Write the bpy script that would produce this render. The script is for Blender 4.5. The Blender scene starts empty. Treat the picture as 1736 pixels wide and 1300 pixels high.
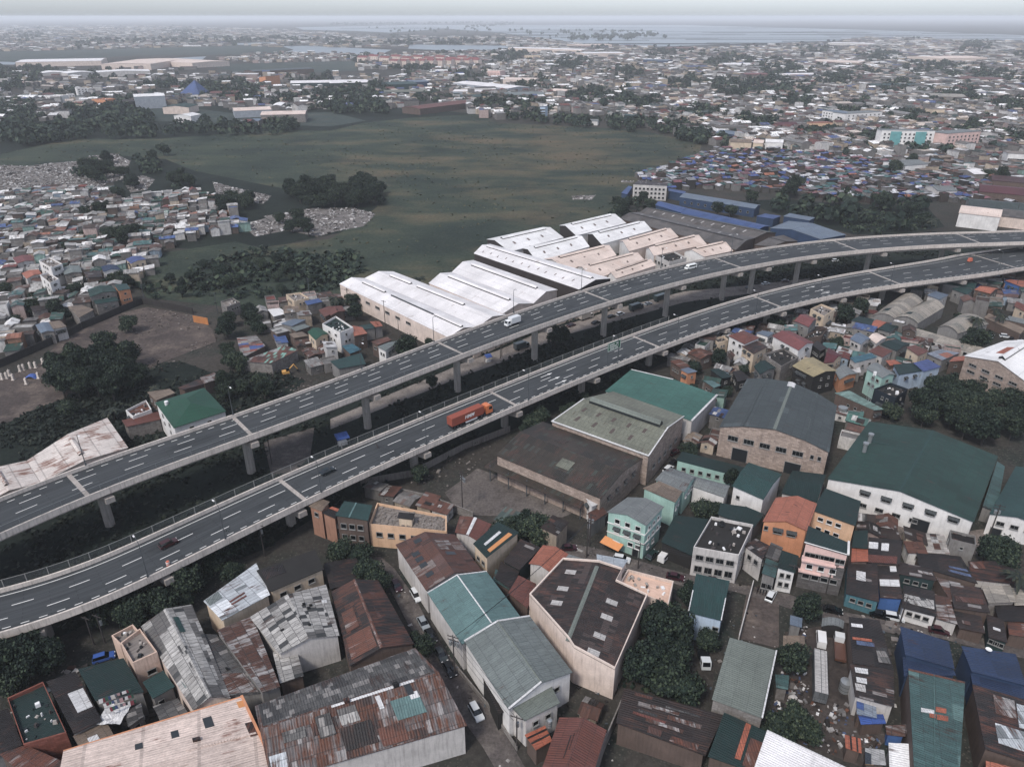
import bpy, math, random
import numpy as np
from mathutils import Vector
random.seed(7); np.random.seed(7)
C = bpy.context.scene.collection
sc = bpy.context.scene
R = math.radians

# ------------------------------------------------------------------ camera, sky, sun, exposure
CAM_H, FOC, HOR = 120.0, 1250.0, 28.0          # drone height in metres, focal length / horizon row in photo pixels
PW, PH = 1736.0, 1300.0
PITCH = math.atan((PH/2-HOR)/FOC)
cam = bpy.data.cameras.new('camera'); cam_o = bpy.data.objects.new('camera', cam); C.objects.link(cam_o)
cam_o.location = (0, 0, CAM_H); cam_o.rotation_euler = (math.pi/2-PITCH, 0, 0)
cam.sensor_fit = 'HORIZONTAL'; cam.sensor_width = 36; cam.lens = 36*FOC/PW
cam.clip_start = 1; cam.clip_end = 120000
sc.camera = cam_o
w = bpy.data.worlds.new('World'); sc.world = w; w.use_nodes = True
SUN_EL, SUN_ROT = 52.0, 215.0                   # soft high sun behind the drone, to its left
nt = w.node_tree; bg = nt.nodes['Background']
sky = nt.nodes.new('ShaderNodeTexSky'); sky.sky_type = 'NISHITA'; sky.sun_disc = False
sky.sun_elevation = R(SUN_EL); sky.sun_rotation = R(SUN_ROT)
sky.air_density = 1.0; sky.dust_density = 1.1; sky.ozone_density = 2.0
hs = nt.nodes.new('ShaderNodeHueSaturation'); hs.inputs['Saturation'].default_value = 0.35
tint = nt.nodes.new('ShaderNodeMixRGB'); tint.blend_type = 'MULTIPLY'; tint.inputs[0].default_value = 1
tint.inputs[2].default_value = (0.88, 0.94, 1.06, 1)
nt.links.new(sky.outputs[0], hs.inputs['Color']); nt.links.new(hs.outputs[0], tint.inputs[1])
nt.links.new(tint.outputs[0], bg.inputs[0])
bg.inputs[1].default_value = 0.10
sl = bpy.data.lights.new('sun', 'SUN'); sl.energy = 1.5; sl.angle = R(11); sl.color = (1, 0.965, 0.9)
so = bpy.data.objects.new('sun', sl); C.objects.link(so)
az = R(SUN_ROT)
sd = Vector((math.sin(az)*math.cos(R(SUN_EL)), math.cos(az)*math.cos(R(SUN_EL)), math.sin(R(SUN_EL))))
so.rotation_euler = sd.to_track_quat('Z', 'Y').to_euler(); so.location = sd*500
sc.view_settings.view_transform = 'Standard'; sc.view_settings.look = 'None'
sc.view_settings.exposure = 1.04; sc.view_settings.gamma = 1
sc.render.engine = 'CYCLES'
sc.cycles.max_bounces = 4; sc.cycles.diffuse_bounces = 2; sc.cycles.glossy_bounces = 2
sc.cycles.transmission_bounces = 2; sc.cycles.volume_bounces = 2; sc.cycles.transparent_max_bounces = 6

# ------------------------------------------------------------------ helpers
def U(u, v, z=0.0):
    """photo pixel -> point of the place at height z"""
    dx = (u-PW/2)/FOC; dy = (PH/2-v)/FOC
    d = Vector((dx, math.cos(PITCH)+dy*math.sin(PITCH), -math.sin(PITCH)+dy*math.cos(PITCH)))
    t = (z-CAM_H)/d.z
    return Vector((d.x*t, d.y*t, z))
def PR(p):
    y, z = p[1], p[2]-CAM_H
    c = y*math.cos(PITCH)-z*math.sin(PITCH)
    return PW/2+FOC*p[0]/c, PH/2-FOC*(y*math.sin(PITCH)+z*math.cos(PITCH))/c
S3 = 1300/450
REG = {'W': (0, 0, 1), 'R1': (0, 0, S3), 'R2': (560, 0, S3), 'R3': (1136, 0, S3), 'R4': (0, 420, S3), 'R5': (560, 420, S3),
       'R6': (1136, 420, S3), 'BL': (0, 850, S3), 'BM': (430, 850, S3), 'BR': (860, 850, S3), 'BS': (1286, 850, S3),
       'Z1': (560, 340, 4.3325), 'Z2': (780, 310, 3.472), 'Z3': (1030, 300, 3.8578), 'Z4': (1200, 500, 3.2388), 'Z5': (1236, 340, 3.472)}
def F(reg, x, y):
    o = REG[reg]; return o[0]+x/o[2], o[1]+y/o[2]
def G(reg, x, y, z=0.0):
    return U(*F(reg, x, y), z)
def height_over(base, top_v):
    g = U(*base); lo, hi = 0, 60
    for _ in range(40):
        m = (lo+hi)/2
        if PR((g.x, g.y, m))[1] > top_v: lo = m
        else: hi = m
    return lo
def lin(c):
    if isinstance(c, str):
        c = [int(c[i:i+2], 16)/255 for i in (1, 3, 5)]
        c = [x/12.92 if x <= .04045 else ((x+.055)/1.055)**2.4 for x in c]
        y = .25*c[0]+.6*c[1]+.15*c[2]; k = .3 if c[2] < max(c[0], c[1]) else .42      # faded, muted paints
        c = [.8*(max(0, q+(y-q)*k)/.8)**1.2 for q in c]
    return tuple(c[:3])+(1,)
def inside(p, poly):
    x, y = p[0], p[1]; r = False; n = len(poly); j = n-1
    for i in range(n):
        xi, yi = poly[i][0], poly[i][1]; xj, yj = poly[j][0], poly[j][1]
        if (yi > y) != (yj > y) and x < (xj-xi)*(y-yi)/(yj-yi)+xi: r = not r
        j = i
    return r

class MB:
    def __init__(s): s.v = []; s.f = []; s.m = []; s.c = []
    def face(s, pts, m=0, c=None):
        i = len(s.v); s.v += [tuple(p) for p in pts]; s.f.append(tuple(range(i, i+len(pts)))); s.m.append(m); s.c.append(c)
    def slab(s, top, th, m=0, mside=None):
        top = [Vector(p) for p in top]
        n = Vector((0, 0, 0))
        for a, b in zip(top, top[1:]+top[:1]): n += a.cross(b)
        if n.z < 0: top.reverse()
        bot = [p-Vector((0, 0, th)) for p in top]
        ms = m if mside is None else mside
        s.face(top, m); s.face(bot[::-1], ms)
        for i in range(len(top)):
            j = (i+1) % len(top); s.face([top[i], bot[i], bot[j], top[j]], ms)
    def prism(s, poly, z0, z1, m=0, cap=True, mcap=None):
        poly = [(p[0], p[1]) for p in poly]
        a = sum(p[0]*q[1]-q[0]*p[1] for p, q in zip(poly, poly[1:]+poly[:1]))
        if a < 0: poly = poly[::-1]
        for p, q in zip(poly, poly[1:]+poly[:1]):
            s.face([(p[0], p[1], z0), (q[0], q[1], z0), (q[0], q[1], z1), (p[0], p[1], z1)], m)
        if cap:
            s.face([(p[0], p[1], z1) for p in poly], m if mcap is None else mcap)
            s.face([(p[0], p[1], z0) for p in poly[::-1]], m)
    def box(s, c, d, rz=0, m=0, taper=1.0):
        cs, sn = math.cos(rz), math.sin(rz); P = []
        for z, k in ((-.5, 1), (.5, taper)):
            for x, y in ((-.5, -.5), (.5, -.5), (.5, .5), (-.5, .5)):
                X, Y = x*d[0]*k, y*d[1]*k
                P.append((c[0]+X*cs-Y*sn, c[1]+X*sn+Y*cs, c[2]+z*d[2]))
        for q in ((3, 2, 1, 0), (4, 5, 6, 7), (0, 1, 5, 4), (1, 2, 6, 5), (2, 3, 7, 6), (3, 0, 4, 7)):
            s.face([P[i] for i in q], m)
    def tube(s, p0, p1, r0, r1=None, n=6, m=0, caps=True):
        r1 = r0 if r1 is None else r1
        p0, p1 = Vector(p0), Vector(p1); d = (p1-p0).normalized()
        a = d.orthogonal().normalized(); b = d.cross(a)
        A = [p0+(a*math.cos(t)+b*math.sin(t))*r0 for t in [2*math.pi*i/n for i in range(n)]]
        B = [p1+(a*math.cos(t)+b*math.sin(t))*r1 for t in [2*math.pi*i/n for i in range(n)]]
        for i in range(n):
            j = (i+1) % n; s.face([A[i], A[j], B[j], B[i]], m)
        if caps: s.face(A[::-1], m); s.face(B, m)
    def build(s, name, mats, parent=None, origin=None, smooth=False, udir=None):
        return mk(name, s.v, s.f, s.m, mats, parent, origin, smooth, udir, s.c)

def face_uv(V, faces, udir):
    uv = np.zeros((sum(len(f) for f in faces), 2)); k = 0
    ud = np.array((1.0, 0, 0)) if udir is None else np.array((udir[0], udir[1], 0.0))
    for f in faces:
        P = V[list(f)]; n = np.cross(P[1]-P[0], P[2]-P[0])
        if len(f) > 3: n = n+np.cross(P[2]-P[0], P[3]-P[0])
        L = np.linalg.norm(n)
        if L < 1e-9: k += len(f); continue
        n = n/L
        if abs(n[2]) > .995: h = ud/np.linalg.norm(ud)
        else: h = np.array((-n[1], n[0], 0)); h = h/np.linalg.norm(h)
        t = np.cross(n, h)
        uv[k:k+len(f), 0] = P@h; uv[k:k+len(f), 1] = P@t; k += len(f)
    return uv
def mk(name, v, f, m, mats, parent=None, origin=None, smooth=False, udir=None, cols=None):
    me = bpy.data.meshes.new(name)
    V = np.array(v, float)
    if origin is not None: V = V-np.array((origin[0], origin[1], origin[2]))
    me.from_pydata(V.tolist(), [], f)
    if not isinstance(mats, (list, tuple)): mats = [mats]
    for q in mats: me.materials.append(q)
    if any(m): me.polygons.foreach_set('material_index', m)
    l = me.uv_layers.new(name='UV'); l.data.foreach_set('uv', (face_uv(V, f, udir)+np.array((random.random()*50, random.random()*50))).ravel())
    if cols and any(c is not None for c in cols):
        at = me.color_attributes.new('tone', 'FLOAT_COLOR', 'CORNER')
        arr = []
        for ff, c in zip(f, cols): arr += list(c if c is not None else (.3, .3, .3, 1))*len(ff)
        at.data.foreach_set('color', arr)
    if smooth: me.polygons.foreach_set('use_smooth', [True]*len(f))
    me.update()
    o = bpy.data.objects.new(name, me); C.objects.link(o)
    if parent is not None: o.parent = parent
    elif origin is not None: o.location = origin
    return o
def tag(o, label=None, cat=None, group=None, kind=None):
    if label: o['label'] = label
    if cat: o['category'] = cat
    if group: o['group'] = group
    if kind: o['kind'] = kind
    return o
def thing(name, label, cat, loc, rz=0, group=None):
    o = bpy.data.objects.new(name, None); C.objects.link(o); o.location = loc; o.rotation_euler = (0, 0, rz)
    o.empty_display_size = .5
    return tag(o, label, cat, group)
KIDS = {}
def dup(root, loc, rz=0, label=None, group=None, scale=None):
    r = root.copy(); C.objects.link(r); r.location = loc; r.rotation_euler = (0, 0, rz)
    if scale is not None: r.scale = scale if hasattr(scale, '__len__') else (scale,)*3
    if label: r['label'] = label
    if group: r['group'] = group
    if root not in KIDS: KIDS[root] = [(ch, list(ch.children)) for ch in root.children]
    for ch, gs in KIDS[root]:
        c = ch.copy(); C.objects.link(c); c.parent = r
        for g in gs:
            d = g.copy(); C.objects.link(d); d.parent = c
    return r
# ------------------------------------------------------------------ materials (all procedural, UV in metres)
def newmat(name, rough=.8, spec=.3):
    m = bpy.data.materials.new(name); m.use_nodes = True
    b = m.node_tree.nodes['Principled BSDF']; b.inputs['Roughness'].default_value = rough
    b.inputs['Specular IOR Level'].default_value = spec
    return m, m.node_tree, b
def N(t, ty, **kw):
    n = t.nodes.new(ty)
    for k, v in kw.items(): setattr(n, k, v)
    return n
def math_(t, op, a, b=None, clamp=False):
    n = N(t, 'ShaderNodeMath', operation=op, use_clamp=clamp)
    for i, x in enumerate((a, b)):
        if x is None: continue
        if hasattr(x, 'links'): t.links.new(x, n.inputs[i])
        else: n.inputs[i].default_value = x
    return n.outputs[0]
def mix(t, f, a, b, mode='MIX'):
    n = N(t, 'ShaderNodeMixRGB', blend_type=mode)
    for i, x in enumerate((f, a, b)):
        if hasattr(x, 'links'): t.links.new(x, n.inputs[i])
        else: n.inputs[i].default_value = x if i == 0 else lin(x)
    return n.outputs[0]
def noise(t, vec, scale, detail=4, rough=.6, dim='3D'):
    n = N(t, 'ShaderNodeTexNoise'); n.inputs['Scale'].default_value = scale; n.inputs['Detail'].default_value = detail
    n.inputs['Roughness'].default_value = rough
    if vec is not None: t.links.new(vec, n.inputs['Vector'])
    return n.outputs['Fac']
def ramp(t, x, lo, hi):
    n = N(t, 'ShaderNodeMapRange', clamp=True); t.links.new(x, n.inputs[0])
    n.inputs[1].default_value = lo; n.inputs[2].default_value = hi
    return n.outputs[0]
def vec(t, src='UV', scale=(1, 1, 1)):
    tc = N(t, 'ShaderNodeTexCoord'); mp = N(t, 'ShaderNodeMapping'); mp.inputs['Scale'].default_value = scale
    t.links.new(tc.outputs[src], mp.inputs['Vector']); return mp.outputs[0]
def bump(t, b, h, strength=.4, dist=.1):
    n = N(t, 'ShaderNodeBump'); n.inputs['Strength'].default_value = strength; n.inputs['Distance'].default_value = dist
    t.links.new(h, n.inputs['Height']); t.links.new(n.outputs[0], b.inputs['Normal'])
MATS = {}
def sheet(name, base, alt=None, alt_amt=.0, rust='#5a382d', rust_amt=.15, seam=.95, row=2.6, seam_k=.35, alt2=None, alt2_amt=0, rough=.6, grime=.45, var=.25):
    """corrugated roofing: sheets laid in rows, each a little different, seams, run-down rust and grime"""
    if name in MATS: return MATS[name]
    m, t, b = newmat(name, rough, .25)
    uv = vec(t); sp = N(t, 'ShaderNodeSeparateXYZ'); t.links.new(uv, sp.inputs[0])
    rowi = math_(t, 'FLOOR', math_(t, 'DIVIDE', sp.outputs[1], row))
    us = math_(t, 'ADD', math_(t, 'DIVIDE', sp.outputs[0], seam), math_(t, 'MULTIPLY', rowi, .37))
    cell = N(t, 'ShaderNodeCombineXYZ'); t.links.new(math_(t, 'FLOOR', us), cell.inputs[0]); t.links.new(rowi, cell.inputs[1])
    wn = N(t, 'ShaderNodeTexWhiteNoise', noise_dimensions='2D'); t.links.new(cell.outputs[0], wn.inputs['Vector'])
    cell2 = N(t, 'ShaderNodeCombineXYZ')
    t.links.new(math_(t, 'FLOOR', math_(t, 'DIVIDE', us, 4)), cell2.inputs[0]); t.links.new(math_(t, 'FLOOR', math_(t, 'DIVIDE', rowi, 2)), cell2.inputs[1])
    wn2 = N(t, 'ShaderNodeTexWhiteNoise', noise_dimensions='2D'); t.links.new(cell2.outputs[0], wn2.inputs['Vector'])
    col = lin(base)
    big = noise(t, vec(t, 'UV', (.06, .06, 1)), 1, 4)
    c = mix(t, ramp(t, big, .3, .7), tuple(x*.78 for x in col[:3]), tuple(min(1, x*1.15) for x in col[:3]))
    v = mix(t, wn.outputs['Value'], (1-var,)*3, (1+var*.6,)*3)
    c = mix(t, 1.0, c, v, 'MULTIPLY')
    if alt is not None and alt_amt > 0:
        c = mix(t, math_(t, 'LESS_THAN', wn2.outputs['Value'], alt_amt), c, alt)
    if alt2 is not None and alt2_amt > 0:
        c = mix(t, math_(t, 'GREATER_THAN', wn.outputs['Value'], 1-alt2_amt), c, alt2)
    # rust: streaks running down the slope, and blotches
    st = noise(t, vec(t, 'UV', (1.6, .16, 1)), 1, 6, .65)
    bl = noise(t, vec(t, 'UV', (.22, .16, 1)), 1, 5, .6)
    rm = math_(t, 'MULTIPLY', st, bl)
    lo = .36-.32*rust_amt
    if rust_amt > 0: c = mix(t, ramp(t, rm, lo, lo+.09), c, rust)
    g = noise(t, vec(t, 'UV', (1.1, .5, 1)), 1, 8, .7); fg = noise(t, vec(t, 'UV', (5, 2.2, 1)), 1, 5, .75)
    c = mix(t, 1.0, c, mix(t, ramp(t, fg, .3, .7), (.72,)*3, (1.22,)*3), 'MULTIPLY')
    c = mix(t, math_(t, 'MULTIPLY', ramp(t, g, .42, .75), grime), c, (.025, .024, .024))
    fr = math_(t, 'FRACT', us); frv = math_(t, 'FRACT', math_(t, 'DIVIDE', sp.outputs[1], row))
    ln = math_(t, 'MAXIMUM', math_(t, 'LESS_THAN', fr, .10), math_(t, 'LESS_THAN', frv, .06))
    c = mix(t, math_(t, 'MULTIPLY', ln, seam_k), c, (.02, .02, .02))
    t.links.new(c, b.inputs['Base Color'])
    wv = math_(t, 'SINE', math_(t, 'MULTIPLY', sp.outputs[0], 2*math.pi/.48))
    bump(t, b, math_(t, 'ADD', wv, math_(t, 'MULTIPLY', wn.outputs['Value'], .8)), .55, .06)
    MATS[name] = m; return m
def plaster(name, base, stain=.5, stain_col='#3a3532', block=False, rough=.85):
    if name in MATS: return MATS[name]
    m, t, b = newmat(name, rough, .2); col = lin(base)
    big = noise(t, vec(t, 'UV', (.25, .25, 1)), 1, 5)
    c = mix(t, ramp(t, big, .3, .7), tuple(x*.8 for x in col[:3]), tuple(min(1, x*1.1) for x in col[:3]))
    if block:
        br = N(t, 'ShaderNodeTexBrick'); t.links.new(vec(t), br.inputs['Vector'])
        br.inputs['Scale'].default_value = 1; br.inputs['Brick Width'].default_value = 1.0; br.inputs['Row Height'].default_value = .5
        br.inputs['Mortar Size'].default_value = .03
        br.inputs['Color1'].default_value = (1, 1, 1, 1); br.inputs['Color2'].default_value = (.62, .6, .58, 1); br.inputs['Mortar'].default_value = (.55, .55, .55, 1)
        c = mix(t, .9, c, br.outputs['Color'], 'MULTIPLY')
    st = noise(t, vec(t, 'UV', (1.8, .15, 1)), 1, 6, .7)
    c = mix(t, math_(t, 'MULTIPLY', ramp(t, st, .48, .8), stain), c, stain_col)
    fn = noise(t, vec(t, 'UV', (3, 3, 1)), 1, 4)
    c = mix(t, 1.0, c, mix(t, fn, (.82,)*3, (1.15,)*3), 'MULTIPLY')
    t.links.new(c, b.inputs['Base Color']); bump(t, b, fn, .25, .03)
    MATS[name] = m; return m
def plain(name, base, rough=.5, metal=0, spec=.4, var=.15):
    if name in MATS: return MATS[name]
    m, t, b = newmat(name, rough, spec); b.inputs['Metallic'].default_value = metal
    n = noise(t, vec(t, 'Object', (1, 1, 1)), 1.7, 5); col = lin(base)
    c = mix(t, n, tuple(x*(1-var) for x in col[:3]), tuple(min(1, x*(1+var)) for x in col[:3]))
    t.links.new(c, b.inputs['Base Color']); MATS[name] = m; return m
def soil(name, cols, scales=(.02, .15, 1.2), rough=.95, bumpd=.3, src='Object', specks=None):
    """ground: three colours mixed over three scales"""
    if name in MATS: return MATS[name]
    m, t, b = newmat(name, rough, .1)
    v = vec(t, src)
    a = noise(t, v, scales[0], 6, .65); d = noise(t, v, scales[1], 6, .65); e = noise(t, v, scales[2], 5, .7)
    c = mix(t, ramp(t, a, .36, .64), cols[0], cols[1])
    c = mix(t, ramp(t, d, .48, .68), c, cols[2])
    c = mix(t, 1.0, c, mix(t, ramp(t, e, .25, .75), (.55,)*3, (1.4,)*3), 'MULTIPLY')
    if specks:
        vo = N(t, 'ShaderNodeTexVoronoi'); vo.inputs['Scale'].default_value = specks[1]; t.links.new(v, vo.inputs['Vector'])
        c = mix(t, math_(t, 'MULTIPLY', math_(t, 'LESS_THAN', vo.outputs['Distance'], .28), ramp(t, d, .4, .6)), c, specks[0])
    t.links.new(c, b.inputs['Base Color']); bump(t, b, e, .6, bumpd)
    MATS[name] = m; return m
def tone_mat(name, rough=.75, seams=True, amt=.35):
    """colour from the face attribute (each house's own paint) with weathering"""
    m, t, b = newmat(name, rough, .2)
    a = N(t, 'ShaderNodeAttribute', attribute_name='tone')
    n = noise(t, vec(t, 'UV', (.5, .35, 1)), 1, 6, .7)
    c = a.outputs['Color']
    if seams:                       # each roofing sheet has its own age; some have rusted through
        sq = N(t, 'ShaderNodeSeparateXYZ'); t.links.new(vec(t), sq.inputs[0]); cl = N(t, 'ShaderNodeCombineXYZ')
        t.links.new(math_(t, 'FLOOR', math_(t, 'DIVIDE', sq.outputs[0], .95)), cl.inputs[0]); t.links.new(math_(t, 'FLOOR', math_(t, 'DIVIDE', sq.outputs[1], 2.1)), cl.inputs[1])
        wn = N(t, 'ShaderNodeTexWhiteNoise', noise_dimensions='2D'); t.links.new(cl.outputs[0], wn.inputs['Vector'])
        c = mix(t, 1.0, c, mix(t, wn.outputs['Value'], (.62,)*3, (1.25,)*3), 'MULTIPLY')
        c = mix(t, math_(t, 'MULTIPLY', math_(t, 'GREATER_THAN', wn.outputs['Value'], .92), .6), c, '#70493a'); c = mix(t, math_(t, 'MULTIPLY', math_(t, 'LESS_THAN', wn.outputs['Value'], .08), .7), c, '#8f8a86')
        st = noise(t, vec(t, 'UV', (1.3, .22, 1)), 1, 6, .7); c = mix(t, math_(t, 'MULTIPLY', ramp(t, st, .52, .72), .42), c, '#5a3a2d')
    else:
        st = noise(t, vec(t, 'UV', (1.6, .2, 1)), 1, 6, .7); c = mix(t, math_(t, 'MULTIPLY', ramp(t, st, .46, .75), .5), c, '#3d3733')
    c = mix(t, math_(t, 'MULTIPLY', ramp(t, n, .45, .75), amt), c, (.035, .03, .028))
    if seams:
        sp = N(t, 'ShaderNodeSeparateXYZ'); t.links.new(vec(t), sp.inputs[0])
        ln = math_(t, 'LESS_THAN', math_(t, 'FRACT', math_(t, 'DIVIDE', sp.outputs[0], .9)), .13)
        c = mix(t, math_(t, 'MULTIPLY', ln, .3), c, (.03, .03, .03))
    t.links.new(c, b.inputs['Base Color']); return m
def leaf_mat(name, c1, c2, c3):
    m, t, b = newmat(name, .7, .15)
    oi = N(t, 'ShaderNodeObjectInfo'); gi = N(t, 'ShaderNodeNewGeometry')
    n = noise(t, vec(t, 'Object'), .55, 3)
    c = mix(t, ramp(t, n, .3, .7), c1, c2)
    c = mix(t, math_(t, 'MULTIPLY', math_(t, 'GREATER_THAN', gi.outputs['Random Per Island'], .72), .7), c, c3)
    c = mix(t, 1.0, c, mix(t, oi.outputs['Random'], (.7, .75, .75), (1.3, 1.2, 1.1)), 'MULTIPLY')
    t.links.new(c, b.inputs['Base Color']); return m

def deck_mat():
    m, t, b = newmat('asphalt', .82, .25); a = noise(t, vec(t, 'UV', (.012, 1.1, 1)), 1, 5, .6); d = noise(t, vec(t, 'UV', (.05, .12, 1)), 1, 6, .65); e = noise(t, vec(t, 'UV', (3, 3, 1)), 1, 4, .7)
    c = mix(t, ramp(t, a, .3, .7), '#42464a', '#55585a'); c = mix(t, math_(t, 'MULTIPLY', ramp(t, d, .5, .72), .55), c, '#2b2f32')
    br = N(t, 'ShaderNodeTexBrick'); t.links.new(vec(t, 'UV', (.045, .28, 1)), br.inputs['Vector']); br.inputs['Scale'].default_value = 1; br.inputs['Mortar Size'].default_value = .004
    br.inputs['Color1'].default_value = (1, 1, 1, 1); br.inputs['Color2'].default_value = (.8, .8, .81, 1); br.inputs['Mortar'].default_value = (.6, .6, .6, 1)
    c = mix(t, 1.0, c, br.outputs['Color'], 'MULTIPLY'); c = mix(t, 1.0, c, mix(t, e, (.8,)*3, (1.2,)*3), 'MULTIPLY'); t.links.new(c, b.inputs['Base Color']); bump(t, b, e, .3, .02); return m
asphalt = deck_mat()
M_dirt = soil('dirt', ('#4a4141', '#5a4d49', '#6b5b53'), (.03, .2, 1.5))
concrete = plaster('concrete', '#aca198', .6)
concrete_l = plaster('concrete_light', '#cdbfb3', .8, '#544b46')
conc_pier = plaster('concrete_pier', '#aba298', .45)
white_line = plain('road_paint', '#d4d0ca', .7)
steel = plain('steel', '#5a6065', .5, .3)
steel_d = plain('steel_dark', '#33383c', .5, .3)
glass = plain('window_glass', '#1c2226', .15, 0, .6)
glass_car = plain('car_glass', '#12161a', .08, 0, .7)
rubber = plain('tyre_rubber', '#17181a', .9)
wood = plain('pole_wood', '#4a4240', .9)
white_p = plain('white_paint', '#d9d5d2', .4)
tankm = plain('tank_steel', '#9a9c9c', .35, .5)
# ------------------------------------------------------------------ haze, ground, water, roads
hz = MB(); hz.box((0, 14000, 62), (56000, 60000, 130), 0, 0)
hm = bpy.data.materials.new('haze_air'); hm.use_nodes = True
for n in list(hm.node_tree.nodes):
    if n.type == 'BSDF_PRINCIPLED': hm.node_tree.nodes.remove(n)
pv = hm.node_tree.nodes.new('ShaderNodeVolumePrincipled')
pv.inputs['Color'].default_value = (.94, .955, .985, 1); pv.inputs['Density'].default_value = .00009; pv.inputs['Anisotropy'].default_value = 0.0
hm.node_tree.links.new(pv.outputs[0], hm.node_tree.nodes['Material Output'].inputs['Volume'])
tag(hz.build('haze', hm), 'pale blue haze fading the far districts', 'haze', kind='stuff')

def structure(name, poly, z, m, udir=None):
    b = MB(); b.face([(p[0], p[1], z) for p in (poly if sum(p[0]*q[1]-q[0]*p[1] for p, q in zip(poly, poly[1:]+poly[:1])) > 0 else poly[::-1])])
    o = b.build(name, m); o['kind'] = 'structure'; return o
def zone(reg, pts): return [G(reg, x, y) for x, y in pts]

mg = soil('ground_soil', ('#423f3a', '#544d47', '#384039'), (.012, .06, .7), .95, .3, specks=('#5d5650', 1.3))
gq = MB(); gq.face([(-27000, -600, 0), (27000, -600, 0), (27000, 42000, 0), (-27000, 42000, 0)]); gq.build('ground', mg)['kind'] = 'structure'
def field_mat():
    m, t, b = newmat('marsh_grass', .95, .1); v = vec(t, 'Object'); st = noise(t, vec(t, 'Object', (.011, .019, 1)), 1, 6, .65); pa = noise(t, v, .016, 6, .65); e = noise(t, v, .5, 6, .75); f = noise(t, v, .11, 5, .7)
    c = mix(t, ramp(t, st, .36, .64), '#37433b', '#4e5744'); c = mix(t, math_(t, 'MULTIPLY', ramp(t, pa, .5, .66), .7), c, '#303b35')
    d = N(t, 'ShaderNodeVectorMath', operation='DISTANCE'); t.links.new(vec(t, 'Object', (1, .62, 0)), d.inputs[0]); d.inputs[1].default_value = (60, 470, 0)      # drier towards the far middle
    dry = math_(t, 'SUBTRACT', 1.0, math_(t, 'DIVIDE', d.outputs['Value'], 330), True)
    c = mix(t, math_(t, 'MULTIPLY', ramp(t, math_(t, 'ADD', math_(t, 'MULTIPLY', dry, .14), st), .54, .76), .75), c, '#715f47')
    c = mix(t, math_(t, 'MULTIPLY', ramp(t, f, .58, .7), .5), c, '#56563f')
    c = mix(t, 1.0, c, mix(t, ramp(t, e, .25, .75), (.5,)*3, (1.5,)*3), 'MULTIPLY'); t.links.new(c, b.inputs['Base Color']); bump(t, b, e, .7, .8); return m
mfield = field_mat()
FIELD = [(0,262),(120,236),(270,236),(400,226),(470,222),(560,222),(620,208),(700,200),(810,194),(840,208),(960,214),(1080,220),(1190,243),(1185,262),(1120,298),(1065,318),(1055,345),(1080,365),(1040,385),(870,405),(810,440),(775,470),(700,500),(600,490),(560,510),(470,525),(380,520),(250,505),(225,470),(270,430),(400,410),(440,420),(560,405),(610,375),(640,350),(600,310),(480,320),(330,290),(280,270),(180,262),(0,300)]
structure('field', zone('W', FIELD), .04, mfield)
mveg = soil('rough_grass', ('#262f2a', '#323b33', '#222826'), (.03, .12, .8), .95, .4)
VERGE = [(0,905),(250,800),(500,690),(700,620),(1000,520),(1250,440),(1500,415),(1736,405),(1736,470),(1500,490),(1330,540),(1150,605),(900,715),(700,800),(560,860),(450,930),(240,1010),(0,1130)]
structure('verge', zone('W', VERGE), .04, mveg)
structure('embankment_grass', zone('R4', [(0,880),(150,800),(420,700),(600,690),(800,560),(900,560),(1060,620),(1350,600),(1500,650),(1400,740),(1200,800),(900,900),(600,1000),(300,1050),(0,1080)]), .03, mveg)
structure('meadow', zone('W', [(0,170),(300,172),(640,180),(830,195),(810,212),(640,222),(400,238),(120,250),(0,275)]), .02, mveg)
structure('meadow', zone('R3', [(330,985),(560,975),(860,1000),(1250,1005),(1345,1110),(1150,1150),(900,1150),(560,1060)]), .03, mveg)
structure('scrub_ground', zone('W', [(180,262),(280,265),(480,320),(610,310),(660,330),(600,390),(430,425),(260,420),(200,340)]), .025, mveg)
for i, pl in enumerate(([(0,240),(250,205),(560,215),(620,205),(560,190),(420,196),(300,180),(120,205),(0,215)], [(0,88),(420,78),(495,82),(470,92),(230,95),(0,106)], [(340,110),(600,104),(605,120),(480,126),(390,120)])):
    structure('grassland', zone('W', pl), .05, soil('far_grass', ('#4a5550', '#3e4a47', '#55584f'), (.003, .02, .2)))
mdirt = soil('bare_dirt', ('#544a47', '#665a54', '#7a6b61'), (.02, .1, .9), .95, .5)
structure('dirt_lot', zone('R4', [(0,640),(180,580),(330,420),(560,330),(720,290),(940,330),(1040,400),(1060,460),(800,560),(700,600),(420,700),(150,800),(0,880)]), .08, mdirt)
mdump = soil('dump_soil', ('#6f6864', '#8a827d', '#565250'), (.05, .2, 1.2), .95, .5)
DUMPS = [('R1', [(0,810),(140,815),(260,800),(390,790),(440,765),(560,752),(640,790),(600,880),(520,900),(480,950),(300,930),(0,930)]),
         ('R1', [(1040,890),(1150,920),(1330,960),(1290,1000),(1180,985),(1060,950)]),
         ('R1', [(1290,1060),(1540,1020),(1733,1020),(1840,1050),(1780,1110),(1640,1135),(1560,1160),(1400,1130)]),
         ('R1', [(600,890),(700,860),(760,880),(720,930),(640,945)]), ('R1', [(1180,1100),(1300,1070),(1400,1130),(1250,1160)]),
         ('R2', [(1180,960),(1300,957),(1280,980),(1190,978)]), ('R2', [(1420,886),(1490,888),(1480,896),(1425,894)])]
for r_, p_ in DUMPS: structure('dump_ground', zone(r_, p_), .09, mdump)
mroad = soil('street_surface', ('#5a524f', '#675e5a', '#786e67'), (.04, .3, 2), .9, .05)
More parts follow.
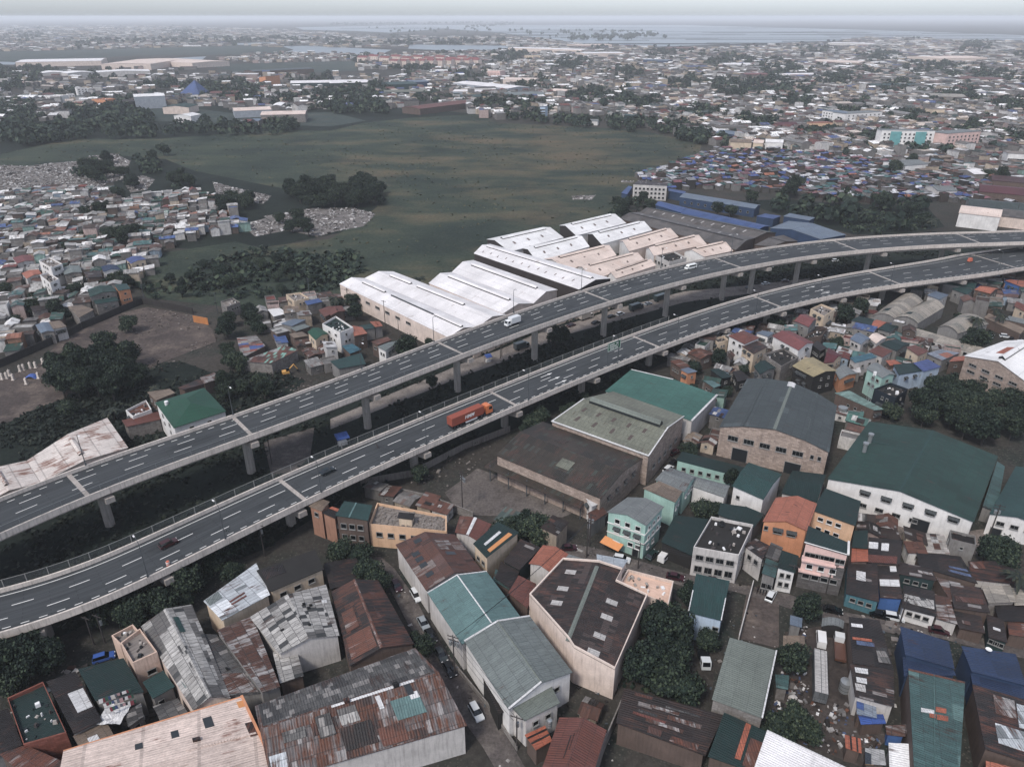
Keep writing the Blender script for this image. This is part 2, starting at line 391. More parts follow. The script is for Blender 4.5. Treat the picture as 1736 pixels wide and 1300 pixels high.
structure('street', zone('BM', [(560,285),(600,290),(690,470),(740,570),(850,760),(950,950),(1040,1090),(1120,1200),(1190,1320),(1340,1320),(1230,1130),(1130,970),(1040,850),(960,760),(880,640),(790,470),(690,330),(620,270)]), .12, mroad)
structure('street', zone('BR', [(120,170),(230,190),(480,240),(640,290),(780,330),(900,360),(1100,400),(1230,425),(1380,455),(1530,520),(1660,545),(1930,590),(2090,620),(2210,645),(2560,720),(2560,775),(2300,720),(2120,670),(1900,650),(1660,595),(1480,560),(1250,480),(1080,435),(900,430),(640,345),(440,300),(200,240)]), .13, mroad)
mpave = soil('paved_lane', ('#857a72', '#93877e', '#6e655f'), (.03, .2, 1.5), .9, .05)
structure('road', zone('R5', [(0,840),(250,735),(480,640),(640,570),(830,500),(990,430),(1180,370),(1400,300),(1733,215),(2000,190),(2350,150),(2350,180),(1990,235),(1733,268),(1400,360),(1180,420),(990,495),(830,565),(640,632),(480,700),(250,790),(0,890)]), .1, mpave)
structure('road', zone('R4', [(1290,950),(1540,880),(1520,1020),(1450,1090),(1330,1120)]), .1, mroad)
structure('yard', zone('R5', [(560,1200),(720,1080),(1250,1270),(1140,1320),(640,1310)]), .09, soil('yard_slab', ('#6b625d', '#7b716a', '#564e4b'), (.05, .2, 1.5), .9, .05))
structure('yard', zone('BS', [(495,30),(480,110),(700,190),(900,250),(1060,260),(1220,220),(1140,130),(1000,150)]), .09, soil('yard_paving', ('#7d7069', '#8b7d74', '#5f5650'), (.06, .25, 1.2), .9, .05))
structure('yard', zone('BS', [(130,640),(430,590),(450,1000),(640,1150),(500,1300),(40,1110),(110,850)]), .09, soil('scrap_yard_dirt', ('#4f4642', '#60554f', '#3d3735'), (.05, .3, 1.2), .95, .3))
structure('yard', zone('BR', [(880,690),(1030,680),(1000,980),(860,990)]), .09, soil('wet_yard', ('#47423f', '#575049', '#3a3634'), (.05, .2, 1.2), .9, .2))
structure('yard', zone('BR', [(1180,410),(1330,450),(1330,720),(1130,670)]), .09, mdirt)
# water
mw, tw, bw = newmat('water', .3, .3); bw.inputs['Base Color'].default_value = lin('#4c565c')
nw = noise(tw, vec(tw, 'Object', (.05, .05, .05)), 1, 4); bump(tw, bw, nw, .08, .5)
for pl in ([(478,79),(520,78),(600,82),(664,85),(645,93),(620,94),(560,92),(478,91),(498,85)], [(695,76),(865,78),(858,85),(754,86),(692,83)], [(395,74),(464,72),(472,76),(380,77)],
           [(0,105),(28,106),(24,110),(0,110)], [(294,99),(350,96),(340,104),(310,105)],
           [(500,47),(700,43),(1160,43),(1500,52),(1736,60),(1736,72),(1480,64),(1400,71),(1268,74),(1136,79),(1080,80),(975,75),(948,68),(882,61),(850,56),(754,49),(660,56),(600,53),(515,51)]):
    structure('water', zone('W', pl), .06, mw)

# dykes between the fish ponds in the bay: low banks, each a strip of land
rd = random.Random(8)
for i in range(70):
    u0, v0 = rd.uniform(560, 1600), rd.uniform(44, 76); L_ = rd.uniform(60, 380); dv = rd.uniform(-.6, .6); t_ = rd.uniform(.14, .5)+.014*(v0-40)
    structure('dyke', [U(u0, v0), U(u0+L_, v0+dv), U(u0+L_, v0+dv+t_), U(u0, v0+t_)], .5, mveg if i % 3 else mg)
structure('dyke', [U(515, 41.5), U(1000, 39), U(1000, 40), U(515, 43)], .6, mveg)
# ------------------------------------------------------------------ the two viaducts
Af = [(0,844),(214.6,759),(346,721),(600,633),(788,562),(1010,482),(1160,444),(1285,422),(1437,403),(1586,394),(1736,388)]
An = [(76,870),(438,733),(600,669),(795,598),(1041,506.5),(1160,475),(1260,451),(1343,441),(1482,420.5),(1610,414),(1736,410)]
Bf = [(0,999),(235,910.6),(374,850),(560,773),(837,659),(1079,562),(1160,534),(1295,498),(1482,454.6),(1610,436),(1736,424)]
Bn = [(0,1075),(256,976),(450,881),(560,825),(882,686.5),(1131,581),(1335,518.6),(1534,482),(1640,465),(1736,453)]
def zA(u): return float(np.interp(u, (193, 800, 1100, 1300, 1736), (15.2, 18.2, 19.5, 18.3, 17.2)))
def zB(u): return float(np.interp(u, (0, 800, 1736), (10.3, 10.8, 11.6)))
def fitted(pts, zf):
    P = np.array(pts); c = np.polynomial.Polynomial.fit(P[:, 0], P[:, 1], 6)
    us = np.linspace(max(0, P[0, 0]), 1736, 400)
    W = np.array([U(u, c(u), zf(u))[:] for u in us])
    d0 = (W[0]-W[12]); d0[2] = 0; d0 /= np.linalg.norm(d0); d1 = (W[-1]-W[-20]); d1[2] = 0; d1 /= np.linalg.norm(d1)
    W = np.vstack([[W[0]+d0*k for k in (130, 90, 60, 30)], W, [W[-1]+d1*k for k in (40, 90, 160, 260)]])
    return W
def road_frame(near, far, zf):
    n, f = fitted(near, zf), fitted(far, zf)
    s = np.r_[0, np.cumsum(np.linalg.norm(np.diff(n[:, :2], axis=0), axis=1))]
    S = np.arange(0, s[-1], 2.0)
    P = np.stack([np.interp(S, s, n[:, i]) for i in range(3)], 1)
    k = 9; ker = np.ones(2*k+1)/(2*k+1)
    Pp = np.vstack([P[0]+(P[0]-P[k:0:-1]), P, P[-1]+(P[-1]-P[-2:-k-2:-1])])
    P = np.stack([np.convolve(Pp[:, i], ker, 'valid') for i in range(3)], 1)
    T = np.gradient(P[:, :2], axis=0); T /= np.linalg.norm(T, axis=1)[:, None]
    Nn = np.stack([-T[:, 1], T[:, 0]], 1)                       # towards the far edge
    wd = np.array([np.min(np.hypot(f[:, 0]-p[0], f[:, 1]-p[1])) for p in P])
    ok = (S > 100) & (S < S[-1]-270)
    c = np.polynomial.Polynomial.fit(S[ok], wd[ok], 3); wf = c(np.clip(S, 100, S[-1]-270))
    return S, P, T, Nn, wf
class Via: pass
def viaduct(name, label, near, far, zf):
    v = Via(); v.S, v.P, v.T, v.N, v.W = road_frame(near, far, zf)
    v.root = thing(name, label, 'viaduct', (v.P[150][0], v.P[150][1], 0), 0, 'the two curving viaducts')
    o = v.root.location
    def at(s, k, dz=0, off=0):
        """point at run s, k across (0 near edge .. 1 far edge), off metres outward, dz over parapet top"""
        i = min(max(s/2.0, 0), len(v.S)-1.001); a = int(i); t = i-a
        p = v.P[a]*(1-t)+v.P[a+1]*t; n = v.N[a]*(1-t)+v.N[a+1]*t; wv = v.W[a]*(1-t)+v.W[a+1]*t
        return Vector((p[0]+n[0]*(wv*k+off), p[1]+n[1]*(wv*k+off), p[2]+dz))
    v.at = at
    def tan(s):
        i = min(int(s/2), len(v.S)-1); return math.atan2(v.T[i][1], v.T[i][0])
    v.tan = tan
    def sweep(nm, mat, prof, closed=True):
        """prof: (k, off, dz) ring"""
        b = MB(); rings = [[at(s, q[0], q[2], q[1]) for q in prof] for s in v.S]
        m = len(prof)
        for A, B in zip(rings, rings[1:]):
            for i in range(m if closed else m-1):
                j = (i+1) % m; b.face([A[i], A[j], B[j], B[i]])
        ob = b.build(nm, mat, v.root, o)
        q = np.array(prof, float); w0 = float(np.mean(v.W)); pts = np.stack([q[:, 0]*w0+q[:, 2], q[:, 1]], 1); cum = np.r_[0, np.cumsum(np.linalg.norm(np.roll(pts, -1, 0)-pts, axis=1))]
        uv = np.zeros((len(v.S)-1, m, 4, 2)); s0 = v.S[:-1][:, None]; s1 = v.S[1:][:, None]; c0 = cum[:-1][None]; c1 = cum[1:][None]
        for k_, (s_, c_) in enumerate(((s0, c0), (s0, c1), (s1, c1), (s1, c0))): uv[:, :, k_, 0] = s_+0*c_; uv[:, :, k_, 1] = c_+0*s_
        ob.data.uv_layers[0].data.foreach_set('uv', uv.ravel()); return ob
    sweep('deck', [asphalt], [(0, .3, -1.0), (0, .3, -1.35), (1, -.3, -1.35), (1, -.3, -1.0)])
    sweep('parapet', [concrete_l], [(0, -.1, 0), (0, -.1, -1.75), (0, .32, -1.75), (0, .30, 0)])
    sweep('parapet', [concrete_l], [(1, -.30, 0), (1, -.32, -1.75), (1, .1, -1.75), (1, .1, 0)])
    sweep('girder', [concrete], [(0, 1.2, -1.36), (0, 2.0, -3.3), (1, -2.0, -3.3), (1, -1.2, -1.36)])
    sweep('girder_flange', [concrete], [(0, .35, -1.36), (0, .5, -1.9), (1, -.5, -1.9), (1, -.35, -1.36)])
    v.sof = lambda u: v.S[int(np.argmin([abs(PR(p)[0]-u)+(0 if p[1] > 0 else 9e9) for p in v.P]))]
    return v
vA = viaduct('viaduct', 'taller viaduct of two nearly empty lanes passing above the white warehouses', An, Af, zA)
vB = viaduct('viaduct', 'lower viaduct carrying the orange container lorry and two dark cars', Bn, Bf, zB)
def markings(v, dashes, dots, solids):
    b = MB(); o = v.root.location; L = v.S[-1]
    def seg(s0, s1, k, wd):
        n = max(1, int((s1-s0)/2))
        for i in range(n):
            a, c = s0+(s1-s0)*i/n, s0+(s1-s0)*(i+1)/n
            b.face([v.at(a, k, -.985, -wd/2), v.at(c, k, -.985, -wd/2), v.at(c, k, -.985, wd/2), v.at(a, k, -.985, wd/2)])
    for k, ph in dashes:
        s = 4+ph
        while s < L-6: seg(s, s+4.6, k, .2); s += 12.2
    for k in dots:
        s = 4
        while s < L-6: seg(s, s+1.6, k, .2); s += 3.4
    for k in solids: seg(2, L-3, k, .2)
    return b.build('lane_marking', [white_line], v.root, o)
markings(vA, [(.46, 0), (.70, 2)], [.885], [.10])
markings(vB, [(.36, 0), (.62, 5)], [.155], [.90])
def arrows(v, s, ks):
    for k in ks:
        b = MB()
        P = lambda ds, off: v.at(s+ds, k, -.98, off)
        b.face([P(-2.5, -.14), P(1, -.14), P(1, .14), P(-2.5, .14)]); b.face([P(1, -.55), P(3, 0), P(1, .55)])
        b.build('lane_arrow', [white_line], v.root, v.root.location)
arrows(vB, vB.sof(965), (.26, .49, .76)); arrows(vB, vB.sof(1415), (.3, .49, .76))
def joint(v, s):
    b = MB()
    b.face([v.at(s-.55, 0, -.975, .35), v.at(s+.55, 0, -.975, .35), v.at(s+.55, 1, -.975, -.35), v.at(s-.55, 1, -.975, -.35)])
    b.build('expansion_joint', [concrete], v.root, v.root.location)
for u in (150, 433, 790, 1041, 1262, 1460, 1668): joint(vA, vA.sof(u))
for u in (521, 884, 1124, 1334, 1530, 1730): joint(vB, vB.sof(u))
def pier(v, s, gxy=None):
    a = v.tan(s); c = v.at(s, .5, -3.3); zt = c.z; wd = float(np.interp(s, v.S, v.W))
    g = Vector((c.x, c.y, 0))
    b = MB(); b.tube((g.x, g.y, 0), (g.x, g.y, zt-1.6), 1.25, 1.25, 16)
    o = v.root.location
    pr_ = b.build('pier', [conc_pier], v.root, o)
    cb = MB(); n = Vector((-math.sin(a), math.cos(a), 0)); t = Vector((math.cos(a), math.sin(a), 0))
    h = wd/2+.5
    for sgn in (-1, 1):
        A = [g+n*x*sgn+Vector((0, 0, z)) for x, z in ((0, zt-2.2), (1.4, zt-2.2), (h, zt-.9), (h, zt+.55), (0, zt+.55))]
        cb.face([p+t*1.1 for p in A]); cb.face([p-t*1.1 for p in A])
        for p, q in zip(A, A[1:]): cb.face([p+t*1.1, p-t*1.1, q-t*1.1, q+t*1.1])
    cb.build('cap', [concrete], pr_, o)
    for ch in pr_.children: ch.location = (0, 0, 0)
for u in (193, 431, 622, 779, 910, 1026, 1135, 1219, 1272, 1343, 1445, 1545, 1650):
    base_v = {193: 888, 431: 803, 622: 727, 779: 664, 910: 612, 1026: 570, 1135: 538, 1219: 508, 1272: 498, 1343: 482, 1445: 460, 1545: 440, 1650: 425}[u]
    g = U(u, base_v); d = [math.hypot(p[0]+n[0]*w_/2-g.x, p[1]+n[1]*w_/2-g.y) for p, n, w_ in zip(vA.P, vA.N, vA.W)]
    pier(vA, vA.S[int(np.argmin(d))])
for u in (60, 285, 512, 725, 880, 1013, 1127, 1235, 1334, 1434, 1530, 1636): pier(vB, vB.sof(u))

# mesh rail on the near parapet of A, fence along the far side of B
mnet, tn, bn = newmat('chain_net', .6); bn.inputs['Base Color'].default_value = lin('#5c6063')
def netting(v, k, off, z0, z1, s0, s1, name, label, post=None, step=5.0, frame='#8b8e8d', alpha=.35, ground=False):
    r = thing(name, label, 'fence', v.at((s0+s1)/2, k, 0, off).to_2d().to_3d())
    o = r.location
    m, t, bb = newmat(name+'_net', .6); bb.inputs['Base Color'].default_value = lin('#6b6f70')
    # open wire mesh: transparent in a fine grid of its own surface
    uvn = vec(t); sp = N(t, 'ShaderNodeSeparateXYZ'); t.links.new(uvn, sp.inputs[0])
    a = math_(t, 'LESS_THAN', math_(t, 'FRACT', math_(t, 'MULTIPLY', sp.outputs[0], 7)), alpha*.55)
    c = math_(t, 'LESS_THAN', math_(t, 'FRACT', math_(t, 'MULTIPLY', sp.outputs[1], 7)), alpha*.55)
    t.links.new(math_(t, 'MAXIMUM', a, c), bb.inputs['Alpha'])
    b = MB(); S_ = np.arange(s0, s1, 4.0)
    for p, q in zip(S_, S_[1:]):
        A0, B0 = v.at(p, k, 0, off), v.at(q, k, 0, off)
        za, zb = (0, 0) if ground else (A0.z, B0.z)
        b.face([(A0.x, A0.y, za+z0), (B0.x, B0.y, zb+z0), (B0.x, B0.y, zb+z1), (A0.x, A0.y, za+z1)])
    b.build('mesh_panel', [m], r, o)
    fr = plain('fence_frame'+frame, frame, .6)
    b = MB()
    for p, q in zip(S_, S_[1:]):
        A0, B0 = v.at(p, k, 0, off), v.at(q, k, 0, off); za, zb = (0, 0) if ground else (A0.z, B0.z)
        b.tube((A0.x, A0.y, za+z1), (B0.x, B0.y, zb+z1), .06, n=4)
        if ground: b.tube((A0.x, A0.y, za+.3), (B0.x, B0.y, zb+.3), .08, n=4)
    b.build('rail', [fr], r, o)
    n = int((s1-s0)/step); first = None
    for i in range(min(n, 100)):
        s = s0+(i+.5)*step*(n/min(n, 100)); p = v.at(s, k, 0, off); zz = 0 if ground else p.z
        if first is None:
            b = MB(); hw = .16 if name == 'boundary_fence' else .07; b.box((0, 0, (z1+z0)/2), (hw, hw, z1-z0+.1)); first = b.build('post', [fr], r, (0, 0, 0)); q = first
        else: q = first.copy(); C.objects.link(q)
        q.location = (p.x-o.x, p.y-o.y, zz); q.rotation_euler = (0, 0, v.tan(s))
    return r
netting(vA, 0, .1, 0.05, 1.6, 10, vA.sof(1230), 'guard_rail', 'thin wire mesh rail along the edge of the taller viaduct facing the lower one', step=4.5, frame='#7b7e7e', alpha=.22)
sB0, sB1 = vB.sof(5)-40, vB.sof(1195)
netting(vB, 1, .55, -1.2, 1.7, sB0, sB1, 'boundary_fence', 'long mesh fence on pale posts along the far edge of the lower viaduct', step=5.2, frame='#8d8b86', alpha=.3)
# lamp posts
def lamp_proto():
    r = thing('street_lamp', 'x', 'street lamp', (0, 0, 0))
    b = MB(); b.tube((0, 0, 0), (0, 0, 8.5), .13, .08, 8); b.tube((0, 0, 8.5), (.25, 0, 9.3), .08, .07, 6); b.tube((.25, 0, 9.3), (1.0, 0, 9.7), .07, .06, 6); b.tube((1.0, 0, 9.7), (2.0, 0, 9.75), .06, .05, 6)
    b.box((0, 0, .25), (.4, .4, .5)); b.build('pole', [steel], r)
    b = MB(); b.box((2.3, 0, 9.75), (.85, .34, .16), 0, 0, .8); b.build('lamp_head', [white_p], r)
    return r
LAMP = lamp_proto(); first_lamp = True
ORD = ['first', 'second', 'third', 'fourth', 'fifth', 'sixth', 'seventh', 'eighth', 'ninth', 'tenth', 'eleventh', 'twelfth', 'thirteenth', 'fourteenth', 'fifteenth', 'sixteenth', 'seventeenth', 'eighteenth', 'nineteenth', 'twentieth']
def ordw(n):
    if n < 20: return ORD[n]
    tens = ['twenty', 'thirty', 'forty', 'fifty', 'sixty', 'seventy', 'eighty', 'ninety', 'hundred']
    n1 = n+1
    if n1 % 10 == 0 and n1 < 100: return {20: 'twentieth', 30: 'thirtieth', 40: 'fortieth', 50: 'fiftieth', 60: 'sixtieth', 70: 'seventieth', 80: 'eightieth', 90: 'ninetieth'}[n1]
    if n1 < 100: return tens[n1//10-2]+'-'+ORD[n1 % 10-1]
    return 'hundred-and-'+(ORD[n1-101] if 101 <= n1 <= 120 else ordw(n1-101)) if n1 > 100 else 'hundredth'
for i, u in enumerate((187, 434, 665, 792, 925, 1044, 1178, 1300)):
    s = vA.sof(u-8); p = vA.at(s, 1, -.05, -.1)
    l = dup(LAMP, p, vA.tan(s)-math.pi/2, ordw(i)+' grey lamp post from the left on the warehouse side of the taller viaduct', 'lamp posts on the viaducts')
for i, u in enumerate((255, 378, 540, 725, 895, 1045, 1150, 1280, 1390, 1510, 1690)):
    s = vB.sof(u); p = vB.at(s, 0, -.05, .1)
    dup(LAMP, p, vB.tan(s)+math.pi/2, ordw(i)+' grey lamp post from the left on the lower viaduct', 'lamp posts on the viaducts')
for ch in list(LAMP.children): bpy.data.objects.remove(ch)
bpy.data.objects.remove(LAMP)
# ------------------------------------------------------------------ buildings
f_conc = plaster('flat_roof_concrete', '#8a7f78', .8); f_dark = plaster('flat_roof_dark', '#3b3836', .6); f_salmon = plaster('flat_roof_salmon', '#d6b098', .35); f_rub = plaster('flat_roof_broken', '#8c8179', .95, '#3a3431')
FOOT = []                                           # footprints, so nothing is scattered into them
WIN = {}
M_frame = plain('window_frame', '#8d8a86', .6); M_frame_w = plain('window_frame_white', '#cfcac5', .5)
M_awn = sheet('awning_sheet', '#4a4f50', var=.1, rust_amt=.1)
def window_mesh(w, h, kind):
    k = (round(w, 2), round(h, 2), kind)
    if k in WIN: return WIN[k]
    b = MB(); d = .16; t = .09
    b.box((0, 0, 0), (w, d*.5, h), 0, 1)
    for x in (-w/2+t/2, w/2-t/2): b.box((x, -.06, 0), (t, d+.06, h+.002), 0, 0)
    for z in (-h/2+t/2, h/2-t/2): b.box((0, -.06, z), (w-2*t, d+.05, t), 0, 0)
    nm = max(1, int(w/.9))
    for i in range(1, nm): b.box((-w/2+w*i/nm, -.05, 0), (.05, d, h-2*t), 0, 0)
    b.box((0, -.12, -h/2-.06), (w+.2, .3, .1), 0, 0)
    tmp = b.build('window', [M_frame_w if kind == 'w' else M_frame, glass]); WIN[k] = tmp.data
    bpy.data.objects.remove(tmp); return WIN[k]
AWN = {}
def awning_mesh(w):
    k = round(w, 2)
    if k not in AWN:
        b = MB(); b.slab([(-w/2, 0, 0), (w/2, 0, 0), (w/2, -.9, -.5), (-w/2, -.9, -.5)], .06)
        for x in (-w/2, w/2): b.face([(x, 0, -.06), (x, -.9, -.56), (x, 0, -.56)])
        o = b.build('awning', [M_awn]); AWN[k] = o.data; bpy.data.objects.remove(o)
    return AWN[k]
def door_mesh(w, h):
    k = ('door', round(w, 2), round(h, 2))
    if k not in WIN:
        b = MB(); b.box((0, 0, h/2), (w, .1, h), 0, 0)
        for x in (-w/2, w/2): b.box((x, -.04, h/2), (.12, .2, h+.1), 0, 1)
        b.box((0, -.04, h+.06), (w+.24, .2, .12), 0, 1)
        o = b.build('door', [steel_d, M_frame]); WIN[k] = o.data; bpy.data.objects.remove(o)
    return WIN[k]

def building(name, label, cat, pts, h, prof='g', rise=1.5, roof=None, wall=None, win=(), doors=(), extras=(), over=.35, thick=.14,
             hb=None, group=None, gable_mat=None, hip=0.0, floor=0.0, ground=0.0, parapet_mat=None, mats2=None, bare=False, split=.5):
    """pts: four eave corners A,B,C,D in photo pixels (A-B one end, D-C the other) at eave height h, stood up where they are in the place"""
    if hb is not None: h = height_over(hb[1], pts[hb[0]][1])
    w4 = [U(x, y, h) for x, y in pts]
    return build_at(name, label, cat, w4, h, prof, rise, roof, wall, win, doors, extras, over, thick, group, gable_mat, hip, ground, parapet_mat, mats2, bare, split)
def build_at(name, label, cat, w4, h, prof='g', rise=1.5, roof=None, wall=None, win=(), doors=(), extras=(), over=.35, thick=.14,
             group=None, gable_mat=None, hip=0.0, ground=0.0, parapet_mat=None, mats2=None, bare=False, split=.5):
    A, B, Cc, D = [Vector((p[0], p[1], h)) for p in w4]
    cen = (A+B+Cc+D)/4
    root = thing(name, label, cat, (cen.x, cen.y, ground), 0, group); o = root.location
    FOOT.append([(p.x, p.y) for p in (A, B, Cc, D)])
    if prof == 'g': pr_ = [(0, 0), (split, rise), (1, 0)]
    elif prof == 'm': pr_ = [(0, rise), (1, 0)]
    elif prof == 'v': pr_ = [(0, rise), (.5, 0), (1, rise)]
    elif prof == 'b': pr_ = [(k, rise*(1-(2*k-1)**2)) for k in (0, .14, .3, .5, .7, .86, 1)]
    elif prof == 'w': pr_ = [(0, 0), (.22, rise*.62), (.5, rise), (.78, rise*.62), (1, 0)]
    else: pr_ = None
    up = lambda p, z: Vector((p.x, p.y, p.z+z))
    flip = ((B-A).x*(D-A).y-(B-A).y*(D-A).x) < 0          # winding
    def rp(s, k, lift=0):
        e0 = A+(B-A)*k; e1 = D+(Cc-D)*k; p = e0+(e1-e0)*s
        z = float(np.interp(k, [q[0] for q in pr_], [q[1] for q in pr_])) if pr_ else 0
        if hip and pr_ and len(pr_) == 3:
            hs_ = min(s, 1-s)/hip
            z = min(z, rise*min(1, hs_))
        return up(p, z+lift)
    inset = lambda p: p+(cen-p).normalized()*min(over*1.3, .25*(cen-p).length)
    wa = [inset(p) for p in (A, B, Cc, D)]
    if not bare:
        b = MB()
        if pr_ and not hip:
            def prow(P, Q, dz):
                return [up(P+(Q-P)*k, z-dz) for k, z in pr_]
            tA, tD = prow(wa[0], wa[1], thick), prow(wa[3], wa[2], thick)
            base = lambda p: Vector((p.x, p.y, ground))
            def q(pts, m=0):
                b.face(pts if not flip else pts[::-1], m)
            gm = 1 if gable_mat else 0
            q([base(wa[1]), base(wa[0])]+tA, 0 if not gable_mat else gm)
            q([base(wa[2]), base(wa[1]), tA[-1], tD[-1]])
            q([base(wa[3]), base(wa[2])]+tD[::-1], 0 if not gable_mat else gm)
            q([base(wa[0]), base(wa[3]), tD[0], tA[0]])
        elif pr_ is None:
            ring = wa if over > 0 else [A, B, Cc, D]
            if prof == 'f':       # flat roof inside a parapet
                b.prism(ring, ground, h, 0, cap=False)
                inn = [p+(cen-p).normalized()*.32 for p in ring]
                for i in range(4):
                    j = (i+1) % 4
                    t4 = [up(ring[i], 0), up(ring[j], 0), up(inn[j], 0), up(inn[i], 0)]
                    b.face(t4 if not flip else t4[::-1]); f4 = [up(inn[i], 0), up(inn[j], 0), up(inn[j], -.9), up(inn[i], -.9)]
                    b.face(f4 if not flip else f4[::-1])
            else: b.prism(wa, ground, h-thick, 0, cap=False)
        else: b.prism(wa, ground, h-thick, 0, cap=False)
        b.build('wall', [wall]+([gable_mat] if gable_mat else []), root, o, udir=(B-A))
    # roof
    b = MB()
    if pr_ and hip:
        R1, R2 = rp(hip, .5), rp(1-hip, .5)
        for f in ([A, D, R2, R1], [Cc, B, R1, R2], [B, A, R1], [D, Cc, R2]): b.slab(f, thick)
    elif pr_:
        for (k0, z0), (k1, z1) in zip(pr_, pr_[1:]):
            b.slab([rp(0, k0), rp(1, k0), rp(1, k1), rp(0, k1)], thick)
    else:
        z = -.8 if prof == 'f' else 0
        ins = [p+(cen-p).normalized()*(.33 if prof == 'f' else 0) for p in ((wa if over > 0 else [A, B, Cc, D]) if prof == 'f' else (A, B, Cc, D))]
        b.slab([up(p, z) for p in ins], thick)
    b.build('roof', [roof], root, o, udir=(D-A))
    # windows and doors: (edge, count, z, w, h, f0, f1[, style])
    E = [(wa[0], wa[1]), (wa[1], wa[2]), (wa[2], wa[3]), (wa[3], wa[0])]
    def edge_at(e, f, z):
        p, q = E[e]; d = (q-p); n = Vector((d.y, -d.x, 0)).normalized()
        if n.dot((p+q)/2-cen) < 0: n = -n
        c = p+d*f; return Vector((c.x+n.x*.04, c.y+n.y*.04, z)), math.atan2(n.y, n.x)+math.pi/2
    for wdef in win:
        e, n, z, ww, hh, f0, f1 = wdef[:7]; st = wdef[7] if len(wdef) > 7 else 'd'
        for i in range(n):
            f = f0+(f1-f0)*(i+.5)/n if n > 1 else (f0+f1)/2
            p, rz = edge_at(e, f, z)
            wo = bpy.data.objects.new('window', window_mesh(ww, hh, 'w' if 'w' in st else 'd')); C.objects.link(wo); wo.parent = root
            wo.location = p-o; wo.rotation_euler = (0, 0, rz)
            if 'a' in st:
                ao = bpy.data.objects.new('awning', awning_mesh(ww+.5)); C.objects.link(ao); ao.parent = root
                nn = Vector((math.sin(rz), -math.cos(rz), 0)); ao.location = p-o+Vector((0, 0, hh/2+.35)); ao.rotation_euler = (0, 0, rz)
    for e, f, ww, hh in doors:
        p, rz = edge_at(e, f, ground)
        do = bpy.data.objects.new('door', door_mesh(ww, hh)); C.objects.link(do); do.parent = root; do.location = p-o; do.rotation_euler = (0, 0, rz)
    # things laid into or on the roof: (name, s0, s1, k0, k1, material, height)
    for ex in extras:
        nm, s0, s1, k0, k1, mt, ht = ex[:7]
        b = MB()
        if nm == 'roof_monitor':     # raised ventilator along the ridge
            L = [rp(s0, k0), rp(s1, k0)]; Rr = [rp(s0, k1), rp(s1, k1)]; km = (k0+k1)/2; top = [rp(s0, km, ht), rp(s1, km, ht)]
            for P in (L, Rr):
                b.slab([up(P[0], ht*.55), up(P[1], ht*.55), top[1], top[0]], .1)
                b.face([up(P[0], -.1), up(P[1], -.1), up(P[1], ht*.5), up(P[0], ht*.5)], 1)
            for i in (0, 1): b.face([up(L[i], -.1), up(Rr[i], -.1), up(Rr[i], ht*.5), top[i]-Vector((0, 0, .1)), up(L[i], ht*.5)], 1)
            b.build(nm, [mt, steel_d], root, o)
        elif nm in ('ridge_cap', 'verge_trim', 'gutter'):
            b.slab([rp(s0, k0, .06+ht), rp(s1, k0, .06+ht), rp(s1, k1, .06+ht), rp(s0, k1, .06+ht)], .1+ht) if not (k0 < .5 < k1) else [
                b.slab([rp(s0, k0, .05), rp(s1, k0, .05), rp(s1, .5, .07), rp(s0, .5, .07)], .06), b.slab([rp(s0, .5, .07), rp(s1, .5, .07), rp(s1, k1, .05), rp(s0, k1, .05)], .06)]
            b.build(nm, [mt], root, o)
        else:
            b.slab([rp(s0, k0, .05+ht), rp(s1, k0, .05+ht), rp(s1, k1, .05+ht), rp(s0, k1, .05+ht)], .07+ht)
            b.build(nm, [mt], root, o)
    if prof == 'f' and roof is not f_rub:          # tubs, crates, boards and buckets left on the open roof
        rc = random.Random(label); b = MB(); hb_ = (B-A).length+(D-A).length
        for _ in range(int(min(40, hb_*.9))):
            f1, f2 = rc.uniform(.1, .9), rc.uniform(.1, .9); p = (A*(1-f1)+B*f1)*(1-f2)+(D*(1-f1)+Cc*f1)*f2; s_ = rc.uniform(.25, 1.1); hh_ = rc.uniform(.1, .8)
            b.box((p.x, p.y, h-.78+hh_/2), (s_, s_*rc.uniform(.3, 1), hh_), rc.uniform(0, 3), rc.randrange(4), rc.uniform(.6, 1))
        b.build('roof_clutter', [steel_d, wood, white_p, concrete], root, o)
    return root
def P4(reg, *pts): return [F(reg, x, y) for x, y in pts]
# roofing and walls
r_green = sheet('roof_dark_green', '#264c43', '#204239', .15, var=.16, rust_amt=.05, grime=.42, seam_k=.4)
r_green2 = sheet('roof_teal_green', '#2b4f4c', var=.1, rust_amt=.05, grime=.35, seam_k=.25)
r_green3 = sheet('roof_bottle_green', '#1f3d3a', var=.1, rust_amt=.06, grime=.4, seam_k=.25)
r_teal = sheet('roof_pale_teal', '#5f7f7d', '#567573', .2, var=.08, rust_amt=.04, grime=.25, seam_k=.2)
r_teal2 = sheet('roof_worn_teal', '#486967', '#5d7d79', .25, var=.2, rust_amt=.2, rust='#4a4038', grime=.5)
r_gg = sheet('roof_grey_green', '#787f7c', var=.12, rust_amt=.02, grime=.3, seam_k=.35)
r_gg2 = sheet('roof_grey_sage', '#777d74', var=.05, rust_amt=.0, grime=.25, seam_k=.22)
r_grey = sheet('roof_slate_grey', '#4c5556', '#566061', .2, var=.12, rust_amt=.03, grime=.35, seam_k=.4)
r_grey_l = sheet('roof_light_grey', '#7d807f', var=.08, rust_amt=.05, grime=.3)
r_olive = sheet('roof_olive', '#80806f', '#737364', .3, var=.08, rust_amt=.05, grime=.35, seam=1.2)
r_brown = sheet('roof_moss_brown', '#4f453b', '#3f3a33', .4, '#5d4237', .3, alt2='#4d5148', alt2_amt=.06, grime=.45, var=.2)
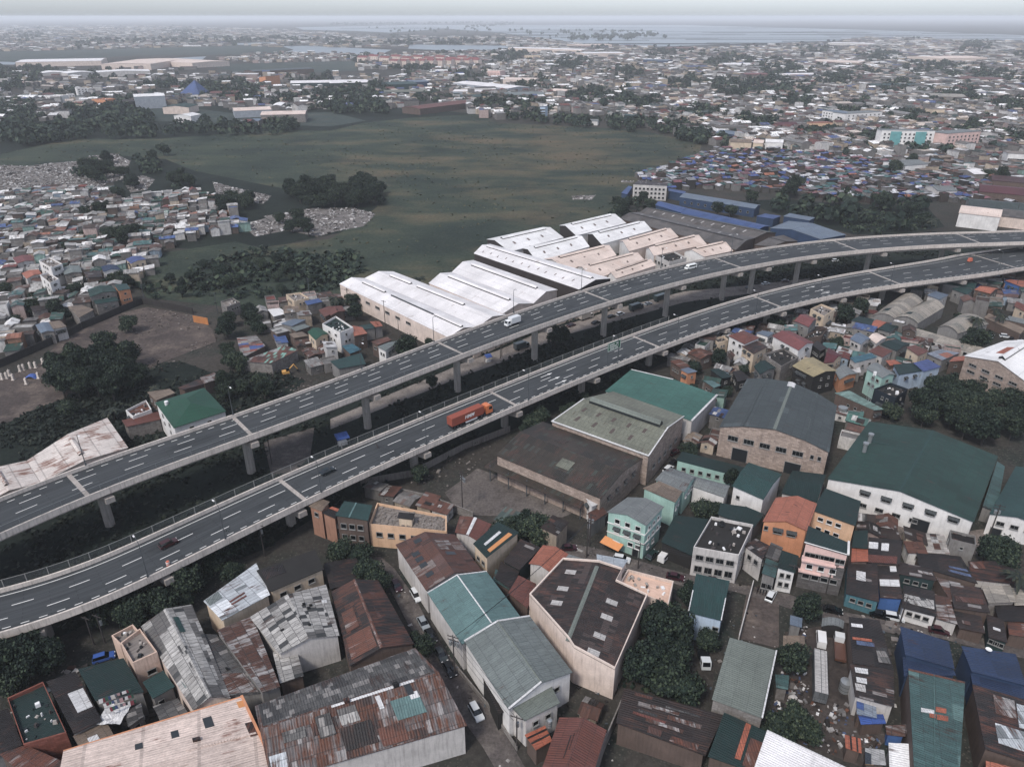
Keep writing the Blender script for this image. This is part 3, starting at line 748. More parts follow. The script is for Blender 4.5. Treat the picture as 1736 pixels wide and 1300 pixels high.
r_asb = sheet('roof_asbestos', '#b3ada7', '#6f6a67', .22, '#5e4a42', .18, alt2='#4b4b4b', alt2_amt=.08, seam=1.1, row=1.9, grime=.6, seam_k=.7, var=.3)
r_asb2 = sheet('roof_dark_asbestos', '#6f6b68', '#4f4c4b', .35, '#54423b', .25, alt2='#918a85', alt2_amt=.14, seam=1.1, row=1.7, grime=.6, seam_k=.75, var=.35)
r_patch = sheet('roof_patchwork', '#7d7472', '#4a3833', .28, '#70452f', .5, alt2='#9b9491', alt2_amt=.14, seam=1.0, row=2.4, grime=.55, seam_k=.6, var=.4)
r_stripe = sheet('roof_rust_stripe', '#aaa39f', '#5e4136', .3, '#6b4534', .5, alt2='#75645d', alt2_amt=.2, seam=1.0, row=2.2, grime=.5, seam_k=.7, var=.3)
r_rust = sheet('roof_red_rust', '#6e5048', '#8a7d77', .15, '#6b4436', .5, alt2='#3d3230', alt2_amt=.05, grime=.5, var=.3)
r_rustd = sheet('roof_dark_rust', '#3c3331', '#332d2c', .3, '#6b4130', .42, grime=.45, var=.25)
r_rust_or = sheet('roof_orange_rust', '#5c453d', '#866a5f', .18, '#7a4a36', .6, alt2='#a09691', alt2_amt=.12, grime=.5, var=.35)
r_tile = sheet('roof_brown_sheet', '#4c3b36', '#5a4a45', .35, '#6a473a', .25, alt2='#3a302d', alt2_amt=.2, seam=.9, row=1.5, grime=.45, seam_k=.75, var=.35)
r_dark = sheet('roof_black_brown', '#332c2b', '#3d3330', .3, '#5a3c31', .2, grime=.4, var=.25)
r_dark2 = sheet('roof_dark_brown', '#433632', '#37302e', .3, '#5e4034', .3, alt2='#8d8480', alt2_amt=.03, grime=.45, var=.25)
r_brick = sheet('roof_brick_red', '#7e4a3e', '#764436', .3, var=.12, rust_amt=.15, grime=.3)
r_or = sheet('roof_orange', '#b0674a', '#a65f45', .3, var=.1, rust_amt=.08, grime=.3)
r_pinkred = sheet('roof_rose', '#8a4d4b', var=.1, rust_amt=.05, grime=.3)
r_maroon = sheet('roof_maroon', '#6b3036', var=.1, rust_amt=.05, grime=.3)
r_salmon = sheet('roof_salmon', '#d4bcae', '#cbb3a5', .3, '#8a5a46', .12, seam=1.0, row=9.0, grime=.4, seam_k=.28, var=.08)
r_white = sheet('roof_white', '#dcd5d3', '#d2cbc9', .15, '#a39186', .05, seam=1.0, row=9, grime=.10, seam_k=.12, var=.04)
r_whitew = sheet('roof_white_cool', '#dfdad7', '#d2cdca', .2, '#8a7d78', .05, seam=1.0, row=7, grime=.12, seam_k=.15, var=.05)
r_cream = sheet('roof_cream', '#d8c1b2', '#ceb5a5', .2, '#a5806a', .08, seam=1.0, row=8, grime=.15, seam_k=.15, var=.05)
r_whiterust = sheet('roof_white_rust', '#d3c5bb', '#cbbcb2', .2, '#8f5d45', .34, seam=1.0, row=6, grime=.25, seam_k=.35, var=.08)
r_metal = sheet('roof_bare_metal', '#b9bcbf', '#d9d9da', .35, '#6f4d40', .2, alt2='#7c8082', alt2_amt=.1, grime=.3, seam_k=.5, var=.2)
r_blue = sheet('roof_navy_blue', '#28436b', '#243c61', .3, var=.08, rust_amt=.04, grime=.3, seam_k=.2)
r_blue2 = sheet('roof_bright_blue', '#3a5c98', '#34538a', .3, var=.08, rust_amt=.0, grime=.15, seam_k=.2)
r_blueg = sheet('roof_steel_blue', '#6b7b8e', '#62738a', .2, var=.06, rust_amt=.0, grime=.2, seam_k=.2)
r_gold = sheet('roof_tan_gold', '#a08f66', var=.08, rust_amt=.03, grime=.25, seam_k=.25)
r_tan = sheet('roof_tan', '#8f7a66', '#7e6c5c', .3, var=.15, rust_amt=.2, grime=.4)
r_sand = sheet('roof_weathered_sand', '#a79b8c', '#8f867b', .35, '#5f6a62', .2, grime=.5, var=.2, row=3)
r_yellow = plain('sheet_yellow_orange', '#c98436', .6); r_wpatch = sheet('sheet_white_patch', '#cfcbc9', var=.08, rust_amt=.03, grime=.2); r_opatch = sheet('sheet_orange_patch', '#b5623f', var=.1, rust_amt=.1)
r_skyl = sheet('skylight_sheet', '#b9b2ad', var=.1, rust_amt=.02, grime=.35); r_skyd = plain('skylight_dark', '#3a3f43', .3); r_vent = plain('vent_slot', '#6f5a50', .7)
r_brownsl = plain('skylight_brown', '#5d4f48', .6)
w_salmon = plaster('wall_salmon', '#d6c0b1', .5, '#7c6559'); w_white = plaster('wall_white', '#d6d0cb', .3, '#6a625d'); w_white2 = plaster('wall_offwhite', '#c2bab4', .55, '#4c4642')
w_grey = plaster('wall_grey', '#8b8682', .6); w_block = plaster('wall_block', '#958d87', .55, block=True); w_brick = plaster('wall_brick', '#b59f90', .45, block=True); w_terra = plaster('wall_terracotta', '#a87a60', .55, '#4a3a32'); w_pink = plaster('wall_pink', '#d9b3a8', .25, '#7a665f')
w_orange = plaster('wall_orange', '#d28d5c', .3, '#7c5239'); w_peach = plaster('wall_peach', '#d9ae86', .3, '#7c6350'); w_mint = plaster('wall_mint', '#9bbdb0', .35, '#4f6a60'); w_blue = plaster('wall_pale_blue', '#a9bcd0', .5, '#66717f')
w_cream = plaster('wall_cream', '#cdb598', .4, '#66594c'); w_turq = plaster('wall_turquoise', '#3c7f8a', .5); w_bblue = plaster('wall_bright_blue', '#2f6fb5', .3); w_dark = plaster('wall_dark', '#3a3735', .5)
w_brown = plaster('wall_brown', '#6f5c52', .6); w_teald = plaster('wall_dark_teal', '#2d4a4a', .4); w_navy = plaster('wall_navy', '#2f4d72', .3); w_bluegrey = plaster('wall_blue_grey', '#9aa0a8', .4); w_tile = plaster('wall_grey_tile', '#77716f', .3, block=True)

Bd = building
# ---- bottom left
Bd('warehouse', 'large salmon corrugated roof with dark skylights at the bottom edge left of the patchwork roof', 'warehouse',
   [F('BL',320,1240), F('BL',1190,950), F('BL',1400,1400), F('BL',250,1640)], 8.0, 'm', 1.2, r_salmon, w_salmon,
   extras=[('skylight', .12, .24, .74, .79, r_skyd, .02), ('skylight', .17, .25, .56, .60, r_skyd, .02), ('skylight', .2, .27, .37, .41, r_skyd, .02), ('gutter', 0, .012, 0, 1, w_orange, .25), ('gutter', 0, 1, .985, 1, w_orange, .2),
           ('rust_patch', .30, .45, .945, .985, r_rustd, .03), ('rust_patch', .05, .12, .95, .985, r_yellow, .03), ('ridge_trim', .42, .435, .62, .98, r_salmon, .12), ('vent', .33, .36, .66, .70, r_rustd, .5)])
Bd('warehouse', 'long grey asbestos-roofed warehouse beside the peach unfinished house and the viaduct trees', 'warehouse',
   P4('BL', (690,610), (940,503), (1130,960), (945,1020)), 7.0, 'g', 1.8, r_asb, w_salmon,
   extras=[('ridge_cap', 0, 1, .46, .54, r_asb, 0), ('patch', .12, .3, .56, .66, r_green2, .02), ('patch', .42, .52, .3, .42, r_asb2, .02), ('patch', .62, .72, .33, .46, r_asb2, .02), ('patch', .72, .8, .1, .3, r_gg, .02)])
Bd('warehouse', 'grey asbestos lean-to roof with rust patches between two pale gabled sheds', 'shed', P4('BL', (905,655), (1060,650), (1290,935), (1100,965)), 6.2, 'm', .8, r_asb2, w_grey,
   extras=[('vent', .1, .13, .2, .28, rubber, .3), ('vent', .6, .63, .5, .58, rubber, .3), ('rust_patch', .68, .98, .1, .9, r_stripe, .02)])
Bd('warehouse', 'rust-striped white metal roof with rows of patches left of the grey gabled shed', 'shed', [F('BL',1065,645), F('BL',1235,560), F('BM',130,905), F('BM',45,950)], 6.6, 'm', .9, r_stripe, w_grey)
Bd('warehouse', 'grey gabled asbestos shed dotted with old tyres, stained cream end wall', 'warehouse', P4('BM', (-20,565), (355,405), (420,655), (125,745)), 7.2, 'g', 1.7, r_asb, w_white2,
   extras=[('vent', .28, .31, .62, .66, rubber, .25), ('vent', .34, .37, .70, .74, rubber, .25), ('vent', .38, .41, .66, .70, rubber, .25), ('vent', .72, .75, .58, .62, rubber, .25), ('vent', .6, .63, .2, .25, rubber, .25), ('patch', .3, .36, .88, .95, r_wpatch, .02)])
Bd('shed', 'small pale sheet roof dotted with tyres in front of the grey gabled shed', 'shed', P4('BM', (95,745), (205,705), (245,850), (130,895)), 5.2, 'm', .4, r_asb, w_brown)
Bd('house', 'house under a patched bare-metal roof with red striped sheets beside the viaduct', 'house', [F('BL',1000,500), F('BL',1255,300), F('BM',80,455), F('BL',1090,595)], 7.0, 'm', .8, r_metal, w_cream,
   extras=[('rust_patch', .55, .6, .3, .6, r_brick, .02), ('rust_patch', .66, .71, .3, .6, r_brick, .02), ('patch', .02, .3, .02, .25, r_gg, .02)])
Bd('house', 'flat dark-roofed cream house with an iron-grilled upper floor above the grey sheds', 'house', P4('BM', (15,345), (300,235), (345,330), (85,450)), 7.0, 'm', .5, f_dark, w_cream, win=[(2, 3, 5.2, 1.6, 1.3, .1, .95), (2, 2, 2.2, 1.4, 1.3, .1, .9)],
   extras=[('patch', .1, .5, .05, .4, r_dark, .02)])
Bd('warehouse', 'black gabled shed roof streaked with orange rust beside the street', 'warehouse', P4('BM', (380,440), (610,385), (785,695), (470,805)), 6.0, 'g', 1.9, r_rustd, w_brown,
   extras=[('ridge_cap', 0, 1, .475, .525, r_rust_or, 0), ('rust_patch', .35, .62, .08, .3, r_rust_or, .02), ('rust_patch', .68, .95, .05, .45, r_rust_or, .02), ('rust_patch', .2, .6, .65, .8, r_rust, .02)])
Bd('shed', 'low black-roofed shed at the head of the street under the trees', 'shed', P4('BM', (345,310), (500,270), (560,390), (375,435)), 4.0, 'm', .5, r_dark, w_dark)
Bd('warehouse', 'huge patchwork roof of grey sheets, rust and a pale green patch at the bottom', 'warehouse', P4('BM', (790,715), (1045,1095), (85,1370), (5,1000)), 7.5, 'g', 3.2, r_patch, w_white2,
   win=[(0, 3, 3.5, 2.2, 1.6, .55, .95)],
   extras=[('roof_cover', .02, .98, .01, .47, r_asb2, .02), ('ridge_cap', .15, .62, .485, .515, r_wpatch, 0), ('patch', .16, .32, .62, .80, r_teal, .03), ('patch', .16, .21, .60, .66, r_wpatch, .05), ('patch', .45, .62, .72, .93, r_dark2, .03), ('patch', .30, .44, .82, .98, r_rust_or, .03), ('patch', .62, .75, .6, .72, r_rustd, .03),
           ('skylight', .36, .385, .54, .66, r_wpatch, .06), ('skylight', .18, .215, .52, .62, r_skyd, .06), ('vent', .24, .27, .48, .52, rubber, .7), ('vent', .52, .55, .48, .52, r_rustd, .6), ('patch', .9, .985, .78, .98, r_metal, .04), ('patch', .64, .72, .56, .76, r_asb2, .25), ('patch', .5, .6, .55, .7, r_asb, .02), ('patch', .78, .9, .6, .7, r_asb2, .02)])
Bd('house', 'unfinished peach house with cluttered open roof and parapet beside the blue car', 'house', P4('BL', (590,690), (685,620), (770,735), (650,790)), 8.5, 'f', 0, f_conc, plaster('wall_peach_worn', '#cfae98', .6, '#5d4c43'), win=[(2, 1, 4.5, 1.7, 1.3, .2, .6), (1, 2, 4.5, 1.2, 1.2, .1, .9)], over=0)
Bd('house', 'lower peach annex with open roof deck behind the unfinished peach house', 'house', P4('BL', (545,655), (650,600), (690,645), (590,700)), 7.0, 'f', 0, f_conc, plaster('wall_peach_worn', '#cfae98'), over=0)
Bd('house', 'dark green flat-roofed house with laundry on its terrace beside the blue car', 'house', P4('BL', (385,830), (605,765), (705,930), (470,985)), 6.5, 'm', .6, r_green3, w_grey)
Bd('house', 'small moss-green roofed house beside the peach unfinished house', 'house', P4('BL', (700,890), (800,825), (855,905), (750,972)), 5.6, 'm', .4, r_green2, w_grey, win=[(2, 1, 3.6, 1.2, 1.4, .5, .9)])
Bd('house', 'dark brown roof with one large white square sheet near the bottom left corner', 'house', P4('BL', (230,890), (370,830), (500,1070), (365,1145)), 6.0, 'm', .5, r_dark, w_grey, extras=[('patch', .35, .72, .42, .95, r_wpatch, .05)])
Bd('house', 'dark green roof ringed by a red brick parapet at the far bottom left', 'house', P4('BL', (35,960), (210,880), (325,1130), (115,1190)), 6.5, 'f', 0, r_green3, plaster('wall_red_brick', '#9b5a48', .4, block=True), over=0)
Bd('house', 'patched rusty roof in the bottom left corner under the green brick-edged roof', 'house', P4('BL', (0,1245), (125,1190), (330,1280), (200,1420)), 5.5, 'm', .6, r_rust_or, w_brown)
Bd('house', 'black-roofed house cut by the left edge beside the green brick-edged roof', 'house', P4('BL', (-90,1060), (40,1010), (110,1190), (-40,1260)), 5.5, 'm', .4, r_dark, w_grey)
Bd('house', 'tan rusted low roof against the salmon warehouse', 'house', P4('BL', (360,1155), (520,1075), (562,1150), (400,1225)), 5.0, 'm', .5, r_tan, w_brown, extras=[('patch', .5, .9, .3, .6, r_wpatch, .03)])
Bd('house', 'grey block house without plaster under the laundry terrace', 'house', P4('BL', (610,1040), (690,985), (705,1050), (630,1110)), 5.0, 'm', .3, r_asb2, w_block, win=[(2, 1, 3.6, 1.1, 1.2, .2, .8), (1, 1, 3.6, .9, 1, .2, .8)])
Bd('house', 'dark patched roof between the salmon warehouse and the small green-roofed house', 'house', P4('BL', (750,1010), (870,960), (920,1030), (790,1080)), 4.5, 'm', .4, r_asb2, w_grey)
# ---- middle bottom
Bd('warehouse', 'rusty red-brown gabled roof at the head of the street with dark skylight slots', 'warehouse', P4('BM', (695,210), (985,160), (1120,340), (845,435)), 7.0, 'g', 2.3, r_rust, w_white2,
   extras=[('skylight', .08, .16, .26, .38, r_skyd, .03), ('skylight', .3, .38, .12, .24, r_skyd, .03), ('skylight', .42, .5, .12, .24, r_skyd, .03), ('skylight', .55, .63, .12, .24, r_skyd, .03), ('skylight', .75, .83, .12, .24, r_skyd, .03), ('skylight', .5, .58, .6, .76, r_skyd, .03), ('patch', .2, .45, .55, .8, r_stripe, .02)])
Bd('warehouse', 'pale teal gabled roof with a white ridge strip in the row along the street', 'warehouse', P4('BM', (850,445), (1140,340), (1305,560), (1020,700)), 7.5, 'g', 2.0, r_teal, w_white2, extras=[('ridge_cap', 0, 1, .49, .51, r_wpatch, 0), ('verge_trim', 0, .015, 0, .5, r_wpatch, .05), ('verge_trim', 0, .015, .5, 1, r_wpatch, .05)])
Bd('warehouse', 'grey-green gabled roof, longest of the row along the street, white-edged step at its end', 'warehouse', [F('BM',1030,680), F('BR',108,557), F('BR',320,835), F('BM',1250,1020)], 8.0, 'g', 2.0, r_gg, w_white,
   win=[(2, 3, 5.5, 1.4, 1.3, .1, .9)], extras=[('ridge_cap', 0, 1, .488, .512, r_gg2, 0), ('verge_trim', 0, .02, 0, .5, r_wpatch, .06), ('verge_trim', 0, .02, .5, 1, r_wpatch, .06), ('verge_trim', .98, 1, 0, .5, r_wpatch, .15)])
Bd('house', 'white three-window annex with a grey-green roof at the end of the long grey warehouse', 'house', P4('BR', (20,1015), (215,900), (258,985), (85,1080)), 7.0, 'm', .4, r_gg2, w_white2, win=[(2, 2, 5, 1.3, 1.3, .1, .9)])
Bd('lean_to', 'dark lean-to roof along the street side of the grey-green warehouse', 'lean-to', P4('BM', (1065,740), (1100,745), (1245,1020), (1200,1050)), 4.5, 'm', .5, r_dark, w_dark)
Bd('lean_to', 'orange-rusty patched lean-to at the foot of the white annex', 'lean-to', P4('BR', (85,1150), (185,1095), (220,1170), (140,1225)), 4.2, 'm', .5, r_opatch, w_brown, extras=[('patch', .2, .3, 0, 1, r_dark, .03), ('patch', .55, .65, 0, 1, r_dark, .03)])
# salmon hall with the brown sheet roof: chamfered corner
def salmon_hall():
    h = 7.8; rise = 2.0
    pts = [G('BR', x, y, h) for x, y in ((272,292), (108,458), (325,747), (527,828), (687,460), (533,408), (562,350))]
    r1, r2 = G('BR', 440, 315, h+rise), G('BR', 295, 682, h+rise)
    d = (r2-r1).to_2d().normalized(); nrm = Vector((-d.y, d.x)); half = max(abs((p.to_2d()-r1.to_2d()).dot(nrm)) for p in (pts[1], pts[4]))
    zz = lambda p: h+rise*(1-min(1, abs((p.to_2d()-r1.to_2d()).dot(nrm))/half))
    cen = sum(pts, Vector())/len(pts)
    root = thing('warehouse', 'big salmon-walled hall with a mottled dark brown roof, a pale ridge and white skylights', 'warehouse', (cen.x, cen.y, 0)); o = root.location
    FOOT.append([(p.x, p.y) for p in pts])
    def side(s):
        ring = []; n = len(pts)
        for i in range(n):
            a, c = pts[i], pts[(i+1) % n]; da = (a.to_2d()-r1.to_2d()).dot(nrm); dc = (c.to_2d()-r1.to_2d()).dot(nrm)
            if da*s >= 0: ring.append(Vector((a.x, a.y, zz(a))))
            if da*dc < 0:
                t = da/(da-dc); q = a+(c-a)*t; ring.append(Vector((q.x, q.y, h+rise)))
        return ring
    b = MB(); full = []
    for s in (1, -1): b.slab(side(s), .15)
    b.build('roof', [r_tile], root, o)
    b = MB(); n = len(pts)
    for i in range(n):
        a, c = pts[i], pts[(i+1) % n]; da = (a.to_2d()-r1.to_2d()).dot(nrm); dc = (c.to_2d()-r1.to_2d()).dot(nrm)
        top = [Vector((a.x, a.y, zz(a)+.45))]
        if da*dc < 0:
            t = da/(da-dc); q = a+(c-a)*t; top.append(Vector((q.x, q.y, h+rise+.45)))
        top.append(Vector((c.x, c.y, zz(c)+.45)))
        ins = [p+(cen-p).to_2d().normalized().to_3d()*.35 for p in top]
        b.face([Vector((c.x, c.y, 0)), Vector((a.x, a.y, 0))]+top) ; 
        for j in range(len(top)-1):
            b.face([top[j], top[j+1], ins[j+1], ins[j]]); b.face([ins[j], ins[j+1], ins[j+1]-Vector((0, 0, .5)), ins[j]-Vector((0, 0, .5))])
    b.build('wall', [w_salmon], root, o)
    b = MB(); e0 = Vector((r1.x, r1.y, h+rise+.05)); e1 = Vector((r2.x, r2.y, h+rise+.05)); nv = Vector((nrm.x, nrm.y, 0))*.45
    sl_ = Vector((0, 0, .45*rise/half)); b.slab([e0, e1, e1+nv-sl_, e0+nv-sl_], .08); b.slab([e0, e1, e1-nv-sl_, e0-nv-sl_], .08); b.build('ridge_cap', [r_gg2], root, o)
    for x, y in ((310,347), (272,428), (242,498), (512,494), (487,568), (452,660), (422,740)):
        c = G('BR', x, y, h+1.0); c.z = zz(c); b = MB(); dv = Vector((d.x, d.y, 0)); s = 1 if (c.to_2d()-r1.to_2d()).dot(nrm) > 0 else -1
        dn = Vector((nrm.x, nrm.y, 0))*s; k = rise/half
        q = [c+dv*a_*.7+dn*e_*1.2+Vector((0, 0, .07-k*e_*1.2)) for a_, e_ in ((-1,-1), (1,-1), (1,1), (-1,1))]
        b.slab(q, .08); b.build('skylight', [r_skyl], root, o)
salmon_hall()
Bd('annex', 'flat salmon roof terrace beside the mottled brown-roofed hall', 'annex', P4('BR', (590,330), (815,388), (790,500), (545,408)), 6.0, 'f', 0, f_salmon, w_salmon, over=0)
Bd('annex', 'small pale blue-white flat roof at the back of the brown-roofed hall', 'annex', P4('BR', (437,262), (592,285), (545,355), (440,318)), 8.5, 'm', .3, sheet('roof_pale_blue', '#a3aab2', var=.06, rust_amt=0, grime=.2), w_salmon)
Bd('annex', 'pale grey-blue lean-to roof strip beside the mottled brown roof', 'annex', P4('BR', (300,262), (440,298), (438,318), (275,292)), 8.0, 'm', .3, r_grey_l, w_salmon)
Bd('house', 'pale blue two-storey house with a teal sheet roof behind the dark trees', 'house', P4('BR', (885,540), (925,352), (1090,388), (1050,582)), 7.5, 'g', .5, r_green2, w_blue, hb=None, win=[(3, 1, 4.5, 1.3, 1.1, .02, .22)], extras=[('verge_trim', 0, .03, 0, .5, r_wpatch, .04), ('verge_trim', .97, 1, 0, .5, r_wpatch, .04)])
Bd('warehouse', 'plain grey-sage mono-pitch warehouse beside the scrap yard', 'warehouse', P4('BR', (1088,675), (1322,730), (1252,1060), (1000,978)), 7.5, 'm', .6, r_gg2, w_block, extras=[('gutter', 0, 1, .97, 1, r_wpatch, .08)])
Bd('shed', 'long open shed with a rusty brown roof of mismatched sheets', 'shed', P4('BR', (570,925), (1060,1045), (970,1243), (530,1097)), 5.0, 'm', .8, r_dark2, w_brown,
   extras=[('patch', .05, .12, .12, .3, r_rust, .03), ('patch', .18, .22, .45, .8, r_asb2, .03), ('patch', .25, .32, .3, .6, r_stripe, .03), ('patch', .38, .48, .5, .85, r_stripe, .03), ('patch', .46, .52, .2, .4, r_asb2, .03), ('patch', .56, .62, .15, .5, r_brick, .03), ('patch', .62, .7, .3, .7, r_stripe, .03), ('patch', .8, .95, .35, .5, r_rust, .03), ('patch', .84, .97, .6, .9, r_rust_or, .03)])
Bd('warehouse', 'brick-red gabled roof at the bottom beside the open rusty shed', 'warehouse', P4('BR', (255,1055), (487,1118), (400,1400), (165,1320)), 6.5, 'g', 1.6, r_brick, w_block, extras=[('patch', .35, .75, .36, .38, r_dark, .05), ('patch', .3, .6, .42, .43, r_dark, .05)])
Bd('house', 'teal and orange striped roof at the bottom edge beside the grey-sage warehouse', 'house', P4('BR', (1060,1042), (1280,1128), (1225,1330), (980,1258)), 6.0, 'm', .6, r_green3, w_brown, extras=[('patch', .02, .85, .50, .62, r_opatch, .05), ('rust_patch', .3, .95, .68, .95, r_rust_or, .03)])
Bd('warehouse', 'white corrugated roof at the bottom edge below the scrap yard', 'warehouse', P4('BS', (40,1128), (450,1310), (300,1500), (-30,1330)), 6.5, 'm', .6, r_white, w_white, extras=[('gutter', 0, .03, 0, 1, r_wpatch, .1)])
# ---- between the viaduct and the street
Bd('house', 'house with a bright teal roof and balcony beside the viaduct', 'house', P4('BM', (445,5), (582,18), (560,92), (400,75)), 9.0, 'm', .5, r_green2, w_brown, win=[(2, 3, 6.3, 1.5, 1.6, .1, .95), (2, 3, 3.0, 1.4, 1.5, .1, .95)], extras=[('patch', .0, 1, .4, .45, r_teal, .04)])
Bd('house', 'narrow three-storey orange house with a tan sheet roof against the viaduct', 'house', P4('BM', (270,30), (330,-15), (372,0), (335,55)), 8.5, 'm', .5, r_tan, w_terra, win=[(3, 1, 7, 1.3, 1.3, .1, .9), (2, 1, 6.5, 1.2, 1.2, .2, .8), (2, 1, 3.5, 1.2, 1.2, .2, .8)])
Bd('house', 'orange-brown balconied house left of the bright teal roof', 'house', P4('BM', (335,60), (385,25), (430,40), (400,90)), 8.0, 'm', .4, r_dark, w_terra, win=[(2, 2, 5.5, 1.1, 1.2, .1, .9), (2, 2, 2.6, 1.1, 1.2, .1, .9)], extras=[('patch', .0, 1, .7, .98, r_opatch, .05)])
Bd('house', 'broken concrete roof slab full of rubble above an orange wall', 'house', P4('BM', (605,5), (945,70), (945,145), (565,108)), 7.0, 'f', 0, f_rub, w_peach, win=[(2, 4, 4.0, 1.6, 1.4, .35, .95)], over=0)
Bd('shed', 'small black-roofed block hut standing on the rubble roof', 'shed', P4('BM', (712,55), (790,58), (780,88), (703,82)), 8.6, 'm', .2, r_dark, w_cream)
Bd('house', 'rust-red roofed house left of the dark green and orange striped roof', 'house', P4('BM', (1010,70), (1165,110), (1110,200), (985,150)), 6.0, 'g', .8, r_brick, w_white2, extras=[('ridge_cap', 0, 1, .45, .55, r_wpatch, 0), ('rust_patch', 0, 1, .05, .4, r_rust_or, .02)])
Bd('house', 'dark green roof with one orange and one white strip above a block wall', 'house', P4('BM', (1195,108), (1300,150), (1140,275), (1075,215)), 8.0, 'm', .6, r_green3, w_cream, extras=[('patch', .15, .85, .72, .9, r_yellow, .05), ('patch', .25, .8, .38, .5, r_wpatch, .05)], win=[(2, 2, 5, 1.2, 1.2, .1, .9)])
Bd('house', 'dark brown roof between the striped green roof and the orange-red roof', 'house', P4('BR', (65,190), (165,225), (60,335), (-20,300)), 5.5, 'm', .5, r_dark2, w_teald)
Bd('house', 'orange-red sheet roof behind the mottled brown-roofed hall', 'house', P4('BR', (175,212), (302,258), (210,345), (105,302)), 6.0, 'g', .9, r_or, w_white2)
Bd('house', 'brown-red roof squeezed between the teal warehouse and the brown-roofed hall', 'house', P4('BR', (55,368), (142,402), (100,522), (5,455)), 5.0, 'm', .5, r_brick, w_brown)
Bd('house', 'grey-teal low roof left of the orange-red sheet roof', 'house', P4('BM', (1185,335), (1275,365), (1250,430), (1170,390)), 4.5, 'm', .3, r_teal2, w_brown)
Bd('house', 'very dark brown roof between the teal warehouse and the striped green roof', 'house', P4('BR', (-30,300), (60,340), (20,430), (-60,380)), 5.0, 'm', .4, r_dark, w_brown)
Bd('garage', 'rust-roofed garage at the gate of the yard left of the mint block', 'garage', P4('BR', (395,60), (465,20), (490,55), (400,120)), 4.5, 'm', .4, r_rust, w_grey)
mint = Bd('apartment_building', 'mint green four-storey block with a grey roof and orange shop awning', 'apartment block', P4('BR', (488,50), (682,118), (768,25), (590,-22)), 10.5, 'g', 1.2, r_grey_l, w_mint,
   win=[(0, 3, 8.6, 1.4, 1.4, .12, .95, 'w'), (0, 3, 5.8, 1.4, 1.3, .12, .95, 'wa'), (0, 2, 3.1, 1.4, 1.3, .55, .95, 'w'), (1, 3, 8.4, 1.2, 1.2, .1, .9, 'w'), (1, 3, 5.4, 1.2, 1.2, .1, .9, 'w'), (1, 2, 2.6, 1.2, 1.2, .1, .7, 'w')], doors=[(0, .8, 1.6, 2.2)])
Bd('house', 'house under a tan sheet roof attached behind the mint green block', 'house', P4('R5', (1530,1185), (1615,1140), (1725,1192), (1690,1255)), 7.5, 'm', .6, r_tan, w_mint, win=[(2, 2, 5, 1.2, 1.2, .1, .9, 'w')])
Bd('house', 'grey-roofed mint house between the tan sheet roof and the olive factory', 'house', P4('R5', (1590,1135), (1665,1075), (1790,1120), (1735,1195)), 7.5, 'g', .8, r_grey_l, w_mint, win=[(2, 3, 5, 1.1, 1.2, .1, .9, 'w')])
Bd('shed', 'wide dark green carport roof with the white van parked at its edge', 'shed', P4('BR', (820,75), (985,85), (905,265), (752,205)), 4.5, 'm', .6, r_green3, w_dark)
Bd('house', 'white balconied house with a cluttered dark roof terrace beside the street', 'house', P4('BR', (1000,72), (1205,112), (1135,262), (912,222)), 8.5, 'f', 0, f_dark, w_white2, win=[(2, 4, 5.8, 1.8, 1.5, .05, .95), (2, 4, 2.4, 1.8, 1.9, .05, .95), (1, 3, 5.8, 1.2, 1.2, .1, .9)], over=0)
Bd('house', 'dark green roof behind the white balconied house, left half', 'house', P4('BR', (1045,15), (1170,25), (1130,100), (1030,70)), 6.5, 'm', .5, r_green3, w_grey)
Bd('house', 'dark green roof behind the white balconied house, right half beside the orange house', 'house', P4('BR', (1165,30), (1262,62), (1205,130), (1130,100)), 6.2, 'm', .5, r_green3, w_grey)
Bd('house', 'two-storey white house front between the balconied house and the small green-roofed pair', 'house', P4('BR', (1160,225), (1215,180), (1285,215), (1250,290)), 6.5, 'm', .5, r_dark2, w_white2, win=[(3, 2, 4.6, 1.2, 1.4, .1, .9), (2, 2, 4.6, 1.2, 1.4, .1, .9)])
# white factory, green roof
Bd('factory', 'white factory with a wide dark green roof, two chimney pipes and small window awnings', 'factory', [F('R6',770,1130), F('BS',1055,100), F('R6',1607,1020), F('R6',975,850)], 8.0, 'g', 2.6, r_green, w_white,
   win=[(0, 5, 6.6, 2.2, 1.3, .2, .96, 'a'), (0, 4, 3.0, 2.0, 1.2, .22, .7)], doors=[(0, .69, 4.0, 4.0), (0, .12, 2, 2.5)], extras=[('ridge_cap', 0, 1, .492, .508, r_green2, 0), ('skylight', .65, .66, .08, .25, r_green2, .02)])
for k, (x, y) in enumerate(((950, 1000), (975, 955))):
    p = G('R6', x, y, 8.6); b = MB(); b.tube((0, 0, -1.0), (0, 0, 2.6), .55, .55, 12); b.tube((0, 0, 2.6), (0, 0, 3.1), .8, .8, 12)
    o = b.build('chimney_pipe', [tankm], None, (0, 0, 0)); o.location = p
    tag(o, ('shorter steel chimney pipe nearer the eave' if k == 0 else 'steel chimney pipe with the rusty cap, nearer the ridge')+' on the white factory green roof', 'chimney')
Bd('factory', 'white low factory with a green roof cut by the right edge', 'factory', [F('BS',1130,60), F('BS',1400,130), F('W',1850,820), F('W',1722,790)], 6.5, 'g', 1.2, r_green2, w_white, win=[(0, 3, 4.3, 1.8, 1.2, .1, .9)], doors=[(0, .2, 2.5, 2.6)])
Bd('shed', 'low green shed roof in the gap between the two white factories', 'shed', P4('R6', (1600,1050), (1640,1070), (1600,1290), (1530,1270)), 4.5, 'm', .4, r_teal2, w_grey)
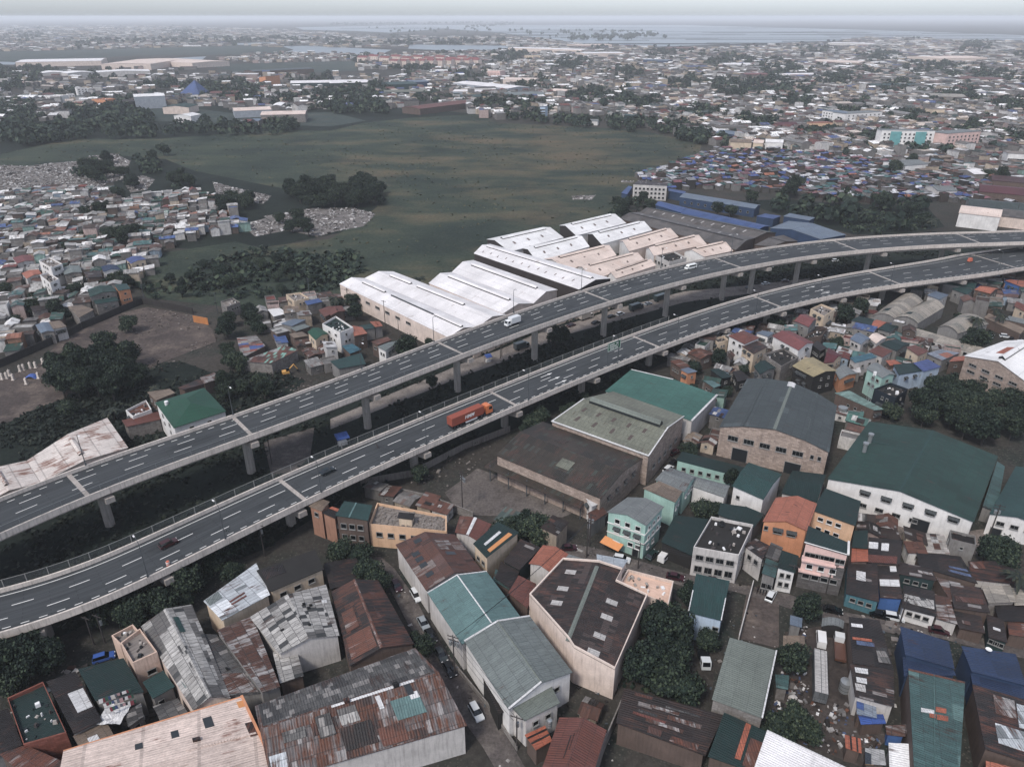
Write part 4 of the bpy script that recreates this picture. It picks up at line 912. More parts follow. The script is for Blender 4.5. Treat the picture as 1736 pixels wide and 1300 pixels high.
Bd('factory', 'tall brick factory with a slate grey two-pitch roof and a row of grilled windows', 'factory', P4('R6', (240,877), (780,1002), (818,772), (378,640)), 10.0, 'w', 3.4, r_grey, w_brick, hb=(0, F('R6', 240, 1018)),
   win=[(0, 5, 7.2, 3.0, 1.7, .06, .82), (0, 2, 7.2, 1.0, 1.4, .84, .97), (1, 6, 7, 1.6, 1.2, .1, .9)], doors=[(0, .22, 4.5, 4.2), (0, .72, 4.5, 3.8)], extras=[('ridge_cap', 0, 1, .485, .515, r_gg2, 0), ('ridge_trim', 0, 1, .215, .225, r_grey, .08), ('ridge_trim', 0, 1, .775, .785, r_grey, .08), ('ridge_cap', .9, 1, .46, .54, r_wpatch, 0)])
Bd('factory', 'factory with an olive roof, long ridge ventilator and two rows of brown skylights', 'factory', P4('R5', (1080,850), (1385,703), (1735,825), (1560,1022)), 10.0, 'g', 2.6, r_olive, w_brick,
   extras=[('roof_monitor', .1, .92, .46, .54, r_gg2, 1.6)]+[('skylight', .12+.17*i, .15+.17*i, .30, .37, r_brownsl, .03) for i in range(5)]+[('skylight', .16+.19*i, .19+.19*i, .13, .21, r_brownsl, .03) for i in range(4)]+[('verge_trim', 0, .012, 0, .5, r_wpatch, .05), ('verge_trim', .988, 1, 0, .5, r_wpatch, .05), ('verge_trim', .988, 1, .5, 1, r_wpatch, .05), ('gutter', 0, 1, 0, .015, r_wpatch, .1)],
   win=[(2, 5, 4.0, 1.8, 1.4, .1, .9)])
Bd('warehouse', 'long teal-green roof with white gutters behind the olive factory', 'warehouse', [F('R5',1475,595), F('R6',235,722), F('R6',110,850), F('R5',1345,702)], 8.0, 'g', 1.0, sheet('roof_mid_teal', '#3f7468', var=.12, rust_amt=.03, grime=.3, seam_k=.3), w_white2, extras=[('gutter', 0, 1, .98, 1, r_wpatch, .12), ('verge_trim', .0, .02, 0, .5, r_wpatch, .06)])
Bd('warehouse', 'mossy brown corrugated factory roof in front of the olive factory', 'warehouse', P4('R5', (810,1015), (1040,850), (1532,1030), (1325,1228)), 8.5, 'g', 2.0, r_brown, w_brick, win=[(2, 4, 5.5, 1.2, 1.2, .1, .9, 'a')], extras=[('patch', .5, .62, .2, .35, r_olive, .02), ('patch', .3, .4, .6, .72, r_brown, .02)])
Bd('canopy', 'mossy brown canopy roof on posts over the yard in front of the brown factory', 'canopy', P4('R5', (752,1065), (805,1030), (1255,1210), (1225,1268)), 5.5, 'm', -.5, r_brown, w_dark, bare=True)
for k, (x, y) in enumerate(((770,1075), (860,1112), (950,1148), (1040,1185), (1130,1222), (1215,1255))):
    p = G('R5', x+12, y-8, 5.3); b = MB(); b.box((0, 0, 2.7), (.3, .3, 5.4)); b.box((0, 0, 5.0), (.15, 1.2, .15))
    o = b.build('canopy_post', [steel], None, (0, 0, 0)); o.location = (p.x, p.y, 0); tag(o, ordw(k)+' steel post from the viaduct end under the brown yard canopy', 'post', 'posts under the yard canopy')
Bd('house', 'small white gatehouse with a sloping roof at the corner of the brown factory', 'house', P4('R5', (1240,1215), (1285,1195), (1325,1250), (1280,1275)), 6.0, 'm', .5, r_wpatch, w_white, win=[(3, 1, 4.4, 1.4, 1.2, .2, .8, 'a'), (2, 1, 4.4, 1.2, 1.2, .2, .8)])
# right middle
Bd('house', 'white house with a steep teal roof between the brick factory and the orange house', 'house', P4('R6', (305,1165), (385,1050), (548,1108), (458,1232)), 8.0, 'g', .9, r_green2, w_white, hb=None, win=[(3, 1, 5, 1, 1, .7, .9)])
Bd('house', 'long low mint row house with a dark green roof before the brick factory', 'house', P4('R6', (58,1008), (368,1075), (335,1118), (28,1050)), 4.0, 'm', .8, r_green3, w_mint, win=[(2, 6, 2.2, 1.2, 1.2, .1, .95)])
Bd('shed', 'white-walled shed with a grey barrel roof below the row house', 'shed', P4('R6', (105,1165), (130,1120), (297,1165), (270,1222)), 5.5, 'b', 1.0, r_grey_l, w_white)
Bd('house', 'dark green roof beside the orange gabled house', 'house', P4('R6', (545,1200), (600,1090), (765,1110), (720,1245)), 6.5, 'g', .8, r_green3, w_white2)
Bd('house', 'orange house with a broad orange gabled roof', 'house', [F('BS',20,97), F('BS',238,143), F('BS',287,10), F('BS',85,-20)], 8.5, 'g', 1.5, r_or, w_orange, win=[(0, 2, 6.3, 2.0, 1.3, .2, .85, 'a'), (0, 1, 6.6, 1, 1.2, .03, .12), (3, 3, 6.3, 1.2, 1.2, .1, .9)])
Bd('house', 'peach house with a dark green roof and small white windows beside the orange house', 'house', [F('BS',262,45), F('BS',476,118), F('R6',935,1240), F('R6',760,1180)], 8.0, 'm', .2, r_green3, w_peach, win=[(0, 3, 6.2, 1.4, 1.2, .1, .75, 'w'), (0, 3, 3.2, 1.4, 1.2, .1, .75, 'w')])
Bd('apartment_building', 'pink four-storey block with balconies, grey tiled base and a dark green roof', 'apartment block', [F('BS',220,218), F('BS',444,264), F('BS',446,202), F('BS',240,135)], 12.0, 'm', 1.0, r_green3, w_pink,
   win=[(0, 2, 9.7, 3.4, 1.5, .05, .72), (0, 1, 9.7, 2.0, 1.3, .78, .97), (0, 3, 6.6, 1.4, 1.4, .06, .9, 'w'), (0, 4, 3.7, 1.6, 1.3, .05, .95), (1, 1, 6.6, 1.1, 1.2, .3, .7)], extras=[('verge_trim', 0, .05, 0, 1, w_white, .5), ('verge_trim', .0, 1, .95, 1, w_white, .4)])
# a grey tiled base and balcony slabs of the pink block
def pink_details():
    h = 12.0; A, B = G('BS', 220, 218, h), G('BS', 444, 264, h); d = (B-A).normalized(); n = Vector((d.y, -d.x, 0)); n = n if n.y < 0 else -n
    r = [o for o in bpy.data.objects if o.get('label', '').startswith('pink four-storey')][0]; o = r.location; L = (B-A).length
    for nm, z0, z1, f0, f1, out, m in (('base_wall', 0, 4.7, .02, .98, .22, w_tile), ('balcony', 5.0, 5.3, .0, .5, 1.0, w_pink), ('balcony', 8.2, 8.5, .02, .78, 1.1, w_pink), ('balcony', 8.5, 9.2, .02, .75, .5, w_pink), ('wall_panel', 4.8, 8.0, .78, .98, .2, w_tile)):
        b = MB(); c = A+d*L*(f0+f1)/2+n*(out/2-.4); b.box((c.x, c.y, (z0+z1)/2), (L*(f1-f0), out+.02, z1-z0), math.atan2(d.y, d.x)); b.build(nm, [m], r, o)
pink_details()
Bd('house', 'narrow white house with a dark green roof left of the pink block', 'house', P4('BS', (90,330), (180,348), (197,265), (112,245)), 6.5, 'm', .5, r_green3, w_white, win=[(0, 2, 4.8, 1.0, 1.3, .1, .9), (0, 2, 2.2, 1.0, 1.3, .1, .9)])
Bd('house', 'pale teal-roofed shop left of the narrow white house', 'house', P4('BS', (15,355), (82,372), (98,300), (35,283)), 5.5, 'm', .4, r_teal2, w_grey, win=[(0, 2, 2.2, 1.4, 1.6, .1, .9)])
Bd('house', 'grey roof between the orange house and the narrow white house', 'house', P4('BS', (30,275), (95,290), (120,225), (60,205)), 6.0, 'm', .4, r_asb2, w_block)
# bottom right shanties
SH = [((430,440),(590,490),(582,305),(440,275),4.5,r_dark2,w_turq,'dark brown roof with one white skylight sheet above a turquoise shop front',[('patch',.45,.7,.3,.6,r_wpatch,.04)]),
 ((598,460),(706,476),(682,312),(582,305),4.2,r_dark2,w_bblue,'dark brown roof crossed by a white sheet above a bright blue shop front',[('patch',.35,.55,.05,.95,r_wpatch,.04),('patch',.8,.97,.6,.9,r_wpatch,.05)]),
 ((535,290),(692,308),(705,190),(540,165),5.0,r_dark,w_brown,'black-brown roof with two white squares and a brick-red lower strip',[('patch',.55,.8,.02,.3,r_wpatch,.04),('patch',.5,.8,.4,.62,r_wpatch,.04),('patch',.02,.3,.0,.9,r_brick,.03)]),
 ((455,285),(538,292),(535,215),(460,215),5.5,r_opatch,w_brown,'small rusty orange roof beside the pink block',[]),
 ((458,215),(535,230),(535,140),(470,135),6.0,r_green3,w_brown,'small dark green roof beside the pink block',[]),
 ((690,345),(872,388),(850,330),(682,283),4.5,r_dark2,w_teald,'long dark brown roof with a grilled white window wall below it',[('patch',.4,.6,.55,.95,r_stripe,.03)]),
 ((705,510),(872,562),(862,438),(712,400),4.2,r_dark,w_white,'dark roof with a broad pale strip above a white street front',[('patch',.25,.6,.05,.95,r_asb,.04)]),
 ((872,562),(975,600),(935,470),(862,445),3.8,r_stripe,w_white2,'rust and white striped low roof at the street bend',[]),
 ((790,310),(1075,402),(990,268),(775,238),4.6,r_dark,w_brown,'wide black-brown roof with faded blue strips at its far corner',[('patch',.2,.3,.55,.95,sheet('sheet_faded_blue','#5a6d94'),.04),('patch',.4,.48,.6,.95,sheet('sheet_faded_blue','#5a6d94'),.04)]),
 ((1048,372),(1245,402),(1160,290),(1028,283),4.6,r_rustd,w_white2,'rust-striped dark roof beside the drooping palm',[('patch',.6,.95,.05,.5,r_rust_or,.03)]),
 ((960,512),(1135,545),(1090,420),(938,395),4.4,r_dark2,w_brown,'dark brown roof with rusty sheets left of the cream flat roof',[('patch',.3,.5,.1,.9,r_rust,.03)]),
 ((1130,488),(1262,490),(1235,410),(1093,402),5.2,r_sand,w_block,'pale cream-grey sheet roof among the dark shanty roofs',[]),
 ((1258,498),(1320,505),(1300,430),(1232,410),5.0,r_sand,w_block,'narrow pale grey roof right of the pale cream-grey one',[]),
 ((1180,575),(1330,590),(1310,505),(1160,498),4.3,r_dark,w_brown,'black roof at the right edge below the pale grey roofs',[]),
 ((1130,655),(1220,690),(1200,580),(1120,540),4.0,r_dark2,w_teald,'dark brown roof with white scraps beside the lane',[('patch',.4,.5,.3,.7,r_wpatch,.04)]),
 ((1230,640),(1330,665),(1310,580),(1220,570),4.0,r_rust_or,w_brown,'rusty orange roof at the right edge above the lane',[]),
 ((985,610),(1110,645),(1090,560),(960,525),3.6,r_dark2,w_brown,'low dark roof beside the white car in the lane',[('patch',.3,.5,.2,.5,r_rust,.03)]),
 ((945,480),(1000,500),(990,400),(870,360),4.0,r_stripe,w_brown,'narrow roof heaped with white scrap between dark roofs',[]),
 ((1150,290),(1260,330),(1250,400),(1240,405),4.0,r_rustd,w_brown,'thin rusted roof under the palm at the right',[]),
 ((645,1300),(762,1320),(742,1185),(640,1170),4.5,r_whitew,w_grey,'white sheet roof at the bottom edge beside the worn teal roof',[]),
 ((630,1130),(720,1150),(735,1090),(625,1085),3.5,r_stripe,w_bblue,'low white and rust roof with a blue banner below it',[])]
for a, b_, c, d, h, rm, wm, lb, ex in SH:
    Bd('shanty_house', lb, 'house', P4('BS', a, b_, c, d), h, 'm', -.5, rm, wm, extras=ex, group='shanty houses at the lower right', win=[(0, 3, 2.4, 1.2, 1.1, .1, .9)] if wm in (w_turq, w_white, w_teald) else ())
Bd('warehouse', 'navy blue two-level roof beside the lane above the worn teal roof', 'warehouse', P4('BS', (690,620), (932,685), (960,818), (715,760)), 6.5, 'm', .6, r_blue, w_navy)
Bd('shed', 'lower navy blue skirt roof between the blue roof and the worn teal roof', 'shed', P4('BS', (705,765), (955,822), (968,850), (710,860)), 5.4, 'm', .3, r_blue, w_navy)
Bd('warehouse', 'broad navy blue roof with a satellite dish near the right edge', 'warehouse', P4('BS', (990,715), (1260,745), (1310,900), (1040,840)), 6.5, 'm', .5, r_blue, w_navy)
Bd('warehouse', 'lower navy blue roof slope between the satellite dish roof and the rusty striped roof', 'warehouse', P4('BS', (1035,845), (1310,905), (1330,985), (1045,900)), 5.6, 'm', .4, r_blue, w_navy)
Bd('warehouse', 'long worn teal roof with small orange patches at the lower right', 'warehouse', P4('BS', (730,828), (1012,882), (985,1330), (758,1330)), 7.0, 'm', .6, r_teal2, w_brown, extras=[('gutter', 0, .02, 0, 1, r_rust_or, .3), ('patch', .40, .44, .2, .45, r_wpatch, .04), ('patch', .36, .41, .48, .68, r_opatch, .04), ('patch', .44, .49, .5, .72, r_opatch, .04), ('patch', .44, .48, .36, .48, r_opatch, .04), ('ridge_trim', 0, 1, .45, .46, r_teal, .06)])
Bd('warehouse', 'rusty brown roof with blocks of white striped sheets in the lower right corner', 'warehouse', P4('BS', (1042,905), (1330,975), (1360,1290), (1105,1220)), 6.5, 'm', .6, r_rustd, w_brown, extras=[('patch', .08, .38, .35, .72, r_stripe, .04), ('patch', .55, .85, .3, .9, r_metal, .04), ('patch', .12, .5, .75, .98, r_metal, .04)])
Bd('house', 'bright terracotta roof edge in the bottom right corner', 'house', P4('BS', (1110,1275), (1330,1320), (1330,1420), (1110,1400)), 5.5, 'm', .4, r_or, w_brown)
Bd('row_house', 'long row of black-brown roofs beside the scrap yard, upper part with orange strips', 'house', P4('BS', (440,572), (592,580), (662,822), (460,800)), 5.0, 'm', .5, r_dark, w_brown, extras=[('patch', .15, .22, .05, .4, r_wpatch, .04), ('patch', .45, .5, .05, .6, r_opatch, .04), ('patch', .52, .6, .15, .65, sheet('sheet_faded_blue', '#5a6d94'), .05), ('patch', .6, .9, .66, .96, r_asb2, .04)])
Bd('row_house', 'lower part of the black-brown roof row with open white rooms beside the scrap yard', 'house', P4('BS', (445,800), (662,822), (665,1005), (470,960)), 5.0, 'm', .4, r_dark2, w_white2, extras=[('patch', .1, .25, .1, .4, r_wpatch, .05), ('patch', .4, .55, .1, .35, r_wpatch, .05), ('patch', .6, .8, .05, .3, r_skyl, .05)])
Bd('shed', 'shed covered with printed tarpaulin pieces beside the scrap yard', 'shed', P4('BS', (478,975), (575,990), (580,1060), (478,1045)), 3.6, 'm', .4, sheet('tarp_mixed', '#8d9aac', '#3a62a4', .4, alt2='#c58f3f', alt2_amt=.2, rust_amt=0, seam=1.4, row=1.6), w_brown)
Bd('shed', 'shed under a bright blue tarpaulin beside the scrap yard', 'shed', P4('BS', (485,1045), (610,1040), (625,1085), (500,1095)), 3.0, 'm', .3, sheet('tarp_blue', '#2f62b8', rust_amt=0, grime=.2), w_brown)
Bd('shed', 'rusty orange striped shack roof at the bottom of the scrap yard', 'shed', P4('BS', (420,1145), (500,1160), (505,1230), (425,1210)), 3.5, 'm', .3, r_opatch, w_brown, extras=[('patch', .0, 1, .3, .42, r_dark, .03), ('patch', 0, 1, .7, .8, r_dark, .03)])
Bd('shed', 'shack under a torn black and white banner at the bottom of the scrap yard', 'shed', P4('BS', (520,1210), (615,1215), (625,1290), (520,1290)), 3.5, 'm', .3, sheet('tarp_banner', '#a9a6a4', '#3d4652', .35, alt2='#b08a55', alt2_amt=.1, rust_amt=0, seam=1.3, row=1.4), w_brown)
Bd('shed', 'small grey shed with an orange-patched sheet roof at the top of the scrap yard', 'shed', P4('BS', (120,660), (225,655), (228,700), (118,715)), 3.2, 'm', .3, r_tan, w_brown)
Bd('shed', 'small blue-grey roofed shed under the street tree', 'shed', P4('BS', (155,560), (215,570), (212,615), (152,605)), 3.6, 'm', .3, r_blueg, w_grey)
Bd('shed', 'low grey barrel-vaulted carport beside the lane', 'shed', P4('BS', (312,570), (420,585), (415,620), (308,610)), 3.2, 'b', .7, r_grey_l, w_dark)
Bd('shed', 'dark block hut between the grey-sage warehouse and the yard rubbish', 'shed', P4('BS', (80,850), (150,850), (145,920), (85,915)), 3.5, 'm', .3, r_teal2, w_block)
# right of the viaduct, middle distance
ML = [('R6',(285,430),(360,405),(440,440),(365,472),9.0,'g',1.2,r_brick,w_white,'white and tan house with a brown-red hip roof beside the viaduct'),
 ('R6',(350,480),(425,455),(478,485),(410,520),8.0,'m',.5,r_rustd,w_cream,'cream house with a rust-striped sheet roof in front of the brown-red hip roof'),
 ('R6',(500,432),(590,408),(706,466),(630,502),8.5,'g',1.3,r_pinkred,w_white,'white house with a long rose-red gabled roof'),
 ('R6',(608,357),(662,325),(722,350),(680,388),9.0,'g',1.3,r_pinkred,w_grey,'tall grey house with a rose-red roof nearest the viaduct'),
 ('R6',(688,300),(740,275),(808,300),(755,335),9.0,'f',0,f_conc,w_cream,'cream flat-roofed house with balconies against the viaduct'),
 ('R6',(455,520),(560,490),(630,535),(545,580),6.5,'f',0,f_dark,w_block,'grey block house with plants and rusty sheets on its open roof'),
 ('R6',(410,580),(465,550),(520,590),(440,620),5.5,'g',.8,r_green3,w_grey,'small dark grey-green gabled roof behind the brick factory'),
 ('R6',(598,578),(700,535),(818,602),(702,632),8.0,'g',1.0,r_gold,w_dark,'black-walled house with a tan-gold roof behind the brick factory'),
 ('R6',(752,565),(775,488),(845,530),(800,560),6.0,'g',1.2,r_maroon,w_cream,'steep maroon roof with a pale gable wall'),
 ('R6',(690,480),(720,455),(770,490),(735,512),6.0,'m',.5,r_dark,w_dark,'black roof between the rose roof and the maroon roof'),
 ('R6',(805,600),(860,575),(918,615),(830,645),5.5,'g',.8,r_grey_l,w_orange,'orange-walled house with a grey roof right of the tan-gold roof'),
 ('R6',(960,590),(1015,562),(1105,620),(1040,638),9.5,'g',.8,r_grey_l,w_mint,'mint green three-storey house with a sage roof'),
 ('R6',(878,545),(985,515),(1015,535),(905,570),6.0,'m',.6,sheet('roof_turquoise','#2d7487',rust_amt=.02),w_white2,'white house with a turquoise roof behind the mint house'),
 ('R6',(1090,578),(1195,562),(1245,600),(1120,628),6.5,'m',.5,r_green3,w_blue,'dark green roof over pale blue walls right of the mint house'),
 ('R6',(1190,570),(1262,545),(1328,582),(1240,612),6.5,'m',.5,sheet('roof_violet_blue','#4a5fa0',rust_amt=.02),w_blue,'violet-blue roof beside the dense trees'),
 ('R6',(1000,690),(1080,660),(1165,690),(1105,735),8.0,'f',0,f_dark,plaster('wall_ink_blue','#27333f',.3),'ink-blue walled house with a cluttered flat roof in front of the trees'),
 ('R6',(805,715),(880,700),(1050,790),(1000,800),4.5,'m',.4,sheet('roof_pale_sage','#7d9a90',rust_amt=.1),w_brown,'narrow pale sage roof over a brown wall beside the radio mast'),
 ('R6',(880,445),(930,415),(985,445),(935,472),6.0,'g',.8,r_blueg,w_white2,'pale blue-grey gabled roof among the brown roofs'),
 ('R6',(970,440),(1010,415),(1062,440),(1010,470),6.0,'g',.7,r_cream,w_white2,'cream roof right of the pale blue-grey gable'),
 ('R6',(885,360),(925,335),(1000,350),(985,385),6.0,'m',.5,r_green3,w_grey,'dark green roof with sheds beside the orange patch under the viaduct'),
 ('R6',(960,385),(1010,352),(1060,365),(1015,400),6.0,'m',.4,r_opatch,w_grey,'orange sheet roof between two dark green roofs'),
 ('R6',(1015,400),(1060,368),(1120,385),(1075,418),6.0,'m',.4,r_green3,w_grey,'dark green roof right of the orange sheet roof'),
 ('R6',(1155,492),(1200,475),(1268,505),(1215,535),6.5,'m',.5,r_brick,w_cream,'tan house with a brown roof right of centre among low roofs'),
 ('R6',(1055,555),(1100,548),(1140,570),(1075,580),5.0,'m',.3,r_opatch,w_brown,'small orange roof left of the dark green and blue roofs'),
 ('R6',(970,510),(1020,480),(1090,505),(1040,540),5.0,'m',.4,r_brick,w_white2,'brown-red roof behind the turquoise roof'),
 ('R6',(1030,470),(1100,448),(1175,470),(1110,505),5.5,'g',.6,r_green3,w_grey,'dark teal roof behind the brown-red roof'),
 ('R6',(1255,520),(1330,498),(1420,515),(1330,555),5.0,'m',.3,sheet('roof_lilac_patched','#8c93a3','#a5674f',.3,rust_amt=.15),w_grey,'lilac-grey patched roof left of the white-roofed brick hall'),
 ('R6',(1365,560),(1390,535),(1452,528),(1450,555),5.0,'m',.3,r_or,w_brown,'orange strip roof touching the white-roofed brick hall'),
 ('R6',(1335,175),(1360,155),(1508,168),(1490,200),6.0,'g',.8,r_green2,w_grey,'teal roof just below the lower viaduct at the right'),
 ('R6',(1378,205),(1425,190),(1485,205),(1455,235),5.5,'m',.5,r_green2,w_grey,'second teal roof below the viaduct, left of the palm trees'),
 ('R6',(1490,205),(1540,188),(1610,200),(1570,225),6.0,'g',.9,r_or,w_brown,'brown house with an orange roof behind the palm trees'),
 ('R6',(1640,165),(1665,155),(1760,165),(1730,200),6.0,'m',.5,r_or,w_bblue,'blue house with an orange roof at the right edge below the viaduct'),
 ('R6',(1258,235),(1300,212),(1365,230),(1320,258),5.5,'m',.4,r_blueg,w_white2,'small pale blue roof above the barrel-roofed sheds'),
 ('R6',(1685,285),(1700,262),(1790,300),(1770,330),6.5,'g',1,r_brick,w_cream,'cream house with a brown gabled roof at the right edge'),
 ('R6',(0,560),(45,545),(100,580),(60,600),5.0,'m',.4,r_rust_or,w_brown,'rust roof at the left end of the houses behind the teal factory roof'),
 ('R6',(85,515),(150,490),(215,520),(150,545),5.5,'g',.7,r_rust_or,w_brown,'orange-rust gabled roof under the viaduct trees'),
 ('R6',(50,600),(90,585),(135,605),(85,620),6.0,'m',.4,r_blueg,w_orange,'small orange house with a blue-grey roof behind the teal factory roof'),
 ('R6',(195,600),(240,590),(305,630),(255,645),4.5,'m',.4,r_green3,w_dark,'dark green roof left of the brick factory'),
 ('R6',(305,610),(345,600),(400,640),(330,660),4.0,'m',.4,r_dark,w_dark,'black low roof beside the brick factory corner'),
 ('R6',(165,655),(205,650),(250,672),(215,690),4.5,'m',.3,r_teal,w_brown,'pale teal shack roof left of the brick factory'),
 ('R6',(420,420),(455,405),(510,415),(480,440),6.5,'m',.4,r_blueg,w_white,'pale blue-white roof between the brown-red and the rose roofs'),
 ('R6',(640,450),(690,415),(770,390),(745,430),6.0,'f',0,f_dark,w_brown,'plant-covered flat roof beside the tall grey house'),
 ('R6',(210,445),(265,430),(285,450),(235,465),6.5,'f',0,f_conc,w_cream,'small cream flat-roofed house left of the white and tan house')]
for rg, a, b_, c, d, h, pf, rs, rm, wm, lb in ML:
    rw = random.Random(lb); q_ = lambda e, z: (e, rw.choice((1, 2, 2, 3)), z-rw.uniform(0, .4), rw.choice((.8, 1.0, 1.3)), rw.choice((.8, 1.0, 1.1)), rw.uniform(.05, .3), rw.uniform(.65, .95), rw.choice(('d', 'd', 'da')))
    ph = [q_(3, h-1.7), q_(2, h-1.7), q_(0, h-1.7)]+([q_(3, h-4.6), q_(2, h-4.6), q_(0, h-4.6)] if h > 7.5 else [])
    Bd('house', lb, 'house', P4(rg, a, b_, c, d), h, pf, rs, rm, wm, win=ph, over=0 if pf == 'f' else .35, group='houses between the viaduct and the brick factory', hip=.28 if 'hip' in lb else 0)
bays = [(( 985,335),(1105,350),(1240,262),(1140,228)),((1095,345),(1215,370),(1345,290),(1250,262)),((1310,390),(1410,420),(1560,372),(1420,328))]
for i, (a, b_, c, d) in enumerate(bays):
    Bd('shed', ['green and cream striped barrel roof nearest the viaduct', 'grey, green and cream striped barrel roof right of the first one', 'pale grey barrel roof beside the round tree'][i], 'shed', P4('R6', a, b_, c, d), 5.0, 'b', 2.0, r_sand, w_grey, group='barrel-roofed sheds',
       extras=([('patch', .12, .24, .02, .29, r_green3, .03), ('patch', .12, .24, .31, .49, r_green3, .03)] if i < 2 else ()))
Bd('row_house', 'very long low pale grey roof running from the barrel sheds to the white-roofed hall', 'row house', P4('R6', (1140,405), (1175,385), (1545,492), (1490,510)), 4.5, 'm', -.6, r_sand, w_white2, win=[(3, 10, 2.6, 1.4, 1.4, .05, .95)])
Bd('row_house', 'long narrow tan roof at the right edge above the parked cars', 'row house', P4('R6', (1540,335), (1560,320), (1740,395), (1720,415)), 4.5, 'm', -.6, r_tan, w_brown)
Bd('row_house', 'narrow grey roof at the right edge above the long tan one', 'row house', P4('R6', (1640,345), (1660,333), (1790,360), (1770,375)), 4.5, 'm', -.5, r_grey_l, w_brown)
Bd('warehouse', 'brick hall with a big white metal roof at the right edge', 'warehouse', [F('R6',1440,528), F('R6',1760,668), F('R6',1900,520), F('R6',1640,455)], 9.5, 'g', 3.2, r_whitew, w_brick, win=[(0, 4, 7.2, 3, 1.0, .05, .9), (0, 4, 4.6, 3, 1.0, .05, .9)], extras=[('roof_monitor', .1, .9, .45, .55, r_whitew, 1.2), ('rust_patch', .3, .6, .3, .42, r_opatch, .03)])
# ---- white warehouses beyond the taller viaduct
WG = 'white warehouses beyond the viaduct'
Bd('warehouse', 'white roof bay with a long glazed strip, nearest the houses of the white warehouse block', 'warehouse', P4('Z1', (65,612), (250,570), (1085,925), (868,1005)), 8.0, 'g', 1.8, r_white, w_salmon, group=WG,
   win=[(3, 6, 5.5, 3.4, 1.1, .28, .85)], extras=[('skylight', .40, .77, .47, .49, r_skyd, .45), ('roof_monitor', .12, .34, .46, .54, r_white, .9), ('roof_monitor', .78, .99, .46, .54, r_white, .9)])
Bd('warehouse', 'white roof bay with a stepped ridge box, second bay of the white warehouse block', 'warehouse', P4('Z1', (252,570), (460,520), (1292,838), (1087,925)), 8.0, 'g', 1.8, r_white, w_salmon, group=WG, extras=[('roof_monitor', .12, .32, .46, .54, r_white, .9), ('roof_monitor', .38, .78, .46, .54, r_white, .9)])
Bd('warehouse', 'white roof bay with a cream gable behind the white box truck', 'warehouse', P4('Z1', (722,606), (890,526), (1490,756), (1268,830)), 8.5, 'g', 2.2, r_white, w_salmon, group=WG, extras=[('roof_monitor', .12, .9, .46, .54, r_white, 1.0)])
Bd('warehouse', 'white roof bay in front of the dark-sided long shed', 'warehouse', P4('Z1', (892,525), (1050,437), (1672,655), (1492,755)), 8.5, 'g', 2.2, r_white, w_salmon, group=WG, extras=[('roof_monitor', .12, .9, .46, .54, r_white, 1.0)])
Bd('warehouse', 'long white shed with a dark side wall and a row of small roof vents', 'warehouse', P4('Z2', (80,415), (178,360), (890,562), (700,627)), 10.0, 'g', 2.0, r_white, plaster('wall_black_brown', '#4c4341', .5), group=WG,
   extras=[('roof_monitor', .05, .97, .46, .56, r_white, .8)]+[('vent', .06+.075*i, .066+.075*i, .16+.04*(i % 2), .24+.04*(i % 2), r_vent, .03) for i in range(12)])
SG = [((175,332),(300,400),(592,323),(480,266),r_whitew,'white sawtooth shed at the field edge, front left of the dark gap'), ((385,385),(462,457),(747,376),(680,316),r_whitew,'white sawtooth shed between the dark gap and the long dark-sided shed'),
 ((600,250),(692,306),(962,238),(868,188),r_whitew,'white sawtooth shed farthest out at the field edge'), ((765,300),(842,356),(1116,280),(1046,233),r_whitew,'white sawtooth shed next to the brown asbestos halls'),
 ((510,448),(640,508),(905,428),(842,372),r_cream,'cream sawtooth shed beside the long white dark-sided shed'), ((700,490),(792,562),(1082,470),(1005,418),r_cream,'cream sawtooth shed just behind the van on the viaduct'),
 ((950,342),(1005,398),(1272,320),(1200,274),r_cream,'cream sawtooth shed touching the brown asbestos halls'), ((1105,385),(1150,425),(1437,362),(1367,314),r_cream,'cream sawtooth shed behind the black flat-roofed office'),
 ((1330,402),(1440,432),(1597,400),(1532,355),r_cream,'small cream sawtooth shed at the viaduct curve'), ((880,540),(925,560),(1142,488),(1095,466),r_cream,'narrow cream lean-to shed tucked under the viaduct edge')]
for i, (a, b_, c, d, rm, lb) in enumerate(SG):
    mx, my = sum(q[0] for q in (a, b_, c, d))/4, sum(q[1] for q in (a, b_, c, d))/4; a, b_, c, d = [(mx+(q[0]-mx)*1.09, my+(q[1]-my)*1.09) for q in (a, b_, c, d)]
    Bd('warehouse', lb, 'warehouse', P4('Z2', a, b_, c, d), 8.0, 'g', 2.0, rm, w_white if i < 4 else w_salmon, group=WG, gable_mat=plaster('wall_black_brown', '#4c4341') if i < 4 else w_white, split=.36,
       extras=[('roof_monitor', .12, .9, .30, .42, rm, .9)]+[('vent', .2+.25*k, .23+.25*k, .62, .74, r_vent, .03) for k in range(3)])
Bd('house', 'black flat-roofed office between the cream sheds and the viaduct', 'office', P4('Z2', (1138,420), (1240,393), (1333,440), (1232,466)), 8.0, 'f', 0, f_dark, w_white2, over=0, win=[(3, 4, 5, 1.5, 1.3, .1, .9), (2, 4, 5, 1.5, 1.3, .1, .9)])
Bd('warehouse', 'long brown asbestos hall nearest the cream sawtooth sheds', 'warehouse', P4('Z3', (75,272), (205,232), (965,398), (840,477)), 8.0, 'g', 1.8, sheet('roof_grey_brown', '#6e6661', '#5e5753', .3, var=.12, rust_amt=.08, grime=.4), w_brown,
   extras=[('ridge_cap', .02, .98, .46, .54, r_dark, .3)]+[('skylight', .08+.085*i, .09+.085*i, .62, .78, r_skyl, .03) for i in range(10)])
